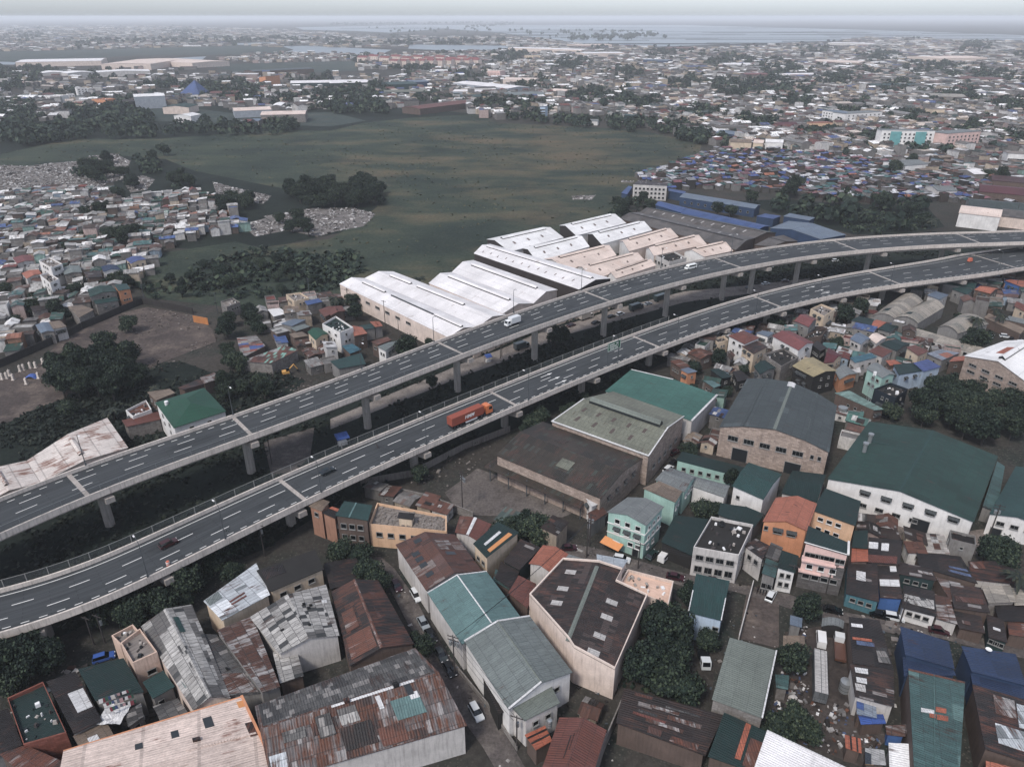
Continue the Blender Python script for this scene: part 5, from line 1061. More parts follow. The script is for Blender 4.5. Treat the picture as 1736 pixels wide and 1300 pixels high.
Bd('warehouse', 'long brown asbestos hall with a green edge beside the long blue sheds', 'warehouse', P4('Z3', (207,232), (300,205), (1105,366), (967,398)), 8.0, 'g', 1.8, MATS['roof_grey_brown'], w_brown,
   extras=[('ridge_cap', .02, .98, .46, .54, r_dark, .3), ('gutter', 0, 1, .9, 1, r_green2, .05)]+[('skylight', .1+.085*i, .11+.085*i, .2, .36, r_skyl, .03) for i in range(10)])
Bd('warehouse', 'short brown asbestos hall touching the viaduct curve', 'warehouse', P4('Z3', (960,445), (1150,380), (1245,420), (1080,455)), 7.0, 'g', 1.4, MATS['roof_grey_brown'], w_brown, extras=[('ridge_cap', .02, .98, .47, .53, r_dark, .3)])
Bd('warehouse', 'very long bright blue shed roof beside the brown asbestos halls', 'shed', P4('Z3', (480,238), (525,205), (1062,322), (985,347)), 7.0, 'g', 1.0, r_blue2, w_navy, win=[(3, 12, 3.6, 1.5, 1.4, .03, .97)])
Bd('warehouse', 'shorter bright blue shed in line with the very long one', 'shed', P4('Z3', (312,184), (345,160), (525,204), (482,234)), 6.5, 'g', 1.0, r_blue2, w_navy, win=[(3, 5, 3.4, 1.5, 1.4, .03, .97)])
Bd('warehouse', 'blue-grey row of sheds behind the dark trees at the shanty edge', 'shed', P4('Z3', (470,132), (515,105), (1002,184), (965,208)), 6.0, 'g', 1.0, r_blueg, w_navy, win=[(3, 10, 3, 1.5, 1.4, .03, .97)])
Bd('shed', 'small blue roof left of the white three-storey building in the field corner', 'shed', P4('Z3', (90,108), (138,58), (162,66), (128,118)), 4.5, 'm', .4, r_blue2, w_navy)
Bd('shed', 'blue roof right of the white three-storey building in the field corner', 'shed', P4('Z3', (395,95), (398,75), (512,96), (505,115)), 5.5, 'm', .4, r_blue2, w_navy)
Bd('shed', 'small blue shed left of the blue-walled hall, flat site behind', 'shed', P4('Z3', (972,262), (1030,240), (1135,256), (1085,280)), 5.0, 'm', .5, r_blue2, w_navy)
Bd('shed', 'small blue-grey shed behind the blue-walled hall', 'shed', P4('Z3', (1148,262), (1190,237), (1358,266), (1320,290)), 5.5, 'm', .5, r_blueg, w_navy)
Bd('warehouse', 'blue-walled hall with a broad steel-blue roof beside the viaduct', 'warehouse', P4('Z3', (1062,335), (1395,408), (1562,378), (1185,288)), 9.0, 'g', 2.0, r_blueg, w_navy, win=[(0, 3, 3, 1.5, 3.0, .1, .8)], split=.42)
Bd('apartment_building', 'white three-storey building with a brown roof at the corner of the marsh field', 'building', P4('Z3', (165,52), (205,20), (395,42), (392,62)), 10.5, 'm', .5, r_dark2, w_white2, win=[(3, 8, 8, 1.6, 1.4, .03, .97), (3, 8, 5, 1.6, 1.4, .03, .97), (3, 8, 2, 1.6, 1.4, .03, .97)])
# ---- left of the taller viaduct
LG = 'houses left of the taller viaduct'
ML2 = [('R4',(760,757),(1000,685),(1108,800),(850,882),10.0,'g',2.2,sheet('roof_bright_green','#1c5a44',var=.08,rust_amt=.02,grime=.25),w_white,'white three-storey house with a bright green hip roof against the viaduct'),
 ('R4',(130,1042),(525,832),(628,978),(200,1150),6.5,'g',1.4,r_whiterust,w_salmon,'white rust-streaked warehouse roof curving beside the viaduct'),
 ('R4',(-160,1150),(128,1042),(198,1150),(-100,1270),6.5,'g',1.4,r_whiterust,w_salmon,'pale rust-streaked warehouse roof at the left edge beside the viaduct'),
 ('R4',(615,795),(715,745),(742,790),(650,825),6.0,'f',0,r_rust_or,w_white,'small white-walled house with an orange rust roof left of the green hip roof'),
 ('R4',(598,852),(780,800),(790,838),(620,885),4.5,'m',.6,r_brick,w_block,'low rust-red shed in front of the green hip-roofed house'),
 ('R4',(722,712),(830,690),(858,710),(765,752),8.0,'m',.4,r_tan,w_brown,'tan roof at the corner of the green hip-roofed house'),
 ('Z1',(-60,905),(40,848),(168,930),(70,968),9.0,'f',0,r_green3,w_white,'white three-storey house with black stair bands and a dark green flat roof'),
 ('R4',(1505,412),(1560,390),(1608,420),(1545,452),6.5,'g',.8,sheet('roof_bright_green','#1c5a44'),w_cream,'small house with a bright green roof left of the white black-banded house'),
 ('Z1',(162,925),(235,930),(272,975),(175,1003),6.5,'m',.5,r_or,w_brown,'orange-roofed house right of the white black-banded house'),
 ('Z1',(85,1075),(160,1050),(228,1092),(145,1132),4.5,'m',.4,sheet('roof_turquoise','#2d7487'),w_brown,'turquoise lean-to roof below the white black-banded house'),
 ('Z1',(0,1190),(228,1118),(262,1200),(60,1245),5.0,'m',.6,r_green2,w_grey,'large teal-green roof touching the viaduct near the white houses'),
 ('Z1',(345,1080),(430,1040),(512,1028),(405,1112),6.0,'m',.4,r_gg,w_white,'white house with a sage roof beside the round tree at the viaduct'),
 ('Z1',(300,1042),(420,1000),(452,1022),(350,1068),5.5,'m',.4,r_rust_or,w_brown,'orange and white patched roof behind the sage-roofed white house'),
 ('Z1',(-10,800),(85,772),(108,810),(0,845),6.0,'g',.7,r_brick,w_brown,'brown roof beside the palm at the white warehouse corner'),
 ('Z1',(210,925),(310,903),(332,935),(250,952),5.0,'m',.4,r_green2,w_grey,'small teal roof behind the orange-roofed house'),
 ('Z1',(290,895),(360,885),(385,920),(330,935),5.0,'m',.4,r_or,w_grey,'small orange roof against the white warehouse wall'),
 ('R4',(1160,445),(1255,428),(1300,480),(1185,545),4.0,'m',.4,sheet('roof_mixed_tin','#9a9590','#3a66b0',.2,alt2='#a5573a',alt2_amt=.2,rust_amt=.4),w_brown,'tin shack of blue, white and rust sheets at the edge of the dirt lot'),
 ('R4',(1180,560),(1395,478),(1462,500),(1330,570),4.5,'m',.4,sheet('roof_mixed_tin2','#a09a95','#7a4a38',.3,alt2='#7fb5a2',alt2_amt=.12,rust_amt=.4),w_block,'long tin roof of white, rust and mint sheets above a block wall'),
 ('R4',(980,640),(1050,610),(1075,640),(1000,670),4.5,'m',.4,r_stripe,w_brown,'rusty white tin roof behind the green hip-roofed house'),
 ('R4',(870,690),(980,640),(1005,665),(900,700),4.0,'m',.4,r_rustd,w_brown,'dark rusted low roof behind the green hip-roofed house'),
 ('R4',(1375,375),(1440,348),(1500,352),(1430,388),4.5,'m',.4,r_blueg,w_grey,'grey-blue tin roof right of the round dark trees'),
 ('R4',(1320,400),(1380,385),(1420,405),(1355,425),4.0,'m',.3,r_asb,w_brown,'worn grey tin roof between the dark trees and the grey-blue roof'),
 ('R4',(1420,395),(1490,372),(1520,385),(1450,412),4.0,'m',.3,r_gg,w_brown,'sage tin roof in the cluster left of the green roof'),
 ('R4',(1415,425),(1480,410),(1510,430),(1440,445),4.0,'m',.3,r_tan,w_brown,'tan tin roof in the cluster left of the green roof'),
 ('R4',(190,62),(240,45),(305,78),(250,98),10.0,'f',0,f_conc,w_white,'white three-storey house, tallest of the left neighbourhood'),
 ('R4',(195,132),(235,120),(288,152),(245,172),9.0,'f',0,f_conc,w_white,'narrow white house in front of the tallest white one'),
 ('R4',(105,125),(188,106),(205,128),(130,152),6.0,'g',.7,r_or,w_white2,'orange roof left of the narrow white house'),
 ('R4',(428,205),(545,184),(572,212),(440,242),8.0,'g',.9,r_green,w_block,'green gabled roof, upper of two beside the power pole'),
 ('R4',(452,252),(562,235),(582,258),(470,282),5.5,'m',.6,r_green2,w_block,'green lean-to roof, lower of two beside the power pole'),
 ('R4',(560,185),(620,175),(640,200),(580,215),8.0,'m',.4,r_green2,w_orange,'orange-walled house beside the green gabled roof'),
 ('R4',(332,292),(400,280),(460,302),(388,348),5.0,'m',.5,r_tan,w_block,'block house with a tan sheet roof beside the dark lot wall'),
 ('R4',(495,92),(570,84),(588,106),(505,118),6.5,'g',.7,r_blue,w_white,'white house with a navy roof above the green gabled roof'),
 ('R4',(410,122),(490,110),(502,142),(430,152),6.5,'m',.4,r_dark2,w_brown,'dark brown roof left of the navy-roofed white house'),
 ('R4',(615,55),(690,40),(716,57),(640,78),6.5,'g',.7,sheet('roof_violet_blue','#4a5fa0'),w_cream,'violet-blue roofed brick house at the edge of the banana field'),
 ('R4',(302,98),(388,86),(402,120),(315,132),6.5,'g',.7,r_gg,w_block,'sage green roof right of the tallest white house'),
 ('R4',(62,50),(150,35),(168,62),(82,78),6.0,'g',.7,r_pinkred,w_white2,'rose-red roof left of the tallest white house'),
 ('R4',(148,292),(222,276),(236,302),(162,318),5.5,'m',.4,r_dark2,w_block,'dark brown roof beside the round trees of the left neighbourhood'),
 ('R4',(172,378),(248,364),(266,408),(200,418),5.5,'g',.6,r_blueg,w_block,'grey-blue gabled roof beside the dark lot wall'),
 ('R4',(240,368),(292,355),(327,385),(262,402),5.5,'m',.4,r_tan,w_white2,'orange-cream roof touching the grey-blue gabled roof'),
 ('R4',(1400,228),(1470,218),(1512,245),(1440,262),5.5,'f',0,f_conc,w_cream,'cream flat-roofed hut with a dark doorway at the banana field'),
 ('R4',(1490,264),(1560,248),(1580,264),(1505,284),5.0,'m',.3,r_blue2,w_block,'bright blue roof right of the cream hut'),
 ('R4',(1560,305),(1650,285),(1692,306),(1592,338),5.5,'g',.7,r_brick,w_brown,'brown roof in front of the bright blue roof'),
 ('R4',(1310,305),(1370,295),(1410,320),(1340,340),4.5,'m',.3,r_whitew,w_block,'white tin roof left of the cream hut'),
 ('R4',(1080,262),(1140,245),(1175,265),(1110,290),5.5,'f',0,f_conc,w_block,'grey unfinished block house by the lot wall')]
for rg, a, b_, c, d, h, pf, rs, rm, wm, lb in ML2:
    big = 'warehouse' in lb
    rw = random.Random(lb); ph = [] if big or h < 5.2 else [q_(3, h-1.7), q_(2, h-1.7), q_(0, h-1.7)]+([q_(3, h-4.5), q_(2, h-4.5), q_(0, h-4.5)] if h > 7.5 else [])
    Bd('warehouse' if big else 'house', lb, 'warehouse' if big else 'house', P4(rg, a, b_, c, d), h, pf, rs, rm, wm, win=ph, over=0 if pf == 'f' else .35, group=LG, hip=.4 if 'hip roof against' in lb else 0,
       extras=[('roof_monitor', .2, .8, .47, .53, rm, .6)] if big else ())
def wall_run(name, label, reg, pts, h, m, th=.3, cat='wall', pil=0):
    P = [G(reg, x, y) for x, y in pts]; r = thing(name, label, cat, P[len(P)//2]); b = MB()
    for i, (p, q) in enumerate(zip(P, P[1:])):
        d = (q-p).normalized(); n = Vector((-d.y, d.x, 0))*th/2; hh = h
        b.prism([p-n, q-n, q+n, p+n], 0, hh, 0)
    b.build('wall_panel', [m], r, r.location)
    b = MB()
    for p, q in zip(P, P[1:]):
        L = (q-p).length; k = max(1, int(L/4))
        for j in range(k):
            c = p+(q-p)*(j/k); b.box((c.x, c.y, h/2+.1), (.45, .45, h+.2), math.atan2(q.y-p.y, q.x-p.x))
    b.build('pillar', [m], r, r.location) if pil else None
    return r
w_soot = plaster('wall_soot', '#45403e', .7, '#201e1e')
wall_run('boundary_wall', 'long soot-black wall between the left neighbourhood and the dirt lot', 'R4', [(-20,595),(150,520),(330,440),(400,400),(500,360),(600,315),(700,275),(830,300),(948,325)], 3.0, w_soot)
wall_run('gate', 'orange steel gate in the wall of the dirt lot', 'R4', [(950,365),(1022,378)], 3.2, plaster('gate_orange', '#c07a2f', .3), .15, 'gate')
wall_run('boundary_wall', 'pale wall along the weeds beside the lower viaduct above the yard', 'R5', [(150,1165),(400,1120),(650,990),(880,900)], 2.2, plaster('wall_weathered', '#8c837b', .8), .25)
wall_run('boundary_wall', 'broken block wall between the yard and the rubble-roofed house', 'R5', [(240,1190),(480,1245),(700,1330)], 2.5, w_block, .25)
wall_run('boundary_wall', 'white wall down the middle of the empty plot beside the pale blue house', 'BR', [(1200,420),(1130,690)], 2.2, w_white2, .2)
wall_run('boundary_wall', 'low wall along the far side of the street by the parked cars', 'BM', [(1000,830),(1150,1010),(1290,1220)], 1.2, w_block, .25)
wall_run('boundary_wall', 'cream factory wall beside the paved lane under the taller viaduct', 'R5', [(700,545),(960,425),(1240,340),(1420,285)], 4.0, w_salmon, .3)
wall_run('boundary_wall', 'block wall along the alley beside the brown factory', 'R5', [(1440,1200),(1600,1040),(1733,930)], 2.4, w_block, .25)
wall_run('boundary_wall', 'block wall between the brick-red roof and the open rusty shed', 'BR', [(560,1010),(480,1200),(430,1330)], 3.0, w_block, .25)

# ---- larger buildings of the far districts: front base line in the photo, depth and height in metres
def far(reg, a, b_, depth, h, rm, wm, label, prof='g', rise=2.0, name='warehouse', cat='warehouse', win=(), hip=0, along=True):
    p, q = G(reg, *a), G(reg, *b_); d = (q-p).normalized(); n = Vector((-d.y, d.x, 0)); n = n if n.y > 0 else -n
    w4 = [p, p+n*depth, q+n*depth, q] if along else [p, q, q+n*depth, p+n*depth]
    return build_at(name, label, cat, w4, h, prof, rise, rm, wm, win, (), (), .35, .3, 'large buildings of the far districts', None, hip)
tw = lambda e, n, fl, z0=2, st=3.2, w=1.8, h=1.5: [(e, n, z0+st*i, w, h, .03, .97) for i in range(fl)]
far('R1', (80,330), (500,322), 150, 12, r_white, w_salmon, 'longest white-roofed factory at the far left beyond the trees')
far('R1', (500,345), (680,318), 120, 14, r_cream, w_salmon, 'cream factory with a higher roof right of the longest white one')
far('R1', (690,318), (945,335), 110, 12, r_cream, w_salmon, 'wide cream factory at the end of the far white factories')
far('R1', (200,385), (330,380), 60, 10, r_whitew, w_white2, 'white saw-roof hall, left of three in front of the far factories', along=False)
far('R1', (335,385), (470,378), 60, 10, r_whitew, w_white2, 'white saw-roof hall, middle of three in front of the far factories', along=False)
far('R1', (475,380), (740,372), 60, 10, r_whitew, w_white2, 'white saw-roof hall, right of three in front of the far factories', along=False)
far('R1', (668,537), (820,530), 40, 17, r_whitew, w_bluegrey, 'tall windowless white-grey block left of the blue pyramid roof', prof='g', rise=2, name='warehouse')
far('R1', (800,560), (930,560), 35, 9, r_green, w_salmon, 'green-roofed hall with a salmon gable in front of the tall white-grey block', along=False)
far('R1', (855,600), (940,603), 22, 8, r_whitew, w_white, 'white gabled hall near the field in front of the green-roofed hall', along=False)
far('R1', (1150,580), (1335,572), 40, 9, r_cream, w_bluegrey, 'grey-walled cream-roofed warehouse at the field edge, left of two')
far('R1', (1280,605), (1500,600), 40, 10, r_cream, w_block, 'grey-walled cream-roofed warehouse at the field edge, right of two')
far('R1', (1245,375), (1540,360), 50, 10, r_grey, w_brown, 'long grey-roofed shed beyond the trees in the far left district')
far('R1', (1305,418), (1375,412), 20, 14, r_tan, w_orange, 'tan block with an orange wall in front of the long grey-roofed shed', prof='m', name='apartment_building', cat='building')
far('R1', (1425,440), (1780,433), 60, 11, r_white, w_teald, 'long white-roofed hall with green walls above the dark trees')
far('R1', (230,510), (303,512), 18, 12, r_whitew, w_white, 'white house with arched windows in the far left district', 'f', 0, 'apartment_building', 'building', tw(3, 4, 3))
far('R1', (385,478), (440,475), 16, 14, f_conc, w_white, 'white four-storey tower block in the far left district', 'f', 0, 'apartment_building', 'building', tw(3, 3, 4))
far('R1', (343,500), (375,498), 14, 11, f_conc, w_white, 'narrow white block left of the white tower in the far left district', 'f', 0, 'apartment_building', 'building', tw(3, 2, 3))
far('R1', (455,522), (522,525), 20, 10, r_or, w_orange, 'orange two-storey block in the far left district', 'f', 0, 'apartment_building', 'building', tw(3, 5, 2))
far('R1', (595,535), (660,535), 25, 10, r_dark, w_dark, 'dark-walled hall beside the tall white-grey block')
for i in range(4):
    far('R1', (1140+45*i, 625-4*i), (1180+45*i, 627-4*i), 14, 6, [r_grey_l, r_pinkred, r_blueg, r_tan][i], w_block, ['grey', 'rose', 'blue-grey', 'tan'][i]+'-roofed hut in the row in front of the grey-walled warehouses', name='house', cat='house')
# blue pyramid roof
def pyramid():
    a, b_, c = G('R1', 872, 478), G('R1', 978, 480), G('R1', 900, 470)
    d = (b_-a); n = Vector((-d.y, d.x, 0)).normalized(); n = n if n.y > 0 else -n
    base = [a, b_, b_+n*38, a+n*38]; cen = sum(base, Vector())/4
    r = thing('pavilion', 'blue pyramid-shaped hall roof rising above the trees', 'hall', cen)
    apex = Vector((a+d*.62)+n*18); apex.z = 26
    m = MB()
    for p, q in zip(base, base[1:]+base[:1]): m.face([Vector((p.x, p.y, 3)), Vector((q.x, q.y, 3)), apex])
    m.build('roof', [r_blue2], r, cen); m = MB(); m.prism([p+(cen-p)*.06 for p in base], 0, 3.4, 0); m.build('wall', [w_white2], r, cen)
pyramid()
# red-roofed housing blocks, cream walls, in two staggered rows
for i in range(11):
    x = 132+54*i; row = i % 2
    far('R2', (x, 312-8*row+.9*i), (x+47, 314-8*row+.9*i), 16, 16, sheet('roof_far_red', '#96504f', rust_amt=.02, var=.08), w_salmon, ordw(i)+' red-roofed cream housing block from the left in the far estate', 'g', 4.5, 'apartment_building', 'apartment block', tw(3, 5, 4, 2.5, 3.4, 1.8, 1.6))
for i in range(10):
    x = 290+44*i
    far('R2', (x, 329-.5*i), (x+38, 331-.5*i), 16, 15, MATS['roof_far_red'], w_salmon, ordw(i)+' red-roofed cream housing block from the left in the front row of the far estate', 'g', 4.5, 'apartment_building', 'apartment block', tw(3, 4, 4, 2.5, 3.4, 1.8, 1.6))
FB = [('R2',(0,440),(195,435),70,11,r_white,w_teald,'long white roof with a green wall left of the far green hall'), ('R2',(290,445),(430,440),60,10,r_green2,w_teald,'broad green hall left of the far blue roof'), ('R2',(400,432),(485,428),45,10,r_blueg,w_navy,'dark blue roof right of the broad green hall'),
 ('R2',(265,478),(480,474),40,8,r_olive,w_teald,'long sage roof above the dark trees behind the red long roof'), ('R2',(440,565),(720,528),35,8,r_brick,w_brown,'long brick-red roof at the far corner of the field'), ('R2',(600,435),(870,465),50,10,r_white,w_bluegrey,'long white roof with a grey-blue wall right of the sage roof'),
 ('R2',(600,470),(740,472),30,7,r_white,w_bluegrey,'shorter white roof in front of the long white one'), ('R2',(640,500),(800,498),40,7,r_green2,w_teald,'green roof behind the trees at the far field corner'), ('R2',(865,490),(1060,485),50,7,r_gg,w_brown,'sage green hall right of the far white roofs'),
 ('R2',(845,415),(1000,418),60,9,r_cream,w_salmon,'cream roof above the sage green hall'), ('R2',(1060,465),(1140,472),40,7,r_cream,w_block,'cream hall right of the sage green hall'), ('R2',(870,252),(1230,264),90,12,r_white,w_salmon,'longest white factory roof of the far middle'),
 ('R2',(1245,283),(1440,280),90,12,r_white,w_salmon,'white factory roof right of the longest one'), ('R2',(770,388),(830,390),30,16,r_cream,w_pink,'pink block in the middle of the far town'), ('R2',(1205,235),(1380,232),90,10,r_cream,w_salmon,'cream factory roof at the far bay'),
 ('R2',(950,295),(1028,296),30,13,r_grey_l,w_cream,'cream block with a grey roof in the far middle'), ('R2',(1530,315),(1650,318),60,10,r_blueg,w_navy,'blue-roofed market hall in the far middle'), ('R2',(1655,250),(1800,250),90,10,r_brick,w_brown,'dark red factory roof at the far bay'),
 ('R2',(1180,612),(1310,616),12,5,r_grey_l,w_white,'low white row along the far edge of the field'), ('R2',(1025,585),(1052,586),14,15,r_blueg,w_blue,'slim pale blue house at the far edge of the field'),
 ('R2',(1435,610),(1505,612),18,10,r_green2,w_teald,'dark green house at the far edge of the field right of the white row'),
 ('R3',(215,688),(322,700),24,8,r_blueg,w_navy,'blue arched hall at the corner of the field and the shanties'), ('R3',(735,600),(850,618),22,14,r_blueg,w_white,'white four-storey school wing with a blue-grey roof, left wing'), ('R3',(850,620),(1030,608),22,14,r_grey_l,w_white,'white four-storey school wing with rows of windows, right wing'),
 ('R3',(1335,752),(1500,738),20,18,r_grey_l,w_pink,'cream apartment slab right of the teal striped one'), ('R3',(1128,860),(1255,850),22,8,r_grey_l,w_white,'white hall with a grey roof below the teal striped slab'),
 ('R3',(290,742),(395,745),20,9,r_tan,w_cream,'long cream two-storey house above the shanties'), ('R3',(400,745),(450,748),16,9,r_cream,w_cream,'second cream house right of the long one above the shanties'), ('R3',(460,742),(548,746),16,9,r_whitew,w_white,'white house above the shanties right of the cream ones'),
 ('R3',(670,745),(780,752),24,8,r_brick,w_white2,'brown-roofed hall with a white gable beside the shanties'), ('R3',(530,645),(630,642),22,7,r_maroon,w_brown,'maroon hip-roofed house above the shanties'), ('R3',(690,650),(790,648),14,10,r_or,w_peach,'peach house with arches above the shanties'),
 ('R3',(1420,408),(1640,412),60,8,r_brick,w_brown,'long brick-red roof in the far right town'), ('R3',(570,388),(720,385),40,8,r_white,w_white2,'white zigzag-roofed hall among the far right trees'), ('R3',(1310,310),(1550,305),120,12,r_cream,w_salmon,'large cream factory with a wide forecourt in the far right town'),
 ('R3',(680,318),(920,328),90,10,r_cream,w_salmon,'long cream factory roof in the far right town'), ('R3',(770,222),(990,228),90,10,r_white,w_white2,'white factory roof near the far right horizon'), ('R3',(265,335),(400,335),60,9,r_white,w_white2,'white hall in front of the far bay'),
 ('R3',(1275,500),(1450,505),60,8,r_sand,w_block,'sand-roofed hall among the trees of the far right'), ('R3',(1275,590),(1335,590),20,13,f_conc,w_cream,'plain cream cube of a house left of the right-hand trees'), ('R3',(1640,810),(1740,815),18,10,f_conc,w_white,'white flat-roofed house at the right edge above the maroon roofs'),
 ('R3',(985,440),(1230,440),40,7,r_green2,w_brown,'long dull green roof in the far right town'), ('R3',(365,385),(480,385),40,8,r_pinkred,w_brown,'rose-red long roof among the far right trees'), ('R3',(1480,890),(1560,888),20,6,r_white,w_block,'white roof among the houses left of the maroon roofs'), ('R3',(1300,975),(1400,975),18,6,r_grey_l,w_white2,'white house with a grey roof beside the lane below the maroon roofs')]
for rg, a, b_, dp, h, rm, wm, lb in FB:
    slab_ = 'slab' in lb or 'school' in lb or 'block' in lb or 'house' in lb
    nf = int(h/3.4) if slab_ else 0
    far(rg, a, b_, dp, h, rm, wm, lb, 'm' if slab_ and h > 9 else 'g', .6 if slab_ and h > 9 else 1.8, 'apartment_building' if 'slab' in lb or 'school' in lb or 'block' in lb else ('house' if 'house' in lb else 'warehouse'), 'building' if slab_ else 'warehouse', tw(3, 8, nf) if slab_ and h > 9 else ())
# teal striped apartment slab
def striped():
    p, q = G('R3', 1015, 738), G('R3', 1278, 742); d = (q-p).normalized(); n = Vector((-d.y, d.x, 0)); n = n if n.y > 0 else -n; L = (q-p).length
    r = build_at('apartment_building', 'apartment slab striped white and teal above the shanties', 'apartment block', [p, p+n*14, q+n*14, q], 19, 'm', .3, r_grey_l, w_white, tw(3, 12, 5, 2.2, 3.4, 1.6, 1.5), group='large buildings of the far districts')
    wt = plaster('wall_teal_stripe', '#4fa3a3', .2)
    for k in (1, 3): 
        b = MB(); c = p+d*L*(.28+.46*(k//2)+.0)-n*.05; b.box((c.x, c.y, 9.3), (L*.2, .5, 18), math.atan2(d.y, d.x)); b.build('wall_panel', [wt], r, r.location)
striped()
# right edge: maroon and green factory roofs
far('R3', (1500,985), (1760,1010), 30, 7, r_maroon, w_brown, 'maroon roof, front of two at the right edge beyond the viaduct')
far('R3', (1560,935), (1780,955), 26, 8, sheet('roof_dull_red', '#5e3f40', rust_amt=.1), w_brown, 'dull red-brown roof, rear of two at the right edge beyond the viaduct')
far('R3', (1450,1065), (1780,1095), 26, 7.5, sheet('roof_dull_green', '#47524e', rust_amt=.03), w_grey, 'dull green roof between the maroon roof and the viaduct')
far('R3', (1395,1110), (1600,1135), 24, 9, r_cream, w_white, 'white-walled cream-roofed factory against the viaduct at the right')
far('R3', (1600,1110), (1760,1130), 24, 7, MATS['roof_grey_brown'], w_salmon, 'grey-brown roof against the viaduct at the right edge')
# ------------------------------------------------------------------ leaves, trees, undergrowth
def quads_data(cen, nrm, size, rng, aspect=1.0):
    """one square leaf clump per row: centres, facing, edge length -> verts, faces"""
    n = len(cen); a = np.cross(nrm, rng.normal(size=(n, 3))); a /= np.linalg.norm(a, axis=1)[:, None]+1e-9
    b = np.cross(nrm, a); b /= np.linalg.norm(b, axis=1)[:, None]+1e-9
    s = np.asarray(size)[:, None]/2
    return np.stack([cen-a*s-b*s*aspect, cen+a*s-b*s*aspect, cen+a*s+b*s*aspect, cen-a*s+b*s*aspect], 1).reshape(-1, 3)
def quad_mesh(name, V, mat, tone=None):
    n = len(V)//4; me = bpy.data.meshes.new(name)
    me.vertices.add(n*4); me.vertices.foreach_set('co', V.ravel())
    me.loops.add(n*4); me.loops.foreach_set('vertex_index', np.arange(n*4, dtype=np.int32))
    me.polygons.add(n); me.polygons.foreach_set('loop_start', np.arange(0, n*4, 4, dtype=np.int32)); me.polygons.foreach_set('loop_total', np.full(n, 4, np.int32))
    me.update(calc_edges=True); me.validate()
    me.materials.append(mat)
    if tone is not None:
        at = me.color_attributes.new('tone', 'FLOAT_COLOR', 'CORNER'); at.data.foreach_set('color', np.repeat(tone, 4, 0).ravel())
    return me
L_dark = leaf_mat('leaves_dark', '#1a2723', '#2b3c33', '#4a5a44')
L_mid = leaf_mat('leaves_mid', '#213029', '#36483c', '#56634a')
L_palm = leaf_mat('leaves_palm', '#2a3431', '#384038', '#4b4d3b')
L_grass = leaf_mat('leaves_weeds', '#222c27', '#313c32', '#46493a')
bark = plain('bark', '#4b433d', .9)
L_marsh = leaf_mat('leaves_marsh', '#3c483e', '#535c48', '#6a6049')
for n_ in L_marsh.node_tree.nodes:
    if n_.type == 'TEX_NOISE': n_.inputs['Scale'].default_value = .018
def crown_points(rng, R_, H, nleaf, nclump, leaf):
    cs = []; 
    for i in range(nclump):
        t = rng.uniform(0, 2*math.pi); r = R_*.62*math.sqrt(rng.uniform()); z = H*(.15+.62*rng.uniform())*(1-.35*(r/R_))
        cs.append((r*math.cos(t), r*math.sin(t), z, R_*rng.uniform(.2, .42)))
    cs.append((0, 0, H*.55, R_*.5))
    per = nleaf//len(cs); P = []; Nn = []
    for x, y, z, r in cs:
        d = rng.normal(size=(per, 3)); d[:, 2] = d[:, 2]*.9+.25; d /= np.linalg.norm(d, axis=1)[:, None]
        rr = r*rng.uniform(.55, 1.2, per)
        P.append(np.array((x, y, z))+d*rr[:, None]*np.array((1, 1, .78))); Nn.append(d*.8+rng.normal(size=(per, 3))*.55+np.array((0, 0, .35)))
    P = np.vstack(P); Nn = np.vstack(Nn); Nn /= np.linalg.norm(Nn, axis=1)[:, None]
    return P, Nn, leaf*rng.uniform(.6, 1.35, len(P))
def tree_proto(seed, R_, H, nleaf, leaf, mat, base):
    rng = np.random.default_rng(seed); P, Nn, S = crown_points(rng, R_, H, nleaf, 22, leaf); P[:, 2] += base
    r = thing('broadleaf_tree', 'x', 'tree', (0, 0, 0))
    o = bpy.data.objects.new('crown', quad_mesh('crown', quads_data(P, Nn, S, rng), mat)); C.objects.link(o); o.parent = r
    b = MB(); b.tube((0, 0, -.2), (.15, .1, base+H*.25), .32, .2, 8)
    for i in range(5):
        t = i*1.3+seed; b.tube((.1, .05, base*.8), (R_*.5*math.cos(t), R_*.5*math.sin(t), base+H*.45), .16, .05, 5)
    b.build('trunk', [bark], r)
    return r
zp = lambda reg, pts: [(p.x, p.y) for p in zone(reg, pts)]
LANES = [zp('R5', [(0,840),(250,735),(480,640),(640,570),(830,500),(990,430),(1180,370),(1400,300),(1733,215),(2000,190),(2350,150),(2350,180),(1990,235),(1733,268),(1400,360),(1180,420),(990,495),(830,565),(640,632),(480,700),(250,790),(0,890)]), zp('R4', [(1290,950),(1540,880),(1520,1020),(1450,1090),(1330,1120)])]
PROT = [tree_proto(11, 5, 6.2, 5200, .36, L_dark, 2.2), tree_proto(12, 4.4, 6.8, 4800, .34, L_dark, 2.6), tree_proto(13, 5.2, 5.6, 5200, .37, L_mid, 2.0), tree_proto(14, 3.8, 4.6, 3600, .31, L_mid, 1.4), tree_proto(15, 4.8, 7.0, 5000, .36, L_dark, 3.0)]
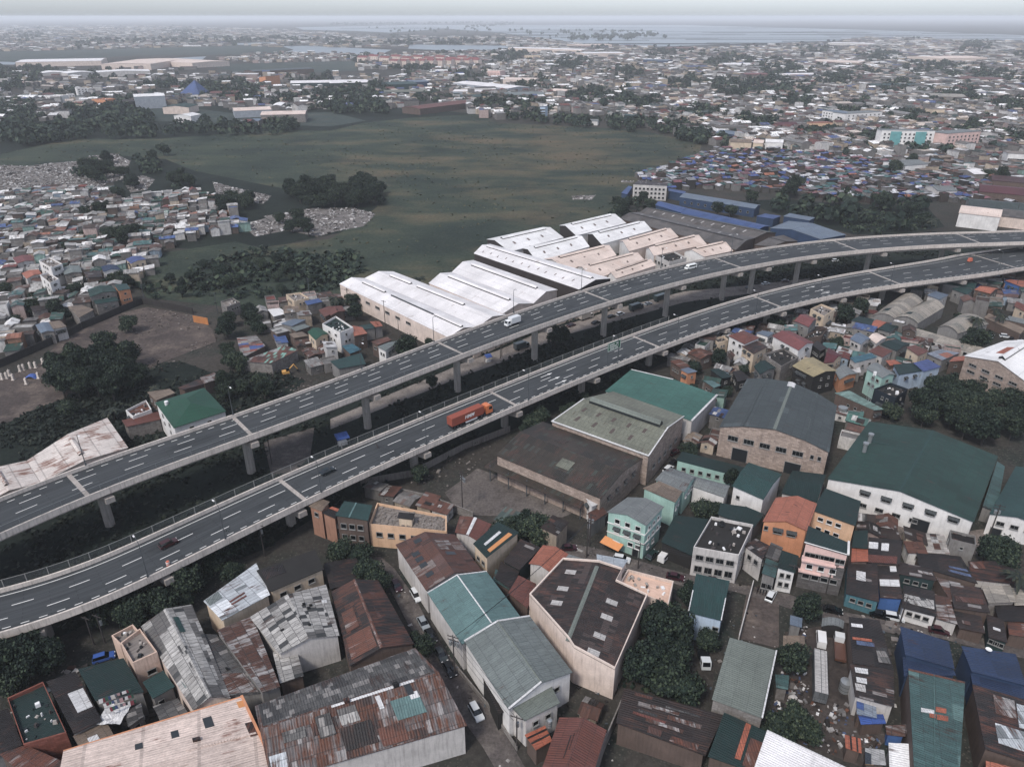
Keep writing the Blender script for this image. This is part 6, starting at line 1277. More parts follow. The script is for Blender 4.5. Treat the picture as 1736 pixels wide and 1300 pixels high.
def palm_proto(seed, H, nf, fl):
    rng = np.random.default_rng(seed); r = thing('palm_tree', 'x', 'palm tree', (0, 0, 0)); b = MB()
    pts = [Vector((.5*(k/5)**2, .2*(k/5), H*k/5)) for k in range(6)]
    for k in range(5): b.tube(pts[k], pts[k+1], .24-.02*k, .22-.02*k, 7, caps=False)
    b.build('trunk', [bark], r); b = MB(); top = pts[-1]
    for i in range(nf):
        t = 2*math.pi*i/nf+rng.uniform(-.2, .2); el = rng.uniform(-.1, .9); L = fl*rng.uniform(.8, 1.1); prev = None
        for k in range(7):
            q = k/6; x = L*q; z = L*(math.sin(el)*q-.75*q*q); w_ = .55*math.sin(math.pi*min(1, q*.85+.12))+.03
            c = top+Vector((math.cos(t)*x, math.sin(t)*x, z)); s = Vector((-math.sin(t), math.cos(t), 0))*w_
            cur = (c-s-Vector((0, 0, w_*.5)), c, c+s-Vector((0, 0, w_*.5)))
            if prev: b.face([prev[0], prev[1], cur[1], cur[0]]); b.face([prev[1], prev[2], cur[2], cur[1]])
            prev = cur
    b.build('crown', [L_palm], r); return r
PALM = palm_proto(3, 8.5, 17, 4.2); PALM2 = palm_proto(8, 4.0, 14, 3.4)
LM = [(p, G(r_, x, y)) for p, r_, x, y in (('the green hip-roofed white house','R4',930,780),('the orange lot gate','R4',985,350),('the tallest white left-hand house','R4',245,80),('the violet-blue roofed brick house','R4',665,60),
 ('the rubbish heaps at the field edge','R1',300,900),('the small rubbish heap by the field','R1',1180,950),('the rubbish heap under the field trees','R1',1600,1080),('the white warehouse block','Z1',600,600),('the brick factory','R6',550,800),('the mint three-storey house','R6',1030,600),
 ('the rose-red gabled roof','R6',600,450),('the barrel-roofed sheds','R6',1150,300),('the white-roofed brick hall','R6',1600,520),('the white green-roofed factory','R6',1200,1050),('the pink block','BS',330,230),('the navy blue roofs','BS',950,760),
 ('the scrap yard','BS',350,850),('the brown-roofed salmon hall','BR',400,550),('the pale blue house','BR',980,480),('the mint four-storey block','BR',620,120),('the olive-roofed factory','R5',1400,850),('the brown yard canopy','R5',1000,1150),('the rubble-roofed house','BM',760,80),
 ('the unfinished peach house','BL',650,720),('the brick-edged green roof','BL',180,1000),('the patchwork roof','BM',500,1000),('the green road sign','R5',1385,520),('the very long blue shed','Z3',700,260),('the blue-walled hall','Z3',1300,350),('the field-corner white building','Z3',290,60),
 ('the blue arched hall','R3',270,680),('the teal striped slab','R3',1150,720),('the white school wings','R3',870,600),('the maroon edge roofs','R3',1620,960),('the blue pyramid roof','R1',925,460),('the red-roofed estate','R2',430,310),('the tall white-grey block','R1',740,520),('the grey-walled far warehouses','R1',1330,590),
 ('the brick-red far field roof','R2',580,530),('the long far white roofs','R2',740,450),('the soot-black wall','R4',400,400),('the rust-streaked warehouse roof','R4',350,1000),('the black-banded white house','Z1',80,940),('the right-edge row roofs','R6',1640,380),('the drooping palm','BS',1250,330),('the lone field bush','R1',800,725))]
AUTO = []                                           # (object, look, kind, position): labelled together at the end
def auto(o, look, kind, group): AUTO.append((o, look, kind, Vector(o.location))); o['group'] = group
def finish_labels():
    by = {}
    for o, look, kind, p in AUTO:
        lm = min(LM, key=lambda l: (l[1].x-p.x)**2+(l[1].y-p.y)**2)
        by.setdefault((look, kind, lm[0]), []).append(((lm[1].x-p.x)**2+(lm[1].y-p.y)**2, o))
    for (look, kind, lm), L in by.items():
        L.sort(key=lambda q: q[0])
        for i, (d, o) in enumerate(L):
            lm = lm if len((look+' , '+ordw(i)+' closest to '+lm).split()) < 17 else lm.replace('the ', '', 1)
            look_ = look if len((look+' '+ordw(i)+' closest to '+lm).split()) < 17 else look.replace(' with ', ' of ').replace(' walls', '')
            o['label'] = f'{look_} closest to {lm}' if i == 0 and len(L) > 1 else (f'{look_} near {lm}' if i == 0 else f'{look_}, {ordw(i)} closest to {lm}')
TREE_POS = []
def clear_of(x, y, r=0):
    for f in FOOT:
        if abs(f[0][0]-x) < 120 and abs(f[0][1]-y) < 120 and inside((x, y), f): return False
    return True
VA2 = [(p[0], p[1]) for p in np.vstack([vA.P[:, :2], (vA.P[:, :2]+vA.N*vA.W[:, None])[::-1]])]
VB2 = [(p[0], p[1]) for p in np.vstack([vB.P[:, :2], (vB.P[:, :2]+vB.N*vB.W[:, None])[::-1]])]
TLOOK = {0: 'broad dark tree', 1: 'tall rounded dark tree', 2: 'wide spreading tree', 3: 'small bushy tree', 4: 'tall full dark tree'}
rt = random.Random(5)
PLAN = []
def put_tree(p, k=None, s=1.0):
    k = rt.choice((0, 1, 2, 4, 2)) if k is None else k
    PLAN.append((p, k, s)); TREE_POS.append((p.x, p.y, 4*s))
def grow(p, k, s):
    o = dup(PROT[k], (p.x, p.y, 0), rt.uniform(0, 6.28), None, None, (s*rt.uniform(.9, 1.15), s*rt.uniform(.9, 1.15), s*rt.uniform(1.05, 1.4)))
    sz = 'big ' if s > 1.25 else ('low ' if s < .7 else '')
    auto(o, sz+TLOOK[k], 'tree', 'trees among the houses and along the viaducts'); return o
def put_palm(p, k=0, s=1.0):
    o = dup((PALM, PALM2)[k], (p.x, p.y, 0), rt.uniform(0, 6.28), None, None, s); auto(o, ('tall palm tree', 'short drooping palm')[k], 'palm', 'palm trees'); TREE_POS.append((p.x, p.y, 3*s))
def grove(reg, poly, sp, smin, smax, ks=None, avoid=2):
    W_ = [G(reg, x, y, 3.5) for x, y in poly]; xs = [p.x for p in W_]; ys = [p.y for p in W_]
    y = min(ys); row = 0
    while y < max(ys):
        x = min(xs)+(row % 2)*sp/2
        while x < max(xs):
            q = Vector((x+rt.uniform(-.35, .35)*sp, y+rt.uniform(-.35, .35)*sp, 0))
            if inside(q, W_) and math.sin(q.x*.21+q.y*.1)+math.sin(q.y*.23-q.x*.12) > -1.1 and clear_of(q.x, q.y) and (avoid < 2 or not (inside(q, VB2) or inside(q, VA2))): put_tree(q, rt.choice(ks) if ks else None, rt.uniform(smin, smax))
            x += sp
        y += sp*.87; row += 1
grove('R6', [(1140,790),(1200,690),(1330,640),(1440,680),(1740,740),(1740,930),(1660,990),(1400,890),(1220,830)], 7.2, .8, 1.15)
grove('R4', [(270,520),(420,480),(560,490),(690,590),(690,690),(520,740),(300,720),(250,620)], 7.0, .85, 1.2, (0, 1, 4))
grove('R4', [(1050,350),(1250,305),(1300,390),(1080,420)], 8, .7, 1.0); grove('R4', [(1050,500),(1180,490),(1170,600),(1060,620)], 8, .7, 1.0); grove('R4', [(1080,640),(1390,620),(1330,740),(1110,740)], 8.5, .6, .9)
grove('R4', [(620,150),(800,140),(1040,50),(1300,20),(1500,60),(1630,160),(1350,225),(1080,235),(780,255)], 13, .5, .85, (2, 3, 3, 0)); grove('R4', [(120,260),(290,240),(330,340),(230,360),(140,300)], 8, .6, .9)
grove('BL', [(-40,680),(200,650),(330,660),(280,800),(60,900),(-40,920)], 5.5, .7, .95, (0, 1, 4, 2), 1); grove('BL', [(480,510),(700,500),(830,400),(1080,250),(1240,200),(1240,280),(960,470),(700,590),(500,610)], 5.5, .6, .85, (2, 3, 0), 1)
grove('R5', [(240,1190),(480,1075),(930,870),(1330,650),(1470,590),(1350,680),(1080,840),(900,890),(600,1000),(300,1160)], 5.5, .5, .8, (2, 3, 3), 1)
grove('BR', [(700,600),(730,550),(780,570),(860,720),(840,820),(760,920),(610,910),(590,850),(660,760)], 6.8, .85, 1.1, (0, 1, 4))
grove('R1', [(370,810),(540,775),(610,850),(500,890),(380,880)], 10, .9, 1.3); grove('R1', [(640,775),(740,745),(790,830),(680,850)], 10, .9, 1.2); grove('R1', [(820,870),(930,855),(930,910),(850,930)], 10, .9, 1.3)
grove('R1', [(640,880),(700,880),(700,910),(640,915)], 9, .9, 1.2); grove('R1', [(540,925),(620,930),(610,965),(545,960)], 9, .9, 1.2); grove('R1', [(1020,965),(1240,970),(1230,1040),(1030,1035)], 9, .8, 1.2)
grove('R1', [(1410,930),(1740,900),(1810,890),(1900,935),(1880,985),(1700,1000),(1450,1000)], 9.5, .7, 1.5, (0, 1, 4)); grove('R1', [(1350,1060),(1530,1060),(1540,1140),(1450,1150)], 9, .8, 1.2); grove('R1', [(400,1020),(550,1025),(530,1070),(400,1060)], 9, .8, 1.1); grove('R1', [(530,1140),(700,1130),(640,1200),(540,1200)], 8, .8, 1.1)
grove('R2', [(1350,1000),(1500,965),(1590,1000),(1560,1020),(1400,1060)], 9, .6, 1.0); grove('R3', [(560,910),(640,895),(640,960),(570,960)], 9, 1.0, 1.4); grove('R3', [(1190,640),(1600,610),(1640,690),(1520,720),(1300,670)], 14, 1.0, 1.4)
grove('R3', [(860,1060),(1250,1050),(1320,1110),(900,1130)], 17, .4, .7, (2, 3)); grove('R3', [(200,1000),(300,1000),(330,1040),(220,1050)], 8, .9, 1.1)
for rg, x, y, k, s in (('BR',725,600,0,.95),('BR',800,670,1,1.0),('BR',740,740,4,1.0),('BR',810,800,0,.95),('BR',670,850,1,.95),('BR',750,880,0,1.0),('BL',50,810,0,1.0),('BL',150,760,4,.9),('BL',240,790,0,.9),('BL',130,810,1,1.1),('BL',20,840,0,1.1),('BL',640,560,2,.8),('BL',760,500,0,.85),('BL',900,420,0,.95),('BL',1130,240,0,.9),('BS',240,530,0,.8),('BS',165,800,1,.85),('BM',430,270,2,.75),('BM',520,260,3,.9),('BM',560,370,2,.8),('BM',610,400,3,.9),('BM',830,730,1,.55),('BM',790,690,3,.7),('BR',20,150,2,.9),('BR',150,160,2,.9),('BR',90,110,0,.8),('BR',985,690,3,.75),('BR',885,470,0,.6),
   ('R6',90,1010,2,.6),('R6',300,1140,0,.6),('R6',160,1290,3,.9),('R6',220,1290,3,.8),('R6',1490,470,0,1.15),('R6',860,340,0,1.0),('R6',930,320,1,.9),('R5',1100,450,1,.85),('R5',1140,440,0,.8),('R5',380,510,0,1.05),('R6',120,590,3,.8),('R6',240,560,1,.7),('R6',500,380,2,.6),('R6',540,370,3,.8),
   ('BS',100,1110,3,1.0),('BS',180,1080,3,1.0),('BS',250,1130,3,.8),('BS',1180,270,2,.9),('BS',1110,260,0,.7),('BR',880,930,3,1.0),('BR',820,900,3,.9),('R3',1040,1000,0,1.3),('R3',1010,985,2,1.0),('R1',800,740,2,1.3),('R5',500,660,3,.7),('R6',1080,810,2,.7),('R6',600,300,3,.8),
   ('R3',395,975,0,1.1),('R3',1185,800,0,1.3),('R3',1100,830,2,1.3),('R3',1620,880,0,1.5),('R3',1560,860,2,1.2),('R3',1180,1040,2,1.2),('R3',1240,1090,0,1.1),('R4',640,560,3,.8),('R4',330,790,3,.9),('BR',1000,300,3,.6),('Z1',40,760,0,.7),('Z1',160,760,1,.9),('Z1',190,840,0,.8),('Z1',730,1040,3,.6)):
    put_tree(G(rg, x, y, 3.5*s), k, s)
for q_ in range(34):                                  # bushes that have taken hold in gaps between the houses
    x, y = rt.uniform(40, 1700), rt.uniform(300, 720); p = G('R6', x, y, 2); 
    if clear_of(p.x, p.y) and not inside(p, VB2) and y > 560-.3*x: put_tree(p, rt.choice((2, 3, 3)), rt.uniform(.35, .65))
for q_ in range(26):
    p = G('R4', rt.uniform(0, 640), rt.uniform(-60, 420), 2)
    if clear_of(p.x, p.y): put_tree(p, rt.choice((0, 2, 3)), rt.uniform(.5, .9))
for rg, x, y, k, s in (('R6',1500,350,0,1.0),('R6',1620,330,0,.85),('R6',1600,300,1,1.0),('R6',1340,690,1,1.1),('R6',1420,700,1,1.2),('R6',1510,720,1,1.1),('R6',1610,740,1,1.1),('R6',1680,760,1,1.0),('R6',1380,650,1,.9),('BS',1265,360,0,.9),('Z1',30,720,0,.9),('Z1',90,730,1,1.0),('R4',550,790,1,1.0),('R4',520,800,1,.9),('R4',760,690,1,.9),('Z1',640,570,1,1.2),
   ('Z2',960,170,1,1.0),('Z2',1040,150,1,1.1),('Z2',1090,130,1,1.0),('R6',1560,640,1,1.0),('R3',1290,1080,0,1.1)): put_palm(G(rg, x, y, (8, 4)[k]*s), k, s)
PLAN.sort(key=lambda t: -t[2]/math.hypot(t[0].x, t[0].y, CAM_H) if -40 < PR(t[0])[0] < PW+40 and PR(t[0])[1] < PH+90 else 1)
for t in PLAN[:295]: grow(*t)
for p in PROT+[PALM, PALM2]:
    for ch in list(p.children): bpy.data.objects.remove(ch)
    bpy.data.objects.remove(p)
# undergrowth
def weeds(name, label, polys, dens, hmin, hmax, size, mat, avoid_via=False, cap=30000, cover=None):
    rng = np.random.default_rng(len(name)+int(dens*1000)); allV = []
    for W_ in polys:
        xs = [p[0] for p in W_]; ys = [p[1] for p in W_]; A_ = (max(xs)-min(xs))*(max(ys)-min(ys)); n = min(int(A_*dens), 60000)
        X = rng.uniform(min(xs), max(xs), n); Y = rng.uniform(min(ys), max(ys), n)
        nz = np.sin(X*.11+Y*.05)+np.sin(Y*.13-X*.07+1)+np.sin(X*.031+Y*.027)*1.2
        keep = [i for i in range(n) if nz[i]+rng.normal()*.8 > -.2 and inside((X[i], Y[i]), W_) and clear_of(X[i], Y[i]) and not any(inside((X[i], Y[i]), q) for q in LANES)]
        if not keep: continue
        X, Y = X[keep], Y[keep]; k = 4
        cen = np.stack([np.repeat(X, k), np.repeat(Y, k), np.zeros(len(X)*k)], 1)+rng.normal(size=(len(X)*k, 3))*size*.45
        h = rng.uniform(hmin, hmax, len(X)); cen[:, 2] = np.repeat(h, k)*rng.uniform(.2, 1, len(cen))
        nr = rng.normal(size=cen.shape); nr[:, 2] = abs(nr[:, 2])+.6; nr /= np.linalg.norm(nr, axis=1)[:, None]
        allV.append(quads_data(cen, nr, size*rng.uniform(.5, 1.3, len(cen)), rng))
    o = bpy.data.objects.new(name, quad_mesh(name, np.vstack(allV), mat)); C.objects.link(o); tag(o, label, 'undergrowth', kind='stuff')
weeds('field_weeds', 'low dark weeds covering the marsh field', [zp('W', FIELD)], .012, .05, .3, 1.1, L_marsh)
weeds('verge_weeds', 'rank weeds between and beside the viaducts', [zp('W', VERGE), zp('R4', [(0,880),(150,800),(420,700),(600,690),(800,560),(900,560),(1060,620),(1350,600),(1500,650),(1400,740),(1200,800),(900,900),(600,1000),(300,1050),(0,1080)]), zp('R4', [(620,170),(1040,60),(1300,20),(1500,50),(1640,170),(1350,235),(1080,240),(780,265)])], .75, .3, 1.3, .9, L_grass)
weeds('banana_plants', 'mass of broad-leaved banana plants left of the white warehouses', [zp('R4', [(620,170),(1040,60),(1300,0),(1500,30),(1640,150),(1350,235),(1080,240),(780,265)]), zp('W', [(480,440),(600,425),(620,460),(560,500),(420,500)])], .12, 1.0, 3.2, 2.0, L_mid)
weeds('scrub', 'scrub on the empty ground beyond the blue sheds', [zp('R3', [(640,1010),(860,1010),(1250,1020),(1300,1110),(1150,1140),(900,1140),(760,1060)]), zp('Z3', [(0,170),(150,120),(320,150),(300,210),(100,240)])], .2, .2, .8, 1.1, L_mid)
weeds('scrub', 'weeds in the gaps of the lower right houses', [zp('BR', [(560,560),(700,500),(900,640),(880,960),(560,920)]), zp('BS', [(60,1000),(280,1030),(300,1150),(60,1110)])], .5, .3, 1.0, .8, L_mid)
# ------------------------------------------------------------------ dense neighbourhoods
ROOFP = [('rusty', '#6e5047', 16), ('grey', '#8b8784', 20), ('white', '#c9c5c3', 12), ('dark green', '#2f5149', 9), ('teal', '#4a7270', 4), ('brown', '#54443d', 14), ('blue', '#3f5f97', 7), ('red', '#85463f', 6), ('orange', '#9a6650', 2), ('tan', '#8a7868', 6)]
ROOFL = [('pale grey', '#a5a19d', 26), ('white', '#d6d1cd', 20), ('grey', '#7d7976', 16), ('brown', '#5c4a42', 9), ('rusty', '#74554a', 8), ('dark green', '#355a50', 7), ('blue', '#4a6ba5', 5), ('teal', '#4a7270', 4), ('red', '#85463f', 3), ('orange', '#9a6650', 2)]
ROOFS = [('blue', '#3a5ba0', 17), ('rose', '#8d5862', 11), ('white', '#c2bfc2', 18), ('teal', '#3e6b69', 14), ('grey', '#858386', 20), ('orange', '#a8694c', 5), ('brown', '#5a4942', 8), ('rusty', '#7d5648', 7)]
ROOFF = [('grey', '#858280', 18), ('white', '#eae6e3', 24), ('cream', '#c4b3a4', 10), ('brown', '#54443d', 13), ('green', '#35504a', 10), ('red', '#7b443c', 12), ('blue', '#48639a', 4), ('dark', '#383634', 14)]
WALLP = [('grey block', '#847e79', 40), ('white', '#c4beb9', 18), ('cream', '#b8a48d', 12), ('brown', '#6a5a51', 14), ('pale blue', '#8fa3b5', 5), ('pink', '#b39a92', 4), ('mint', '#8aa89c', 3), ('orange', '#a87c60', 2)]
WALLD = [('brown', '#5a4d46', 4), ('grey block', '#6b6662', 4), ('dark', '#3f3b39', 4), ('pale', '#8f8a85', 2)]
tone_w = tone_mat('painted_wall', .85, False, .55); tone_r = tone_mat('painted_roof', .7, True, .6)
rh = random.Random(21)
def pick(P):
    n, c, _ = rh.choices(P, [q[2] for q in P])[0]; k = rh.uniform(.75, 1.2); c = lin(c)
    return n, (min(1, c[0]*k), min(1, c[1]*k), min(1, c[2]*k), 1)
def house_geo(bw, br, x, y, w, d, h, rz, typ, cw, cr, rise):
    cs, sn = math.cos(rz), math.sin(rz)
    T = lambda a, b_, z: (x+a*cs-b_*sn, y+a*sn+b_*cs, z)
    p = [(-w/2, -d/2), (w/2, -d/2), (w/2, d/2), (-w/2, d/2)]; e = .35
    if typ == 'f':
        for (a, b_), (a2, b2) in zip(p, p[1:]+p[:1]): bw.face([T(a, b_, 0), T(a2, b2, 0), T(a2, b2, h+.6), T(a, b_, h+.6)], 0, cw)
        q = [T(a*.94, b_*.94, h) for a, b_ in p]; br.slab(q, .1); br.c[-6:] = [cr]*6
        for (a, b_), (a2, b2) in zip(p, p[1:]+p[:1]):
            bw.face([T(a, b_, h+.6), T(a2, b2, h+.6), T(a2*.94, b2*.94, h+.6), T(a*.94, b_*.94, h+.6)], 0, cw); bw.face([T(a*.94, b_*.94, h+.6), T(a2*.94, b2*.94, h+.6), T(a2*.94, b2*.94, h), T(a*.94, b_*.94, h)], 0, cw)
    elif typ == 'm':
        hb = h+rise
        bw.face([T(*p[0], 0), T(*p[1], 0), T(*p[1], h), T(*p[0], h)], 0, cw); bw.face([T(*p[2], 0), T(*p[3], 0), T(*p[3], hb), T(*p[2], hb)], 0, cw)
        bw.face([T(*p[1], 0), T(*p[2], 0), T(*p[2], hb), T(*p[1], h)], 0, cw); bw.face([T(*p[3], 0), T(*p[0], 0), T(*p[0], h), T(*p[3], hb)], 0, cw)
        br.slab([T(-w/2-e, -d/2-e, h), T(w/2+e, -d/2-e, h), T(w/2+e, d/2+e, hb+.08), T(-w/2-e, d/2+e, hb+.08)], .12); br.c[-6:] = [cr]*6
    else:
        bw.face([T(*p[0], 0), T(*p[1], 0), T(*p[1], h), T(*p[0], h)], 0, cw); bw.face([T(*p[2], 0), T(*p[3], 0), T(*p[3], h), T(*p[2], h)], 0, cw)
        bw.face([T(*p[1], 0), T(*p[2], 0), T(*p[2], h), T(w/2, 0, h+rise), T(*p[1], h)], 0, cw); bw.face([T(*p[3], 0), T(*p[0], 0), T(*p[0], h), T(-w/2, 0, h+rise), T(*p[3], h)], 0, cw)
        k = rise/(d/2)*e
        for s in (-1, 1):
            br.slab([T(-w/2-e, 0, h+rise+.1), T(w/2+e, 0, h+rise+.1), T(w/2+e, s*(d/2+e), h-k+.1), T(-w/2-e, s*(d/2+e), h-k+.1)], .12); br.c[-6:] = [cr]*6
def region_cells(reg, poly, sp, ang, fill, avoid=()):
    W_ = [G(reg, x, y) for x, y in poly]; cs, sn = math.cos(ang), math.sin(ang)
    R_ = [(p.x*cs+p.y*sn, -p.x*sn+p.y*cs) for p in W_]; out = []
    a = min(r[0] for r in R_)
    while a < max(r[0] for r in R_):
        b_ = min(r[1] for r in R_)+rh.uniform(0, sp*.5)
        while b_ < max(r[1] for r in R_):
            q = (a+rh.uniform(-.18, .18)*sp, b_+rh.uniform(-.18, .18)*sp); P = Vector((q[0]*cs-q[1]*sn, q[0]*sn+q[1]*cs, 0))
            if rh.random() < fill and inside(P, W_) and clear_of(P.x, P.y) and all(not inside(P, z_) for z_ in avoid):
                if all(clear_of(P.x+dx, P.y+dy) for dx, dy in ((sp*.35, 0), (-sp*.35, 0), (0, sp*.35), (0, -sp*.35))) and all((t[0]-P.x)**2+(t[1]-P.y)**2 > (t[2]*.7+sp*.25)**2 for t in TREE_POS): out.append(P)
            b_ += sp
        a += sp
    return out
DIRT = zp('R4', [(0,640),(180,580),(330,420),(560,330),(720,290),(940,330),(1040,400),(1060,460),(800,560),(700,600),(420,700),(150,800),(0,880)])
HOUSES = []     # x, y, w, d, h, rz, type, wall(name, col), roof(name, col), rise, kind
def fill_zone(reg, poly, sp, ang, fill, pal, hmin, hmax, kind, avoid=(), pw=WALLP, flat=.15):
    for P in region_cells(reg, poly, sp, ang, fill, avoid):
        w, d = sp*rh.uniform(.72, 1.12), sp*rh.uniform(.62, .95)
        if rh.random() < .15: w *= 1.35
        t = rh.random(); typ = 'f' if t < flat else ('m' if t < .62 else 'g')
        h = rh.uniform(hmin, hmax); h = h if rh.random() > .12 else h+2.8
        HOUSES.append((P.x, P.y, w, d, h, ang+rh.choice((0, math.pi/2, math.pi, -math.pi/2))+rh.gauss(0, .09), typ, pick(pw), pick(pal), rh.uniform(.4, 1.3) if typ == 'g' else rh.uniform(.3, .9), kind))
fill_zone('W', [(0,335),(60,325),(185,325),(205,345),(330,328),(395,352),(425,392),(300,412),(262,440),(255,468),(225,495),(195,535),(120,560),(0,615)], 6.2, .35, .9, ROOFL, 2.6, 5.2, 'house', (DIRT,))
fill_zone('R6', [(0,540),(210,470),(290,480),(420,420),(600,330),(780,300),(900,290),(1000,300),(1130,400),(1300,480),(1440,500),(1440,560),(1250,640),(1080,650),(820,640),(600,620),(450,600),(300,650),(180,720),(60,640)], 5.4, -.5, .96, ROOFP, 2.6, 4.6, 'house')
fill_zone('R6', [(1130,220),(1330,150),(1740,140),(1740,330),(1560,340),(1420,320),(1250,260)], 6.5, -.5, .85, ROOFP, 2.6, 4.6, 'house')
fill_zone('R6', [(0,980),(60,880),(230,720),(235,860),(230,1000),(60,1010)], 5.5, -.5, .85, ROOFP, 2.4, 3.8, 'house')
fill_zone('R6', [(820,800),(960,780),(980,860),(900,980),(810,1080),(800,900)], 6, -.5, .9, [('green', '#33574c', 4), ('teal', '#4e7a72', 3), ('grey', '#6f6c6a', 2), ('rusty', '#6e5047', 2)], 2.6, 4.4, 'house')
fill_zone('BS', [(430,130),(560,120),(760,210),(1050,270),(1310,420),(1310,690),(1000,620),(870,570),(700,520),(450,440)], 5.0, -.32, .97, [('dark brown', '#40342f', 8), ('rusty', '#6a4638', 6), ('black', '#302b2a', 6), ('pale', '#a39b94', 2)], 2.6, 4.0, 'house')
fill_zone('BR', [(0,100),(60,180),(250,200),(280,260),(100,440),(20,420),(-60,300),(-80,220)], 5.2, -.5, .9, [('dark brown', '#40342f', 5), ('rusty', '#704a3c', 4), ('grey-green', '#5b6b66', 3), ('red-brown', '#7b4a3d', 3)], 2.6, 4.2, 'house')
fill_zone('BM', [(560,0),(640,-60),(900,-20),(1090,60),(1010,110),(950,150)], 5.5, -.4, .5, [('rusty', '#704a3c', 4), ('grey', '#77716d', 3)], 2.4, 3.6, 'house')
fill_zone('BR', [(820,60),(1000,-60),(1300,-40),(1250,60),(1040,60)], 6, -.4, .6, [('dark green', '#2c4a44', 5), ('grey', '#77716d', 2)], 2.8, 4.4, 'house')
fill_zone('BL', [(740,1060),(900,980),(940,1030),(740,1110)], 4.5, .5, .9, [('dark brown', '#40342f', 5), ('grey', '#77716d', 3)], 2.4, 3.4, 'house')
fill_zone('BL', [(-40,950),(20,930),(120,1180),(240,1240),(380,1130),(370,1240),(250,1290),(0,1240)], 4.8, .5, .8, [('dark brown', '#40342f', 5), ('grey', '#77716d', 3), ('teal', '#35544f', 2)], 2.4, 3.8, 'house')
fill_zone('BR', [(400,880),(560,880),(560,1000),(480,1110),(300,1040),(330,900)], 4.6, -.4, .5, [('rusty', '#6a4638', 5), ('grey', '#77716d', 3)], 2.0, 2.8, 'house')
fill_zone('R4', [(1280,290),(1560,230),(1740,280),(1740,360),(1600,380),(1500,500),(1330,480),(1290,400)], 6, .4, .85, ROOFP, 2.4, 3.8, 'house')
fill_zone('R4', [(1420,470),(1740,400),(1740,560),(1560,620),(1440,560)], 6.5, .4, .6, ROOFP, 2.6, 4, 'house')
fill_zone('BS', [(1010,1000),(1050,980),(1110,1290),(985,1300)], 4.5, -.3, .7, [('black', '#302b2a', 6), ('grey', '#6d6865', 3)], 2.4, 3.4, 'house')
fill_zone('BS', [(560,1080),(640,1050),(730,1060),(640,1180),(520,1200)], 4.2, -.3, .6, [('white', '#b9b4b1', 3), ('rusty', '#6a4638', 3), ('blue', '#3a5b90', 2)], 2.2, 3.0, 'house')
fill_zone('W', [(1075,302),(1150,278),(1205,260),(1320,258),(1400,265),(1500,275),(1560,300),(1640,300),(1736,318),(1736,350),(1640,345),(1560,340),(1480,345),(1300,328),(1180,320),(1120,327)], 6.0, .25, .97, ROOFS, 2.4, 4.2, 'shack', pw=WALLD, flat=.04)
fill_zone('W', [(1500,275),(1736,262),(1736,318),(1640,300),(1560,300)], 8.5, .25, .8, ROOFP, 3, 6, 'shack')
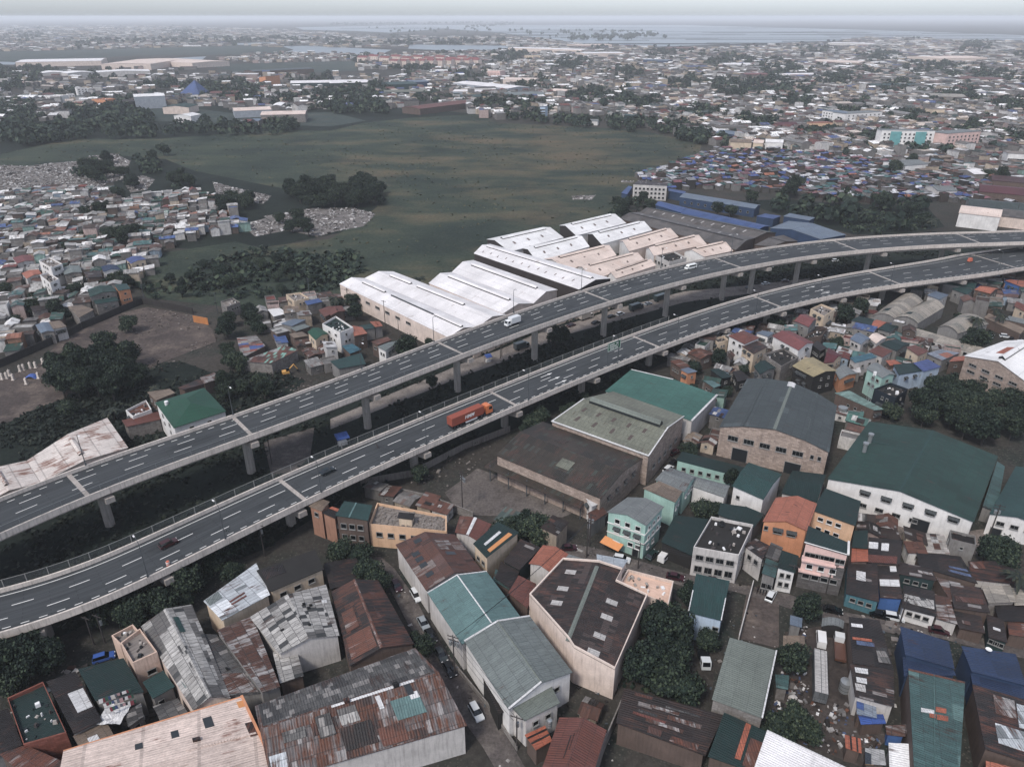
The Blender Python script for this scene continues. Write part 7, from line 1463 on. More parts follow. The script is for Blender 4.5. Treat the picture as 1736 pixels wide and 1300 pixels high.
# the 300 largest of each kind as things of their own, the others as one mass behind them
def seen_size(H): 
    u, v = PR((H[0], H[1], H[4])); 
    return -1 if not (-30 < u < PW+30 and v < PH+30) else H[2]*H[3]/max(1, (H[0]**2+H[1]**2+CAM_H**2))
HOUSES.sort(key=seen_size, reverse=True)
cnt = {}; rest = []
SHWIN = [window_mesh(.8, .8, 'd'), window_mesh(1.0, .8, 'd'), window_mesh(.7, .95, 'd')]
SHEETS = [sheet('scrap_sheet_'+n, c, rust_amt=.3, var=.2) for n, c in (('grey', '#8f8a86'), ('rust', '#70493a'), ('white', '#bdb8b4'), ('dark', '#3a3432'))]
for H in HOUSES:
    if seen_size(H) < 0: continue
    k = H[10] if H[10] == 'shack' or H[4] > 3.7 else 'hut'; cnt[k] = cnt.get(k, 0)+1
    lim = {'house': 170, 'hut': 230, 'shack': 200}[k]
    if cnt[k] > lim: rest.append(H); continue
    x, y, w, d, h, rz, typ, (wn, wc), (rn, rc), rise, _ = H
    r = thing(k, 'x', k, (x, y, 0))
    bw, br = MB(), MB(); house_geo(bw, br, x, y, w, d, h, rz, typ, wc, rc, rise)
    ud = (math.cos(rz), math.sin(rz))
    bw.build('wall', [tone_w], r, r.location, udir=ud); br.build('roof', [tone_r], r, r.location, udir=ud)
    if math.hypot(x, y) < 330 and typ != 'f':
        for q in range(rh.choice((0, 1, 2, 2, 3))):         # loose sheets laid over holes
            a_, b_ = rh.uniform(-.35, .35)*w, rh.uniform(-.42, .1 if typ == 'm' else .42)*d; sw, sd_ = rh.uniform(.4, 1.3), rh.uniform(.5, 1.4)
            zf = lambda t: (h+rise*(t+d/2)/d if typ == 'm' else h+rise*(1-abs(t)/(d/2)))+.18
            if typ == 'g' and abs(b_) < sd_: b_ = math.copysign(sd_+.1, b_)
            b_ = max(-d/2+.2, min(d/2-.2, b_)); b = MB()
            b.slab([(x+i*math.cos(rz)-j*math.sin(rz), y+i*math.sin(rz)+j*math.cos(rz), zf(j)) for i, j in ((a_-sw, b_-sd_), (a_+sw, b_-sd_), (a_+sw, b_+sd_), (a_-sw, b_+sd_))], .05); b.build('roof_sheet', [rh.choice(SHEETS)], r, r.location, udir=ud)
    if math.hypot(x, y) < 330:
        for e in range(4):
            nx, ny = [(0, -1), (1, 0), (0, 1), (-1, 0)][e]; gx = nx*math.cos(rz)-ny*math.sin(rz); gy = nx*math.sin(rz)+ny*math.cos(rz)
            if gx*(-x)+gy*(-y) < 0 or rh.random() < .25: continue
            L = w if e % 2 == 0 else d; D_ = (d if e % 2 == 0 else w)/2+.03
            for q in range(max(1, int(L/3))):
                wo = bpy.data.objects.new('window', rh.choice(SHWIN)); C.objects.link(wo); wo.parent = r
                t = (q+.5)/max(1, int(L/3))*L-L/2+rh.uniform(-.4, .4); a_, b_ = (t, -D_) if e == 0 else ((D_, t) if e == 1 else ((t, D_) if e == 2 else (-D_, t)))
                wo.location = (a_*math.cos(rz)-b_*math.sin(rz), a_*math.sin(rz)+b_*math.cos(rz), h-1.1-rh.uniform(0, .3)); wo.rotation_euler = (0, 0, math.atan2(gy, gx)+math.pi/2)
    look = f'{"two-storey" if h > 5.2 else ("long" if w > 1.25*d and typ != "f" else "low")} {rn}-roofed {k} with {wn} walls' if typ != 'f' else f'flat {rn}-roofed {k} with {wn} walls'
    auto(r, look, k, {'house': 'small houses filling the neighbourhoods', 'hut': 'low huts filling the neighbourhoods', 'shack': 'shacks of the blue-roofed shanty town'}[k])
def mass(name, label, L, roof=tone_r):
    if not L: return
    bw, br = MB(), MB()
    for x, y, w, d, h, rz, typ, wc, rc, rise, _ in L: house_geo(bw, br, x, y, w, d, h, rz, typ, wc[1], rc[1], rise)
    n = len(bw.v); b = MB(); b.v = bw.v+br.v; b.f = bw.f+[tuple(i+n for i in f) for f in br.f]; b.m = [0]*len(bw.f)+[1]*len(br.f); b.c = bw.c+br.c
    o = b.build(name, [tone_w, roof]); tag(o, label, 'houses', kind='stuff')
mass('dense_houses', 'packed small houses beyond the countable ones', rest)
# the far town, scattered over the land between the named large buildings
FARL = []
WATER = [[(478,79),(520,78),(600,82),(664,85),(645,93),(620,94),(560,92),(478,91),(498,85)], [(695,76),(865,78),(858,85),(754,86),(692,83)], [(395,74),(464,72),(472,76),(380,77)], [(294,99),(350,96),(340,104),(310,105)],
         [(500,47),(700,43),(1160,43),(1500,52),(1736,60),(1736,72),(1480,64),(1400,71),(1268,74),(1136,79),(1080,80),(975,75),(948,68),(882,61),(850,56),(754,49),(660,56),(600,53),(515,51)]]
GRASSY = [[(0,240),(250,205),(560,215),(620,205),(560,190),(420,196),(300,180),(120,205),(0,215)], [(0,88),(420,78),(495,82),(470,92),(230,95),(0,106)], [(340,110),(600,104),(605,120),(480,126),(390,120)], FIELD]
FTREES = [(t[0].x, t[0].y, t[2]) for t in PLAN[295:]]
def scatter(poly, n, smin, smax, tree, hmin=3.5, hmax=8, pal=ROOFF, clump=0):
    us = [p[0] for p in poly]; vs = [p[1] for p in poly]; k = 0; tries = 0
    while k < n and tries < n*6:
        tries += 1
        u, v = rh.uniform(min(us), max(us)), rh.uniform(min(vs), max(vs))
        if not inside((u, v), poly) or any(inside((u, v), q) for q in WATER+GRASSY): continue
        p = U(u, v)
        if not clear_of(p.x, p.y): continue
        k += 1
        f = math.sin(u*.05+v*.09)+math.sin(u*.021-v*.13+2)+rh.gauss(0, .7)
        if f > 2-2.6*tree+.35: FTREES.append((p.x, p.y, rh.uniform(.8, 1.5)*(1+p.y/9000))); continue
        sc_ = 1+p.y/5000
        w, d = rh.uniform(smin, smax)*sc_, rh.uniform(smin, smax)*sc_*.8
        if rh.random() < .07: w *= 3; d *= 1.7
        t = rh.random(); typ = 'f' if t < .22 else ('m' if t < .5 else 'g')
        FARL.append((p.x, p.y, w, d, rh.uniform(hmin, hmax)*(1.4 if rh.random() < .12 else 1), .25+rh.choice((0, 1.57))+rh.gauss(0, .12), typ, pick(WALLP[:2]+WALLP[2:3]+WALLP[5:6]), pick(pal), rh.uniform(.8, 2.0), 0))
scatter([(830,207),(960,190),(1000,195),(1200,240),(1230,252),(1480,270),(1560,268),(1736,262),(1736,180),(1400,140),(1136,120),(860,110),(700,115),(640,150),(700,165),(720,172),(790,185)], 5000, 6, 11, .55)
scatter([(0,215),(120,200),(300,176),(430,192),(560,186),(640,190),(720,175),(640,130),(430,125),(300,130),(120,150),(0,150)], 900, 7, 12, .58)
scatter([(360,102),(430,92),(600,90),(640,98),(610,106),(450,108)], 260, 7, 12, .2); scatter([(0,150),(120,150),(300,130),(340,118),(0,118)], 120, 8, 14, .75)
scatter([(600,96),(860,86),(1136,100),(1400,110),(1736,130),(1736,185),(1400,142),(1136,122),(860,112),(700,117),(610,120)], 3300, 8, 14, .6)
scatter([(860,86),(1000,80),(1136,84),(1300,78),(1480,68),(1736,75),(1736,132),(1400,112),(1136,102)], 2300, 10, 18, .5)
scatter([(0,45),(500,52),(620,60),(860,64),(860,80),(480,82),(0,90)], 1900, 11, 20, .35); scatter([(0,43),(260,44),(500,50),(500,60),(0,60)], 500, 14, 24, .2)
scatter([(840,58),(900,64),(1000,77),(1136,80),(860,84)], 260, 11, 18, .5); scatter([(1400,66),(1736,62),(1736,80),(1480,74)], 350, 14, 24, .2)
mass('far_town', 'thousands of far houses reaching to the bay', FARL)
# far trees: each a cluster of leaf clumps, together one mass
for rg, pl, n in (('R1', [(330,600),(700,640),(830,650),(850,672),(600,690),(340,690)], 32), ('R1', [(0,640),(130,640),(320,690),(200,720),(0,710)], 22), ('R1', [(880,600),(1300,640),(1450,640),(1430,660),(1000,670),(860,650)], 28), ('R3', [(330,985),(560,975),(860,1000),(1250,1005),(1345,1110),(900,1150),(560,1060)], 18), ('R2', [(100,135),(1500,150),(1733,190),(1300,205),(900,165),(300,160)], 120), ('R2', [(0,430),(220,420),(265,560),(30,560)], 130), ('R2', [(740,500),(830,485),(1060,505),(1050,545),(760,545)], 70), ('R2', [(1270,490),(1470,440),(1480,535),(1280,530)], 60), ('R3', [(200,410),(520,385),(700,425),(690,465),(220,475)], 150), ('R3', [(0,625),(200,645),(180,715),(60,695)], 45),
                  ('R1', [(0,340),(200,335),(310,350),(210,400),(0,450)], 90), ('R1', [(0,620),(300,610),(330,690),(120,720),(0,700)], 60), ('R1', [(340,540),(680,540),(760,600),(700,640),(340,640)], 120), ('R1', [(820,430),(1200,400),(1300,440),(1240,500),(960,490)], 110), ('R1', [(1300,620),(1440,605),(1450,640),(1330,645)], 25), ('R1', [(1480,470),(1733,440),(1733,560),(1600,560)], 70), ('R1', [(0,520),(180,510),(190,580),(20,580)], 35),
                  ('R2', [(0,218),(400,205),(850,190),(860,215),(400,222),(0,232)], 120), ('R2', [(650,135),(900,115),(900,122),(660,142)], 40), ('R2', [(1150,190),(1590,165),(1590,180),(1180,200)], 80), ('R2', [(0,120),(900,112),(900,117),(0,127)], 160), ('R1', [(400,200),(1360,185),(1733,190),(1733,205),(1360,210),(600,215)], 160), ('R2', [(860,560),(1740,620),(1740,660),(1500,650),(1200,625),(870,590)], 70), ('R3', [(0,250),(400,270),(700,330),(1700,330),(1740,420),(1000,370),(400,330)], 160)):
    for _ in range(n):
        us = [p[0] for p in pl]; vs = [p[1] for p in pl]
        for t in range(20):
            q = (rh.uniform(min(us), max(us)), rh.uniform(min(vs), max(vs)))
            if inside(q, pl): break
        p = G(rg, *q); FTREES.append((p.x, p.y, rh.uniform(1.0, 1.8)*(1+p.y/9000)))
rng = np.random.default_rng(4); T = np.array(FTREES)
near = T[:, 1] < 2600; V = []
for sel, k, lf in ((near, 46, 1.9), (~near, 16, 3.6)):
    t = T[sel]; m = len(t)*k
    d = rng.normal(size=(m, 3)); d[:, 2] = abs(d[:, 2])*.9+.05; d /= np.linalg.norm(d, axis=1)[:, None]
    s = np.repeat(t[:, 2], k); cen = np.stack([np.repeat(t[:, 0], k), np.repeat(t[:, 1], k), np.full(m, 1.8)*s], 1)+d*(rng.uniform(.6, 1.1, m)*s)[:, None]*np.array((4.4, 4.4, 5.0))
    nr = d+rng.normal(size=(m, 3))*.45; nr /= np.linalg.norm(nr, axis=1)[:, None]; V.append(quads_data(cen, nr, lf*s*rng.uniform(.6, 1.3, m), rng))
o = bpy.data.objects.new('far_trees', quad_mesh('far_trees', np.vstack(V), L_mid)); C.objects.link(o); tag(o, 'far-off trees scattered through the town and along the water', 'trees', kind='stuff')
print('houses', len(HOUSES), cnt, 'rest', len(rest), 'far', len(FARL), 'ftrees', len(FTREES), 'trees', len(AUTO))
# ------------------------------------------------------------------ vehicles
def paint(name, c): return plain('paint_'+name, c, .3, 0, .5, .05)
def wheels(root, xs, y, r=.33, wd=.22):
    for x in xs:
        for s in (-1, 1):
            b = MB(); b.tube((x, s*y-wd/2, r), (x, s*y+wd/2, r), r, r, 12); w_ = b.build('wheel', [rubber], root)
            b = MB(); b.tube((x, s*(y+wd/2-.02), r), (x, s*(y+wd/2+.015), r), r*.55, r*.5, 8); b.build('rim', [steel], w_)
def side_extrude(b, prof, w0, m=0, inset=0):
    L = [Vector((x, -w0+(inset if z > .95 else 0), z)) for x, z in prof]; Rr = [Vector((x, w0-(inset if z > .95 else 0), z)) for x, z in prof]
    b.face(L[::-1], m); b.face(Rr, m)
    for i in range(len(prof)):
        j = (i+1) % len(prof); b.face([L[i], L[j], Rr[j], Rr[i]], m)
def car(label, loc, rz, col, cname, kind='sedan', group='cars', cat='car'):
    r = thing('parked_car' if 'parked' in label else 'car', label, cat, loc, rz, group); m = paint(cname, col); b = MB()
    low = [(-2.1,.35),(-2.15,.75),(-1.95,.92),(-1.1,.95),(1.0,.95),(1.95,.82),(2.15,.6),(2.1,.3)]
    side_extrude(b, low, .86, 0); b.build('body', [m], r); b = MB()
    cab = [(-1.75,.95),(-1.2,1.42),(.35,1.45),(1.05,.95)] if kind == 'sedan' else [(-2.05,.95),(-1.8,1.55),(.35,1.6),(1.05,.95)]
    x0, x1 = cab[1][0], cab[2][0]
    def ring(z, k, wv): return None
    A = [Vector((cab[0][0],-.82,.95)), Vector((cab[3][0],-.82,.95)), Vector((cab[3][0],.82,.95)), Vector((cab[0][0],.82,.95))]; B = [Vector((x0,-.62,cab[1][1])), Vector((x1,-.62,cab[2][1])), Vector((x1,.62,cab[2][1])), Vector((x0,.62,cab[1][1]))]
    for i in range(4): j = (i+1) % 4; b.face([A[i], A[j], B[j], B[i]], 0)
    b.build('windows', [glass_car], r) if False else b.build('window_glass', [glass_car], r)
    b = MB(); b.slab([p+Vector((0, 0, .04)) for p in B], .05); b.build('roof', [m], r)
    for s in (-1, 1):
        h_ = MB(); h_.box((2.08, s*.6, .66), (.12, .36, .16)); h_.build('headlight', [white_p], r)
    wheels(r, (-1.3, 1.32), .78); return r
def van(label, loc, rz, col, cname, group='vans and small trucks', L=4.8, cat='van'):
    r = thing('van', label, cat, loc, rz, group); m = paint(cname, col); b = MB(); h = L/2
    side_extrude(b, [(-h,.35),(-h,1.0),(h-.3,1.0),(h,.8),(h,.35)], .9); side_extrude(b, [(-h,1.0),(-h+.08,2.05),(h-1.3,2.1),(h-.35,1.0)], .84, 0); b.build('body', [m], r)
    b = MB()
    for s in (-1, 1): b.face([(-h+.5, s*.915, 1.2), (h-1.25, s*.915, 1.2), (h-1.5, s*.88, 1.85), (-h+.5, s*.88, 1.85)])
    b.face([(h-.42,-.75,1.1), (h-.42,.75,1.1), (h-1.22,.7,1.98), (h-1.22,-.7,1.98)]); b.build('window_glass', [glass_car], r)
    wheels(r, (-h+.95, h-.95), .8, .35); return r
def truck(label, loc, rz, cabc, boxc, cname, L=7, boxh=2.3, open_bed=False, group='vans and small trucks'):
    r = thing('truck', label, 'truck', loc, rz, group); h = L/2; b = MB(); side_extrude(b, [(h-1.9,.5),(h-1.9,2.35),(h-.35,2.4),(h-.05,1.4),(h,.5)], .95); b.build('cab', [paint(cname+'_cab', cabc)], r)
    b = MB(); b.face([(h+.0,-.8,1.42), (h+.0,.8,1.42), (h-.3,.75,2.3), (h-.3,-.75,2.3)])
    for s in (-1, 1): b.face([(h-1.5, s*.965, 1.45), (h-.4, s*.965, 1.45), (h-.5, s*.965, 2.2), (h-1.5, s*.965, 2.2)])
    b.build('window_glass', [glass_car], r); b = MB(); b.box((-.2, 0, .7), (L-.6, .9, .25)); b.build('chassis', [steel_d], r)
    b = MB(); bl = L-2.1
    if open_bed:
        b.box((-1.0, 0, .95), (bl, 2.1, .12)); 
        for s in (-1, 1): b.box((-1.0, s*1.05, 1.25), (bl, .08, .6))
        b.box((-1.0-bl/2, 0, 1.25), (.08, 2.1, .6))
    else: b.box((-1.0, 0, .95+boxh/2), (bl, 2.2, boxh))
    b.build('cargo_bed' if open_bed else 'cargo_box', [paint(cname+'_box', boxc)], r); wheels(r, (-h+1.3, h-1.1), .85, .42); return r
def on(v, reg, x, y, dz=-.98):
    """a point on a viaduct's road surface under a photo pixel"""
    z = float(np.mean(v.P[:, 2]))-1
    for _ in range(4):
        p = G(reg, x, y, z); i = int(np.argmin(np.hypot(v.P[:, 0]-p.x, v.P[:, 1]-p.y))); z = v.P[i][2]-1+.0
    return Vector((p.x, p.y, v.P[i][2]+dz)), math.atan2(v.T[i][1], v.T[i][0])
def lorry():
    p, a = on(vB, 'R5', 686, 845); r = thing('container_lorry', 'orange articulated lorry hauling a rust-orange shipping container on the lower viaduct', 'lorry', p, a, None)
    mo = plain('container_orange', '#a04e35', .55, 0, .3); mc = paint('lorry_cab', '#d2701f'); b = MB(); b.box((-1.8, 0, 2.55), (12.2, 2.44, 2.6))
    for i in range(38):
        for s in (-1, 1): b.box((-7.7+i*.318, s*1.235, 2.55), (.16, .04, 2.35))
        b.box((-7.7+i*.318, 0, 3.86), (.16, 2.3, .04))
    for s in (-1, 1):
        for z in (1.32, 3.78): b.box((-1.8, s*1.24, z), (12.22, .08, .14))
        for x in (-7.86, 4.26): b.box((x, s*1.2, 2.55), (.16, .16, 2.62))
    ct = b.build('container', [mo], r)
    # the carrier's three white letters on the side, with the small bar mark
    for s in (-1, 1):
        t = bpy.data.curves.new('letters', 'FONT'); t.body = 'HMM'; t.size = 1.55; t.extrude = .015; t.align_x = 'CENTER'; t.offset = .035; t.shear = .25
        to = bpy.data.objects.new('lettering_curve', t); C.objects.link(to); dg = bpy.context.evaluated_depsgraph_get(); me = bpy.data.meshes.new_from_object(to.evaluated_get(dg)); bpy.data.objects.remove(to)
        me.materials.clear(); me.materials.append(white_p); lo = bpy.data.objects.new('lettering', me); C.objects.link(lo); lo.parent = ct
        lo.location = (-1.3, s*1.275, 2.1); lo.rotation_euler = (math.pi/2, 0, 0 if s < 0 else math.pi)
    b = MB(); b.box((-1.8, 0, 1.1), (12.2, 1.0, .22)); b.box((-6.5, 0, .95), (2.8, 1.9, .2)); b.build('trailer_chassis', [steel_d], r)
    b = MB(); b.box((-.5, -1.15, .8), (4.5, .1, .5)); b.box((-.5, 1.15, .8), (4.5, .1, .5)); b.build('side_guard', [white_p], r)
    b = MB(); side_extrude(b, [(5.5,.6),(5.5,3.2),(6.9,3.35),(7.75,3.0),(7.95,1.7),(8.0,.6)], 1.22); b.build('cab', [mc], r)
    b = MB(); b.face([(7.97,-1.05,1.8), (7.97,1.05,1.8), (7.8,1.0,2.85), (7.8,-1.0,2.85)])
    for s in (-1, 1): b.face([(6.5, s*1.235, 1.8), (7.7, s*1.235, 1.8), (7.6, s*1.235, 2.8), (6.5, s*1.235, 2.8)])
    b.build('window_glass', [glass_car], r); b = MB(); b.box((4.6, 0, .85), (3.4, .95, .3)); b.build('chassis', [steel_d], r)
    wheels(r, (-7.0, -5.8, -4.6, 3.5, 4.7, 7.0), 1.0, .5, .4)
lorry()
p, a = on(vA, 'R5', 892, 378); truck('white box truck driving along the taller viaduct past the white warehouses', p, a+math.pi, '#d8d6d4', '#c9c8c8', 'white_truck', 6.6, 2.2)
p, a = on(vA, 'R6', 100, 103); van('white minibus on the taller viaduct at the bend', p, a+math.pi, '#d8d6d0', 'minibus', L=6.2, cat='minibus')
p, a = on(vB, 'BL', 828, 215); car('dark red car with a black roof rack driving on the lower viaduct', p, a, '#4e1f22', 'dark_red', 'wagon', 'cars driving on the lower viaduct')
p, a = on(vB, 'R4', 1606, 1102); car('dark teal sedan driving ahead of the red car on the lower viaduct', p, a, '#1f3036', 'dark_teal', 'sedan', 'cars driving on the lower viaduct')
def barrel(label, p):
    r = thing('traffic_barrel', label, 'traffic barrel', p); b = MB(); b.tube((0, 0, 0), (0, 0, 1.15), .42, .34, 12); b.build('drum', [plain('barrel_orange', '#d0653a', .5)], r); b = MB()
    for z in (.4, .8): b.tube((0, 0, z), (0, 0, z+.16), .43, .42, 12)
    b.build('stripe', [white_p], r)
barrel('orange and white traffic drum on the shoulder of the lower viaduct by the first lamps', on(vB, 'BL', 825, 312)[0])
p, a = on(vB, 'Z5', 1416, 360); r = thing('road_barrier', 'orange barrier box standing in the lane at the right end of the lower viaduct', 'barrier', p, a); b = MB(); b.box((0, 0, .9), (2.2, 1.4, 1.8), 0, 0, .8); b.build('panel', [plain('barrel_orange', '#d0653a')], r); b = MB(); b.box((0, 0, .12), (2.5, 1.7, .24)); b.build('base', [steel_d], r)
def gantry_sign():
    p0, a = on(vB, 'R5', 1360, 578, 0); p1, _ = on(vB, 'R5', 1405, 556, 0); d = Vector((math.cos(a), math.sin(a), 0)); n = Vector((-d.y, d.x, 0))
    c = (p0+p1)/2; c.z = p0.z; r = thing('road_sign', 'green road sign on two posts beside the lower viaduct', 'road sign', c, a); t = Vector((0, 1, 0))
    L = 6.5
    for s in (-1, 1):
        b = MB(); b.box((s*L/2*.85, 0, 3.4), (.22, .22, 7.2)); b.build('post', [steel], r)
    b = MB(); b.box((0, -.2, 6.0), (L, .14, 3.2)); pn = b.build('panel', [plain('sign_green', '#176b4c', .5)], r); b = MB()
    for z in (4.5, 7.5): b.box((0, -.285, z), (L-.2, .03, .12))
    for x in (-L/2+.1, L/2-.1): b.box((x, -.285, 6.0), (.12, .03, 3.1))
    b.build('border', [white_p], pn); b = MB()
    for z, xs in ((6.7, ((-1.2, 2.6), (1.6, 1.4))), (5.9, ((-.6, 3.6), (2.0, .6))), (5.1, ((-1.0, 2.2), (1.2, 1.6)))):
        for x, w_ in xs:
            k = int(w_/.36)
            for i in range(k): b.box((x-w_/2+.36*i+.18, -.29, z), (.26, .03, .42))
    b.build('lettering', [white_p], pn)
gantry_sign()
G0 = lambda reg, x, y: G(reg, x, y, 0)
heading = lambda a, b_: math.atan2(b_.y-a.y, b_.x-a.x)
ST = heading(G0('BM', 780, 520), G0('BM', 880, 700))
UA_ = vA.tan(vA.sof(1010)); ALLEY = heading(G0('BR', 700, 310), G0('BS', 700, 570))
for rg, x, y, rz, c, cn, k, lb in (('BM',797,468,ST,'#c9c9c9','white','wagon','white car parked highest up the street by the rusty roof'), ('BM',832,605,ST,'#8f969b','silver','sedan','silver sedan parked in the street between the white and the black car'), ('BM',868,665,ST,'#15181b','black','sedan','black car parked behind the silver sedan in the street'),
   ('BM',918,758,ST,'#3b4448','slate','sedan','slate grey car parked lowest in the street near the transformer pole'), ('BR',708,270,ALLEY+1.2,'#1d3a36','green','sedan','dark green car parked under the carport beside the white van'), ('BR',822,378,ALLEY,'#4c1f2b','maroon','sedan','maroon car parked in the lane behind the salmon hall'),
   ('BS',1062,628,ALLEY,'#d4d2d0','white','sedan','white car parked in the lane among the shanty roofs'), ('R6',1640,440,ALLEY,'#d4d2d0','white','wagon','white car parked beside the round tree above the brick hall'), ('R6',1572,440,ALLEY+1.2,'#c2c2c2','silver','sedan','silver car parked left of the white one above the brick hall'),
   ('R5',1300,372,vA.tan(vA.sof(1010)),'#22272b','black','sedan','black car parked in the lane under the taller viaduct, lower of two'), ('R5',1376,342,vA.tan(vA.sof(1040)),'#2a2f33','black','sedan','black car parked in the lane under the taller viaduct, upper of two'), ('R5',1556,280,vA.tan(vA.sof(1100)),'#b9bbbb','silver','sedan','silver car between two green trucks in the lane under the taller viaduct'),
   ('Z5',215,495,.4,'#cfcfcf','white','sedan','white car parked on the lot below the taller viaduct at the bend'), ('Z5',625,360,.3,'#cfcfcf','white','wagon','white wagon parked beside the track under the taller viaduct'), ('BL',512,772,.45,'#1f5fb4','blue','wagon','bright blue car parked beside the peach unfinished house')):
    car(lb if 'parked' in lb else lb.replace('car', 'parked car', 1), G0(rg, x, y), rz, c, cn, k, 'parked cars')
CARS = [o for o in bpy.data.objects if o.name.startswith('parked_car')]
for n_, (rg, x, y, rz) in enumerate((('BR',1290,470,1.3),('BR',1010,400,0),('BS',590,565,0),('BS',660,575,0),('BS',880,640,0),('BS',360,540,0),('BR',560,290,0),('BR',300,235,.4),('BM',960,830,9),('BM',1090,1040,9),('BM',700,420,9),('R6',1690,450,.3),('R6',1720,470,.3),('Z5',330,480,.5),('Z5',120,520,.5),('R5',1420,330,8),('R5',1180,385,8),('BS',700,215,.2),('BS',620,150,.2),('R6',20,1010,1),('R5',1680,1060,1.2),('R5',1655,1090,1.2))):
    src = CARS[(n_*5) % len(CARS)]; o = dup(src, G0(rg, x, y), ST if rz == 9 else (UA_ if rz == 8 else ALLEY+rz)); auto(o, src['label'].split(' parked')[0], 'car', 'parked cars')
van('white van parked at the edge of the dark green carport', G0('BR', 770, 278), ALLEY+1.25, '#d4d0cc', 'van_white'); van('white van parked in the scrap yard above the long trailer', G0('BS', 303, 685), heading(G0('BS', 305, 710), G0('BS', 300, 640)), '#d4d2d0', 'van_white')
truck('flatbed truck with a white cab and rusty bed in the scrap yard', G0('BS', 392, 735), heading(G0('BS', 396, 790), G0('BS', 388, 665)), '#c9c8c6', '#6f4a38', 'flatbed', 7.5, open_bed=True); truck('dark pickup with a white bonnet in the wet yard beside the dense trees', G0('BR', 960, 785), -1.6, '#c9cbcc', '#23282c', 'pickup', 5.2, .5, True)
UA = vA.tan(vA.sof(1010))
for rg, x, y, L, cc, bc, lb in (('Z1',1405,1090,7,'#5d6467','#4b5458','grey canvas truck parked in the lane under the taller viaduct beside the kiosk'), ('R5',1252,350,7.5,'#bdb5ad','#a89e95','pale box truck parked against the cream factory wall'), ('R5',1497,305,8,'#2c3a3c','#33474a','dark green truck parked in the lane between two viaduct piers'), ('R5',1620,258,9,'#2c3a3c','#3b4c4e','second dark green truck, farther along the lane under the viaduct'), ('Z5',225,408,8,'#c4c6c6','#1f5c6b','teal-topped truck on the lot below the taller viaduct bend'), ('R5',150,690,6,'#8a8e90','#4b5458','grey truck in the lane under the left part of the taller viaduct')):
    truck(lb, G0(rg, x, y), UA, cc, bc, 'lane_'+str(len(bpy.data.materials)), L)
r = thing('trailer', 'long grey box trailer standing in the scrap yard', 'trailer', G0('BS', 290, 890), heading(G0('BS', 292, 985), G0('BS', 288, 765))); b = MB(); b.box((0, 0, 2.3), (11.5, 2.5, 2.6)); b.build('cargo_box', [sheet('trailer_side', '#6f7173', rust_amt=.15)], r); b = MB(); b.box((0, .62, 3.63), (11.4, 1.1, .06)); b.box((0, -.62, 3.63), (11.4, 1.1, .06)); b.build('roof_panel', [r_skyl], r); wheels(r, (-4.4, -3.3), 1.0, .45); b = MB(); b.box((4, 0, .5), (.3, 1.6, 1.0)); b.build('landing_leg', [steel_d], r)
def excavator():
    r = thing('excavator', 'small yellow excavator at the rubble beside the taller viaduct', 'excavator', G0('R4', 1405, 622), .5); ye = plain('excavator_yellow', '#d39a2a', .5)
    for s in (-1, 1): b = MB(); b.box((0, s*.9, .4), (3, .5, .8)); b.build('track', [rubber], r)
    b = MB(); b.box((-.3, 0, 1.3), (2.4, 2.0, 1.0)); b.build('body', [ye], r); b = MB(); b.box((.4, -.4, 2.3), (1.2, 1.1, 1.3), 0, 0, .85); b.build('cab', [glass_car], r); b = MB(); b.tube((.8, .3, 1.6), (3.0, .3, 3.6), .25, .2); b.tube((3.0, .3, 3.6), (4.2, .3, 1.4), .2, .15); b.build('arm', [ye], r); b = MB(); b.box((4.2, .3, 1.0), (.7, .9, .7)); b.build('bucket', [steel_d], r)
excavator()
r = thing('cart', 'orange handcart standing in the white factory yard', 'cart', G0('BS', 812, 222), -.3); b = MB(); b.box((0, 0, .9), (2.2, 1.4, .5)); b.build('tray', [plain('barrel_orange', '#d0653a')], r); wheels(r, (-.5,), .75, .35, .12); b = MB(); b.tube((1.1, .4, .9), (2.0, .4, 1.1), .04); b.tube((1.1, -.4, .9), (2.0, -.4, 1.1), .04); b.build('handle', [steel], r)
def motorbike(lb, p, rz, c):
    r = thing('motorbike', lb, 'motorbike', p, rz, 'motorbikes parked along the plot wall'); b = MB(); b.box((0, 0, .6), (1.1, .28, .35), 0, 0, .8); b.box((.55, 0, .85), (.25, .6, .1)); b.build('body', [paint('bike'+c[1:], c)], r); b = MB(); b.box((-.25, 0, .85), (.7, .28, .12)); b.build('seat', [rubber], r)
    for x in (-.62, .65): b = MB(); b.tube((x, -.06, .3), (x, .06, .3), .3, .3, 10); b.build('wheel', [rubber], r)
for i in range(7): motorbike(ordw(i)+' motorbike from the left parked along the top of the walled plot', G0('BR', 1225+14*i, 440+4*i), ALLEY+1.4, ('#3c1f20', '#20262c', '#5a5c5e')[i % 3])
# ------------------------------------------------------------------ poles, wires, masts, tanks
def pole(lb, p, h=9, arms=1, trans=0, rz=0, m=wood, lamp=False):
    r = thing('power_pole', lb, 'power pole', p, rz, 'power poles'); b = MB(); b.tube((0, 0, 0), (0, 0, h), .17, .11, 8); b.build('pole', [m], r); b = MB()
    for i in range(arms):
        b.box((0, 0, h-.5-.9*i), (.12, 2.4, .14))
        for y in (-1.1, -.4, .4, 1.1): b.tube((0, y, h-.45-.9*i), (0, y, h-.2-.9*i), .06, .04, 6)
    if arms: b.build('crossarm', [m], r)
    for i in range(trans):
        b = MB(); y = (i-(trans-1)/2)*.8; b.tube((.4, y, h-3.2), (.4, y, h-2.2), .34, .34, 10); b.tube((.4, y, h-2.2), (.4, y, h-1.95), .1, .08, 6); b.build('transformer', [tankm], r)
    if lamp: b = MB(); b.tube((0, 0, h-1.2), (1.6, 0, h-.6), .05); b.box((1.8, 0, h-.6), (.6, .25, .14)); b.build('lamp_arm', [steel], r)
    return r
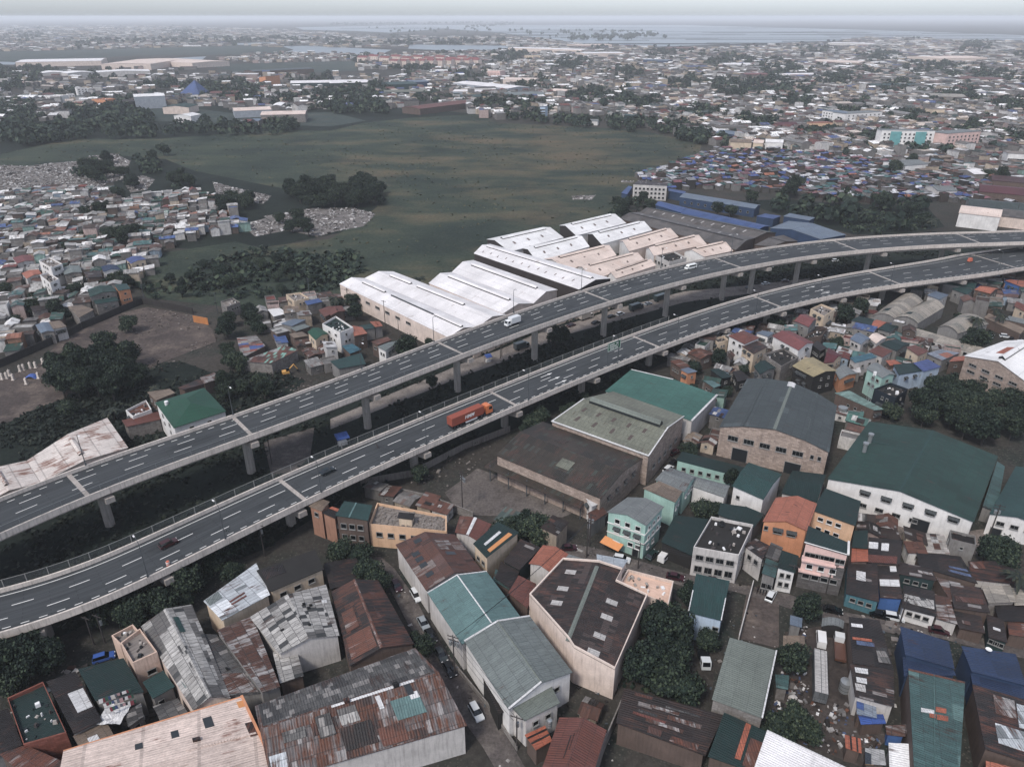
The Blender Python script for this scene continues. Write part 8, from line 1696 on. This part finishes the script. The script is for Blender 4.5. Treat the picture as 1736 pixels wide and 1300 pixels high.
PP = [('R5',648,1290,13,3,3,'tall power pole with three crossarms and transformers at the edge of the yard'), ('R5',243,1120,11,2,0,'power pole with twin crossarms rising beside the lower viaduct'), ('BM',55,268,10,1,1,'power pole with one transformer under the lower viaduct edge'), ('BL',480,590,9,1,0,'leaning power pole under the lower viaduct at the left'), ('BL',462,702,8,1,0,'power pole beside the rubbish near the blue car'), ('BL',515,692,8,1,1,'power pole with transformer next to the blue car'),
 ('BR',388,275,12,2,1,'power pole left of the mint block, taller of two'), ('BR',402,215,10,1,2,'power pole left of the mint block, shorter with two transformers'), ('BM',985,850,11,2,3,'power pole with three transformers at the street bend beside the teal warehouse'), ('BM',1288,1215,9,1,1,'power pole at the foot of the street by the rusty lean-to'), ('R4',710,268,9,1,0,'pale power pole beside the soot-black wall at the banana plants'), ('R4',1067,322,10,1,0,'pale power pole beside the orange lot gate'), ('R4',1520,258,11,2,0,'tall pale power pole beside the cream hut'), ('R4',1708,300,10,1,0,'power pole beside the palm and the white warehouse corner'),
 ('R4',1332,1062,9,1,0,'power pole beside the first viaduct pier on the dark track'), ('Z1',405,925,12,1,0,'power pole in front of the cream warehouse wall'), ('Z1',135,805,10,1,0,'power pole beside the tree at the warehouse corner'), ('Z1',772,1020,9,2,2,'power pole with transformers where the warehouse meets the viaduct'), ('Z1',505,1010,8,0,0,'plain post in front of the cream warehouse wall'), ('R1',516,1250,11,1,0,'power pole at the edge of the left neighbourhood'), ('R1',548,1290,8,1,0,'short power pole right of the one at the neighbourhood edge'), ('R1',62,1015,10,1,0,'power pole far left behind the neighbourhood'), ('R1',190,1040,9,1,0,'power pole behind the long dark roof of the neighbourhood'), ('R1',278,1045,9,1,0,'power pole in the middle of the left neighbourhood'),
 ('R4',618,165,9,1,0,'power pole beside the violet-blue roofed house'), ('BS',330,450,9,1,0,'power pole at the street corner of the pink block'), ('BS',150,440,8,1,0,'power pole at the plot wall near the motorbikes'), ('BS',1130,170,10,2,2,'power pole with transformers between the two white factories'), ('BS',690,600,8,1,0,'power pole in the lane above the navy roof'), ('BR',640,330,8,1,0,'power pole in front of the mint block at the kerb'), ('R5',840,535,8,0,0,'plain dark pole in the lane under the taller viaduct'), ('Z1',1250,1160,8,0,0,'dark pole right of the blue-roofed kiosk'), ('Z2',1105,720,9,1,1,'power pole with transformer beside the dark truck'), ('R6',1680,240,10,0,0,'slim pole beside the palms at the right'), ('Z5',1680,120,12,0,0,'tall mast on the dull green roof at the right edge')]
PO = {}
for i, (rg, x, y, h, ar, tr, lb) in enumerate(PP): PO[i] = pole(lb, G0(rg, x, y), h, ar, tr, .5 if rg[0] == 'R' else 1.2, wood if 'pale' not in lb else steel)
def wire(a, b_, ha, hb, lb):
    p, q = PO[a].location+Vector((0, 0, ha)), PO[b_].location+Vector((0, 0, hb)); m = MB()
    for off in (-.9, 0, .9):
        prev = None
        for k in range(9):
            t = k/8; c = p+(q-p)*t+Vector((off*.6, off*.6, -4*t*(1-t)*(p-q).length*.03))
            if prev: m.tube(prev, c, .03, .03, 3, caps=False)
            prev = c
    o = m.build('power_line', [steel_d], None, tuple(p)); tag(o, lb, 'power line', 'power lines')
wire(6, 8, 11.3, 10.3, 'power lines from the mint block pole to the street bend pole'); wire(8, 9, 10.2, 8.4, 'power lines running down the street'); wire(10, 11, 8.5, 9.4, 'power lines over the lot wall'); wire(11, 12, 9.4, 10.4, 'power lines from the gate pole to the cream hut pole'); wire(12, 13, 10.4, 9.4, 'power lines from the cream hut to the warehouse corner'); wire(0, 1, 12, 10, 'power lines from the yard pole to the viaduct'); wire(25, 28, 8.4, 7.4, 'power lines along the lane below the pink block'); wire(29, 26, 7.4, 7.4, 'power lines along the lane behind the pale blue house')
def mast():
    p = G0('R6', 955, 812); r = thing('radio_mast', 'slim lattice radio mast beside the narrow pale sage roof', 'mast', p); b = MB(); h = 15
    for i in range(3):
        t = i*2.094; b.tube((1.1*math.cos(t), 1.1*math.sin(t), 0), (.25*math.cos(t), .25*math.sin(t), h), .07, .05, 5)
        for k in range(9):
            z0, z1 = k*h/9, (k+1)*h/9; r0, r1 = 1.1-.85*k/9, 1.1-.85*(k+1)/9; t2 = t+2.094
            b.tube((r0*math.cos(t), r0*math.sin(t), z0), (r1*math.cos(t2), r1*math.sin(t2), z1), .04, .04, 4)
    b.build('lattice', [tankm], r); b = MB(); b.box((0, 0, h), (.9, .5, 1.4)); b.build('antenna', [white_p], r)
mast()
def tank(lb, rg, x, y, z, rr, h, m=tankm):
    p = G(rg, x, y, z); r = thing('water_tank', lb, 'water tank', p, 0, 'water tanks'); b = MB(); b.tube((0, 0, 0), (0, 0, h), rr, rr, 16); b.tube((0, 0, h), (0, 0, h+rr*.25), rr, rr*.3, 16); b.build('drum', [m], r); b = MB()
    for k in (.3, .65): b.tube((0, 0, h*k), (0, 0, h*k+.08), rr+.03, rr+.03, 16)
    b.build('hoop', [steel], r)
tank('big grey water tank behind the brick factory', 'R6', 835, 835, 0, 1.5, 4.2); tank('white water tank lying on the green hip roof', 'R4', 818, 772, 10.3, .6, 1.5, white_p); tank('steel water tank beside the annex at the end of the grey warehouse', 'BR', 207, 1100, 5, .45, 1.6); tank('small tank beside the salmon hall', 'BR', 330, 870, 0, .7, 1.6, white_p); tank('black water tank on the balconied house terrace', 'BR', 1050, 120, 7.8, .6, 1.2, rubber); tank('grey tank lying at the scrap yard row', 'BS', 418, 925, 0, 1.1, 2.6)
r = thing('satellite_dish', 'white satellite dish on the broad navy roof', 'satellite dish', G('BS', 1118, 737, 7.0)); b = MB()
for i in range(14):
    t0, t1 = 2*math.pi*i/14, 2*math.pi*(i+1)/14
    for r0, r1, z0, z1 in ((0, .35, 0, .06), (.35, .6, .06, .2)): b.face([(r0*math.cos(t0), r0*math.sin(t0)-z0, .8+z0), (r1*math.cos(t0), r1*math.sin(t0)-z1, .8+z1), (r1*math.cos(t1), r1*math.sin(t1)-z1, .8+z1), (r0*math.cos(t1), r0*math.sin(t1)-z0, .8+z0)] if r0 else [(0, 0, .8), (r1*math.cos(t0), r1*math.sin(t0)-z1, .8+z1), (r1*math.cos(t1), r1*math.sin(t1)-z1, .8+z1)])
b.build('reflector', [white_p], r); b = MB(); b.tube((0, 0, -.5), (0, 0, .8), .04); b.build('mast_pipe', [steel], r)
# kiosks and awnings
def kiosk(lb, p, w_, d, h, rm, rz=0, group=None):
    r = thing('kiosk', lb, 'kiosk', p, rz, group); b = MB(); b.slab([(-w_/2, -d/2, h-.2), (w_/2, -d/2, h-.2), (w_/2, d/2, h+.4), (-w_/2, d/2, h+.4)], .08); b.build('roof', [rm], r)
    for x in (-w_/2+.2, w_/2-.2):
        for y in (-d/2+.2, d/2-.2): b = MB(); b.box((x, y, h/2-.1), (.12, .12, h-.2)); b.build('post', [steel], r)
    b = MB(); b.box((0, .3, .6), (w_*.7, d*.4, 1.2)); b.build('counter', [w_white], r)
tarpb = sheet('tarp_blue', '#2f62b8'); kiosk('blue tarpaulin shelter beside the mesh fence between the viaducts', G0('R5', 62, 965), 4, 3.4, 3.2, tarpb, .5); kiosk('white kiosk with a blue roof in the lane under the taller viaduct', G0('R5', 775, 562), 2.6, 2.2, 2.8, tarpb, .5)
A_ = mint.location; b = MB(); p0, p1 = G('BR', 478, 168, 3.2), G('BR', 568, 212, 3.2); dd = (p1-p0).normalized(); nn = Vector((dd.y, -dd.x, 0)); nn = nn if nn.y < 0 else -nn
b.slab([p0-nn*.2, p1-nn*.2, p1+nn*2.2-Vector((0, 0, .6)), p0+nn*2.2-Vector((0, 0, .6))], .1); b.build('awning', [plain('awning_orange', '#d98a35', .7)], mint, A_)
b = MB(); c = p0+(p1-p0)*.62-nn*.02; b.box((c.x, c.y, 2.9), (2.2, .1, .9), math.atan2(dd.y, dd.x)); b.build('shop_sign', [w_white], mint, A_)
for z in (4.55, 7.35):
    b = MB(); h = 10.5; qa, qb, qc = G('BR', 488, 50, h), G('BR', 682, 118, h), G('BR', 768, 25, h); cen = (qa+qc)/2
    for u_, v_ in ((qa, qb), (qb, qc)):
        u2, v2 = u_+(cen-u_).normalized()*.38, v_+(cen-v_).normalized()*.38; c = (u2+v2)/2; d_ = v2-u2; b.box((c.x, c.y, z), (d_.to_2d().length+.1, .22, .28), math.atan2(d_.y, d_.x))
    b.build('cornice_band', [w_white], mint, A_)
for i, (x, y) in enumerate(((12,645),(35,640),(48,628),(66,648),(100,605),(118,600),(130,668),(150,590),(176,588),(190,640),(212,570),(243,612))):
    b = MB(); b.box((0, 0, 1.2), (.7, .7, 2.4)); b.box((0, 0, .1), (1.1, 1.1, .3)); b.box((0, 0, 2.6), (.12, .12, .5)); o = b.build('concrete_post', [concrete_l], None, (0, 0, 0)); o.location = G0('R4', x, y); tag(o, ordw(i)+' unfinished white concrete column from the left edge on the dirt lot', 'column', 'unfinished columns on the dirt lot')
b = MB(); rb = random.Random(3)
r = thing('tarpaulin', 'blue tarpaulin over a heap among the unfinished columns', 'tarpaulin', G0('R4', 158, 635)); g_ = [[Vector(((i-3)*.7, (j-2)*.7, max(0, 1.3-.12*((i-3)**2+(j-2)**2))+rb.uniform(0, .25))) for i in range(7)] for j in range(5)]
for j in range(4):
    for i in range(6): b.face([g_[j][i], g_[j][i+1], g_[j+1][i+1], g_[j+1][i]])
b.build('sheet', [tarpb], r)
# laundry on the green-roofed terrace
CL = ['#c9c4c0', '#8a3b45', '#30634f', '#35507f', '#c0b8b0', '#6a6f78', '#b98f8f', '#2b2f36']
for k in range(3):
    p, q = G('BL', 485+18*k, 968+22*k, 7.6), G('BL', 640+12*k, 915+26*k, 7.6); r = thing('washing_line', ['washing line nearest the green roof on the laundry terrace', 'middle washing line on the laundry terrace', 'washing line nearest the crumpled white tarpaulin'][k], 'washing line', p, 0, 'washing lines'); b = MB(); b.tube(p, q, .02); b.build('line', [steel], r, p)
    n = 11
    for i in range(n):
        c = p+(q-p)*((i+.5)/n); d_ = (q-p).normalized(); hw = rb.uniform(.18, .34); hh = rb.uniform(.6, 1.1); o_ = Vector((rb.uniform(-.1, .1), rb.uniform(-.1, .1), 0)); b = MB(); b.slab([c-d_*hw+Vector((0, 0, 0)), c+d_*hw, c+d_*hw*1.1+o_-Vector((0, .05, hh)), c-d_*hw*1.1+o_-Vector((0, .05, hh))], .03); b.build('garment', [plain('cloth'+str(i % 8), CL[(i+k) % 8], .9)], r, p)
r = thing('tarpaulin', 'crumpled white tarpaulin below the washing lines', 'tarpaulin', G('BL', 568, 1030, 5.2)); b = MB(); g_ = [[Vector(((i-3)*.75, (j-4)*.75, rb.uniform(0, .5)-.06*(j-4))) for i in range(7)] for j in range(8)]
for j in range(7):
    for i in range(6): b.face([g_[j][i], g_[j][i+1], g_[j+1][i+1], g_[j+1][i]])
b.build('sheet', [r_wpatch], r)
# ------------------------------------------------------------------ rubbish and rubble
def rubble(name, label, polys, n_per, smin, smax, cols, flat=.35, z=.1):
    rng = np.random.default_rng(len(label)); b = MB(); rr = random.Random(len(label)); P8 = None; vs, fs, cs = [], [], []
    cl = [lin(c) for c in cols]
    for W_ in polys:
        xs = [p[0] for p in W_]; ys = [p[1] for p in W_]; A = (max(xs)-min(xs))*(max(ys)-min(ys)); n = int(A*n_per)
        for _ in range(n):
            x, y = rr.uniform(min(xs), max(xs)), rr.uniform(min(ys), max(ys))
            if not inside((x, y), W_) or not clear_of(x, y): continue
            if math.sin(x*.4)+math.sin(y*.37+1)+math.sin((x+y)*.13) < rr.uniform(-2.2, .8): continue
            s = rr.uniform(smin, smax)*(1.8 if rr.random() < .08 else 1); d = Vector((s*rr.uniform(.5, 1.6), s*rr.uniform(.4, 1.2), s*flat*rr.uniform(.3, 1.3))); rz = rr.uniform(0, 3.1); i0 = len(vs); k = rr.uniform(.6, 1.2); c0 = rr.choice(cl); c = tuple(min(1, q*k) for q in c0[:3])+(1,)
            tl = rr.uniform(-.3, .3)
            for zz in (0, 1):
                for a_, b_ in ((-.5, -.5), (.5, -.5), (.5, .5), (-.5, .5)):
                    X, Y = a_*d.x*rr.uniform(.7, 1), b_*d.y*rr.uniform(.7, 1); vs.append((x+X*math.cos(rz)-Y*math.sin(rz), y+X*math.sin(rz)+Y*math.cos(rz), z+zz*d.z+tl*X*zz))
            for q in ((4, 5, 6, 7), (0, 1, 5, 4), (1, 2, 6, 5), (2, 3, 7, 6), (3, 0, 4, 7)): fs.append(tuple(i0+j for j in q)); cs.append(c)
    o = mk(name, vs, fs, [0]*len(fs), [tone_w], None, None, False, None, cs); tag(o, label, 'rubble', kind='stuff')
rubble('rubbish', 'white-grey rubbish strewn over the dumps by the field', [zp(r_, p_) for r_, p_ in DUMPS], .42, .35, 1.5, ['#cfc9c5', '#b7afaa', '#8b8582', '#c4bdb8', '#6b6461', '#4a4644', '#7d726b'])
rubble('rubbish', 'scrap and litter in the scrap yard', [zp('BS', [(130,640),(250,600),(250,980),(450,1000),(640,1150),(500,1300),(40,1110),(110,850)])], 1.6, .25, .9, ['#b7afaa', '#8b8582', '#d5d0cd', '#5b4c44', '#35302e', '#7b4f38', '#4a5f86', '#6b625c'])
rubble('rubble', 'broken stone and timber around the dirt lot and yard', [zp('R4', [(520,400),(720,290),(940,330),(1000,400),(800,420),(560,470)]), zp('R4', [(700,560),(1060,430),(1060,480),(800,620)]), zp('R4', [(1150,640),(1500,580),(1540,700),(1240,770)]), zp('R4', [(1050,700),(1200,720),(1180,800),(1060,800)]), zp('R5', [(380,1150),(640,1010),(800,960),(700,1090),(560,1200)]), zp('BR', [(200,180),(450,210),(640,290),(480,300),(250,240)])], .4, .15, .8, ['#7b7069', '#5b504a', '#8f847c', '#4c4440', '#6d625b'])
rubble('yard_clutter', 'loose sheets, timber and scrap lying between the closely packed houses', [zp('R6', [(0,540),(290,480),(600,330),(1000,300),(1440,500),(1250,640),(820,640),(450,600),(180,720)]), zp('BS', [(430,130),(760,210),(1310,420),(1310,690),(870,570),(450,440)]), zp('BS', [(445,570),(700,600),(730,1200),(640,1150)]), zp('R6', [(0,980),(230,720),(230,1000)]), zp('BL', [(-40,950),(240,1240),(600,1100),(950,1000),(700,900),(330,740)]), zp('BR', [(0,100),(250,200),(280,260),(100,440),(-80,220)])], .2, .4, 1.8, ['#8b8079', '#5b524d', '#a39890', '#37322f', '#6d4a3b', '#55606a', '#b9b3ae'], .14)
rubble('street_litter', 'small clutter along the streets and yards', [zp('BM', [(640,300),(880,640),(1040,850),(1340,1320),(1190,1320),(950,950),(740,570)]), zp('BR', [(230,190),(640,290),(900,360),(1330,450),(1660,545),(2210,645),(2210,720),(1660,600),(1250,480),(900,430),(440,300)]), zp('BR', [(880,690),(1330,450),(1330,720),(1000,980),(860,990)]), zp('BL', [(330,740),(560,680),(600,760),(420,840)]), zp('BR', [(300,860),(560,900),(520,1300),(250,1040)])], .22, .15, .7, ['#8b8079', '#5b524d', '#a39890', '#37322f', '#c2b9b2', '#5e6a72'])
# stones on the broken roof slab
hh = [o for o in bpy.data.objects if o.get('label', '').startswith('broken concrete roof slab')][0]; b = MB(); rb = random.Random(9)
for _ in range(260):
    f1, f2 = rb.uniform(.04, .96), rb.uniform(.08, .92); pa, pb = F('BM', 605, 5), F('BM', 945, 70); pc, pd = F('BM', 945, 145), F('BM', 565, 108)
    t_ = [U(*q, 7.0) for q in (pa, pb, pc, pd)]; p = (t_[0]*(1-f1)+t_[1]*f1)*(1-f2)+(t_[3]*(1-f1)+t_[2]*f1)*f2; s = rb.uniform(.3, 1.1); b.box((p.x, p.y, 6.35), (s, s*rb.uniform(.5, 1), s*.4), rb.uniform(0, 3), 0, .7)
b.build('roof_rubble', [f_rub], hh, hh.location)
finish_labels()
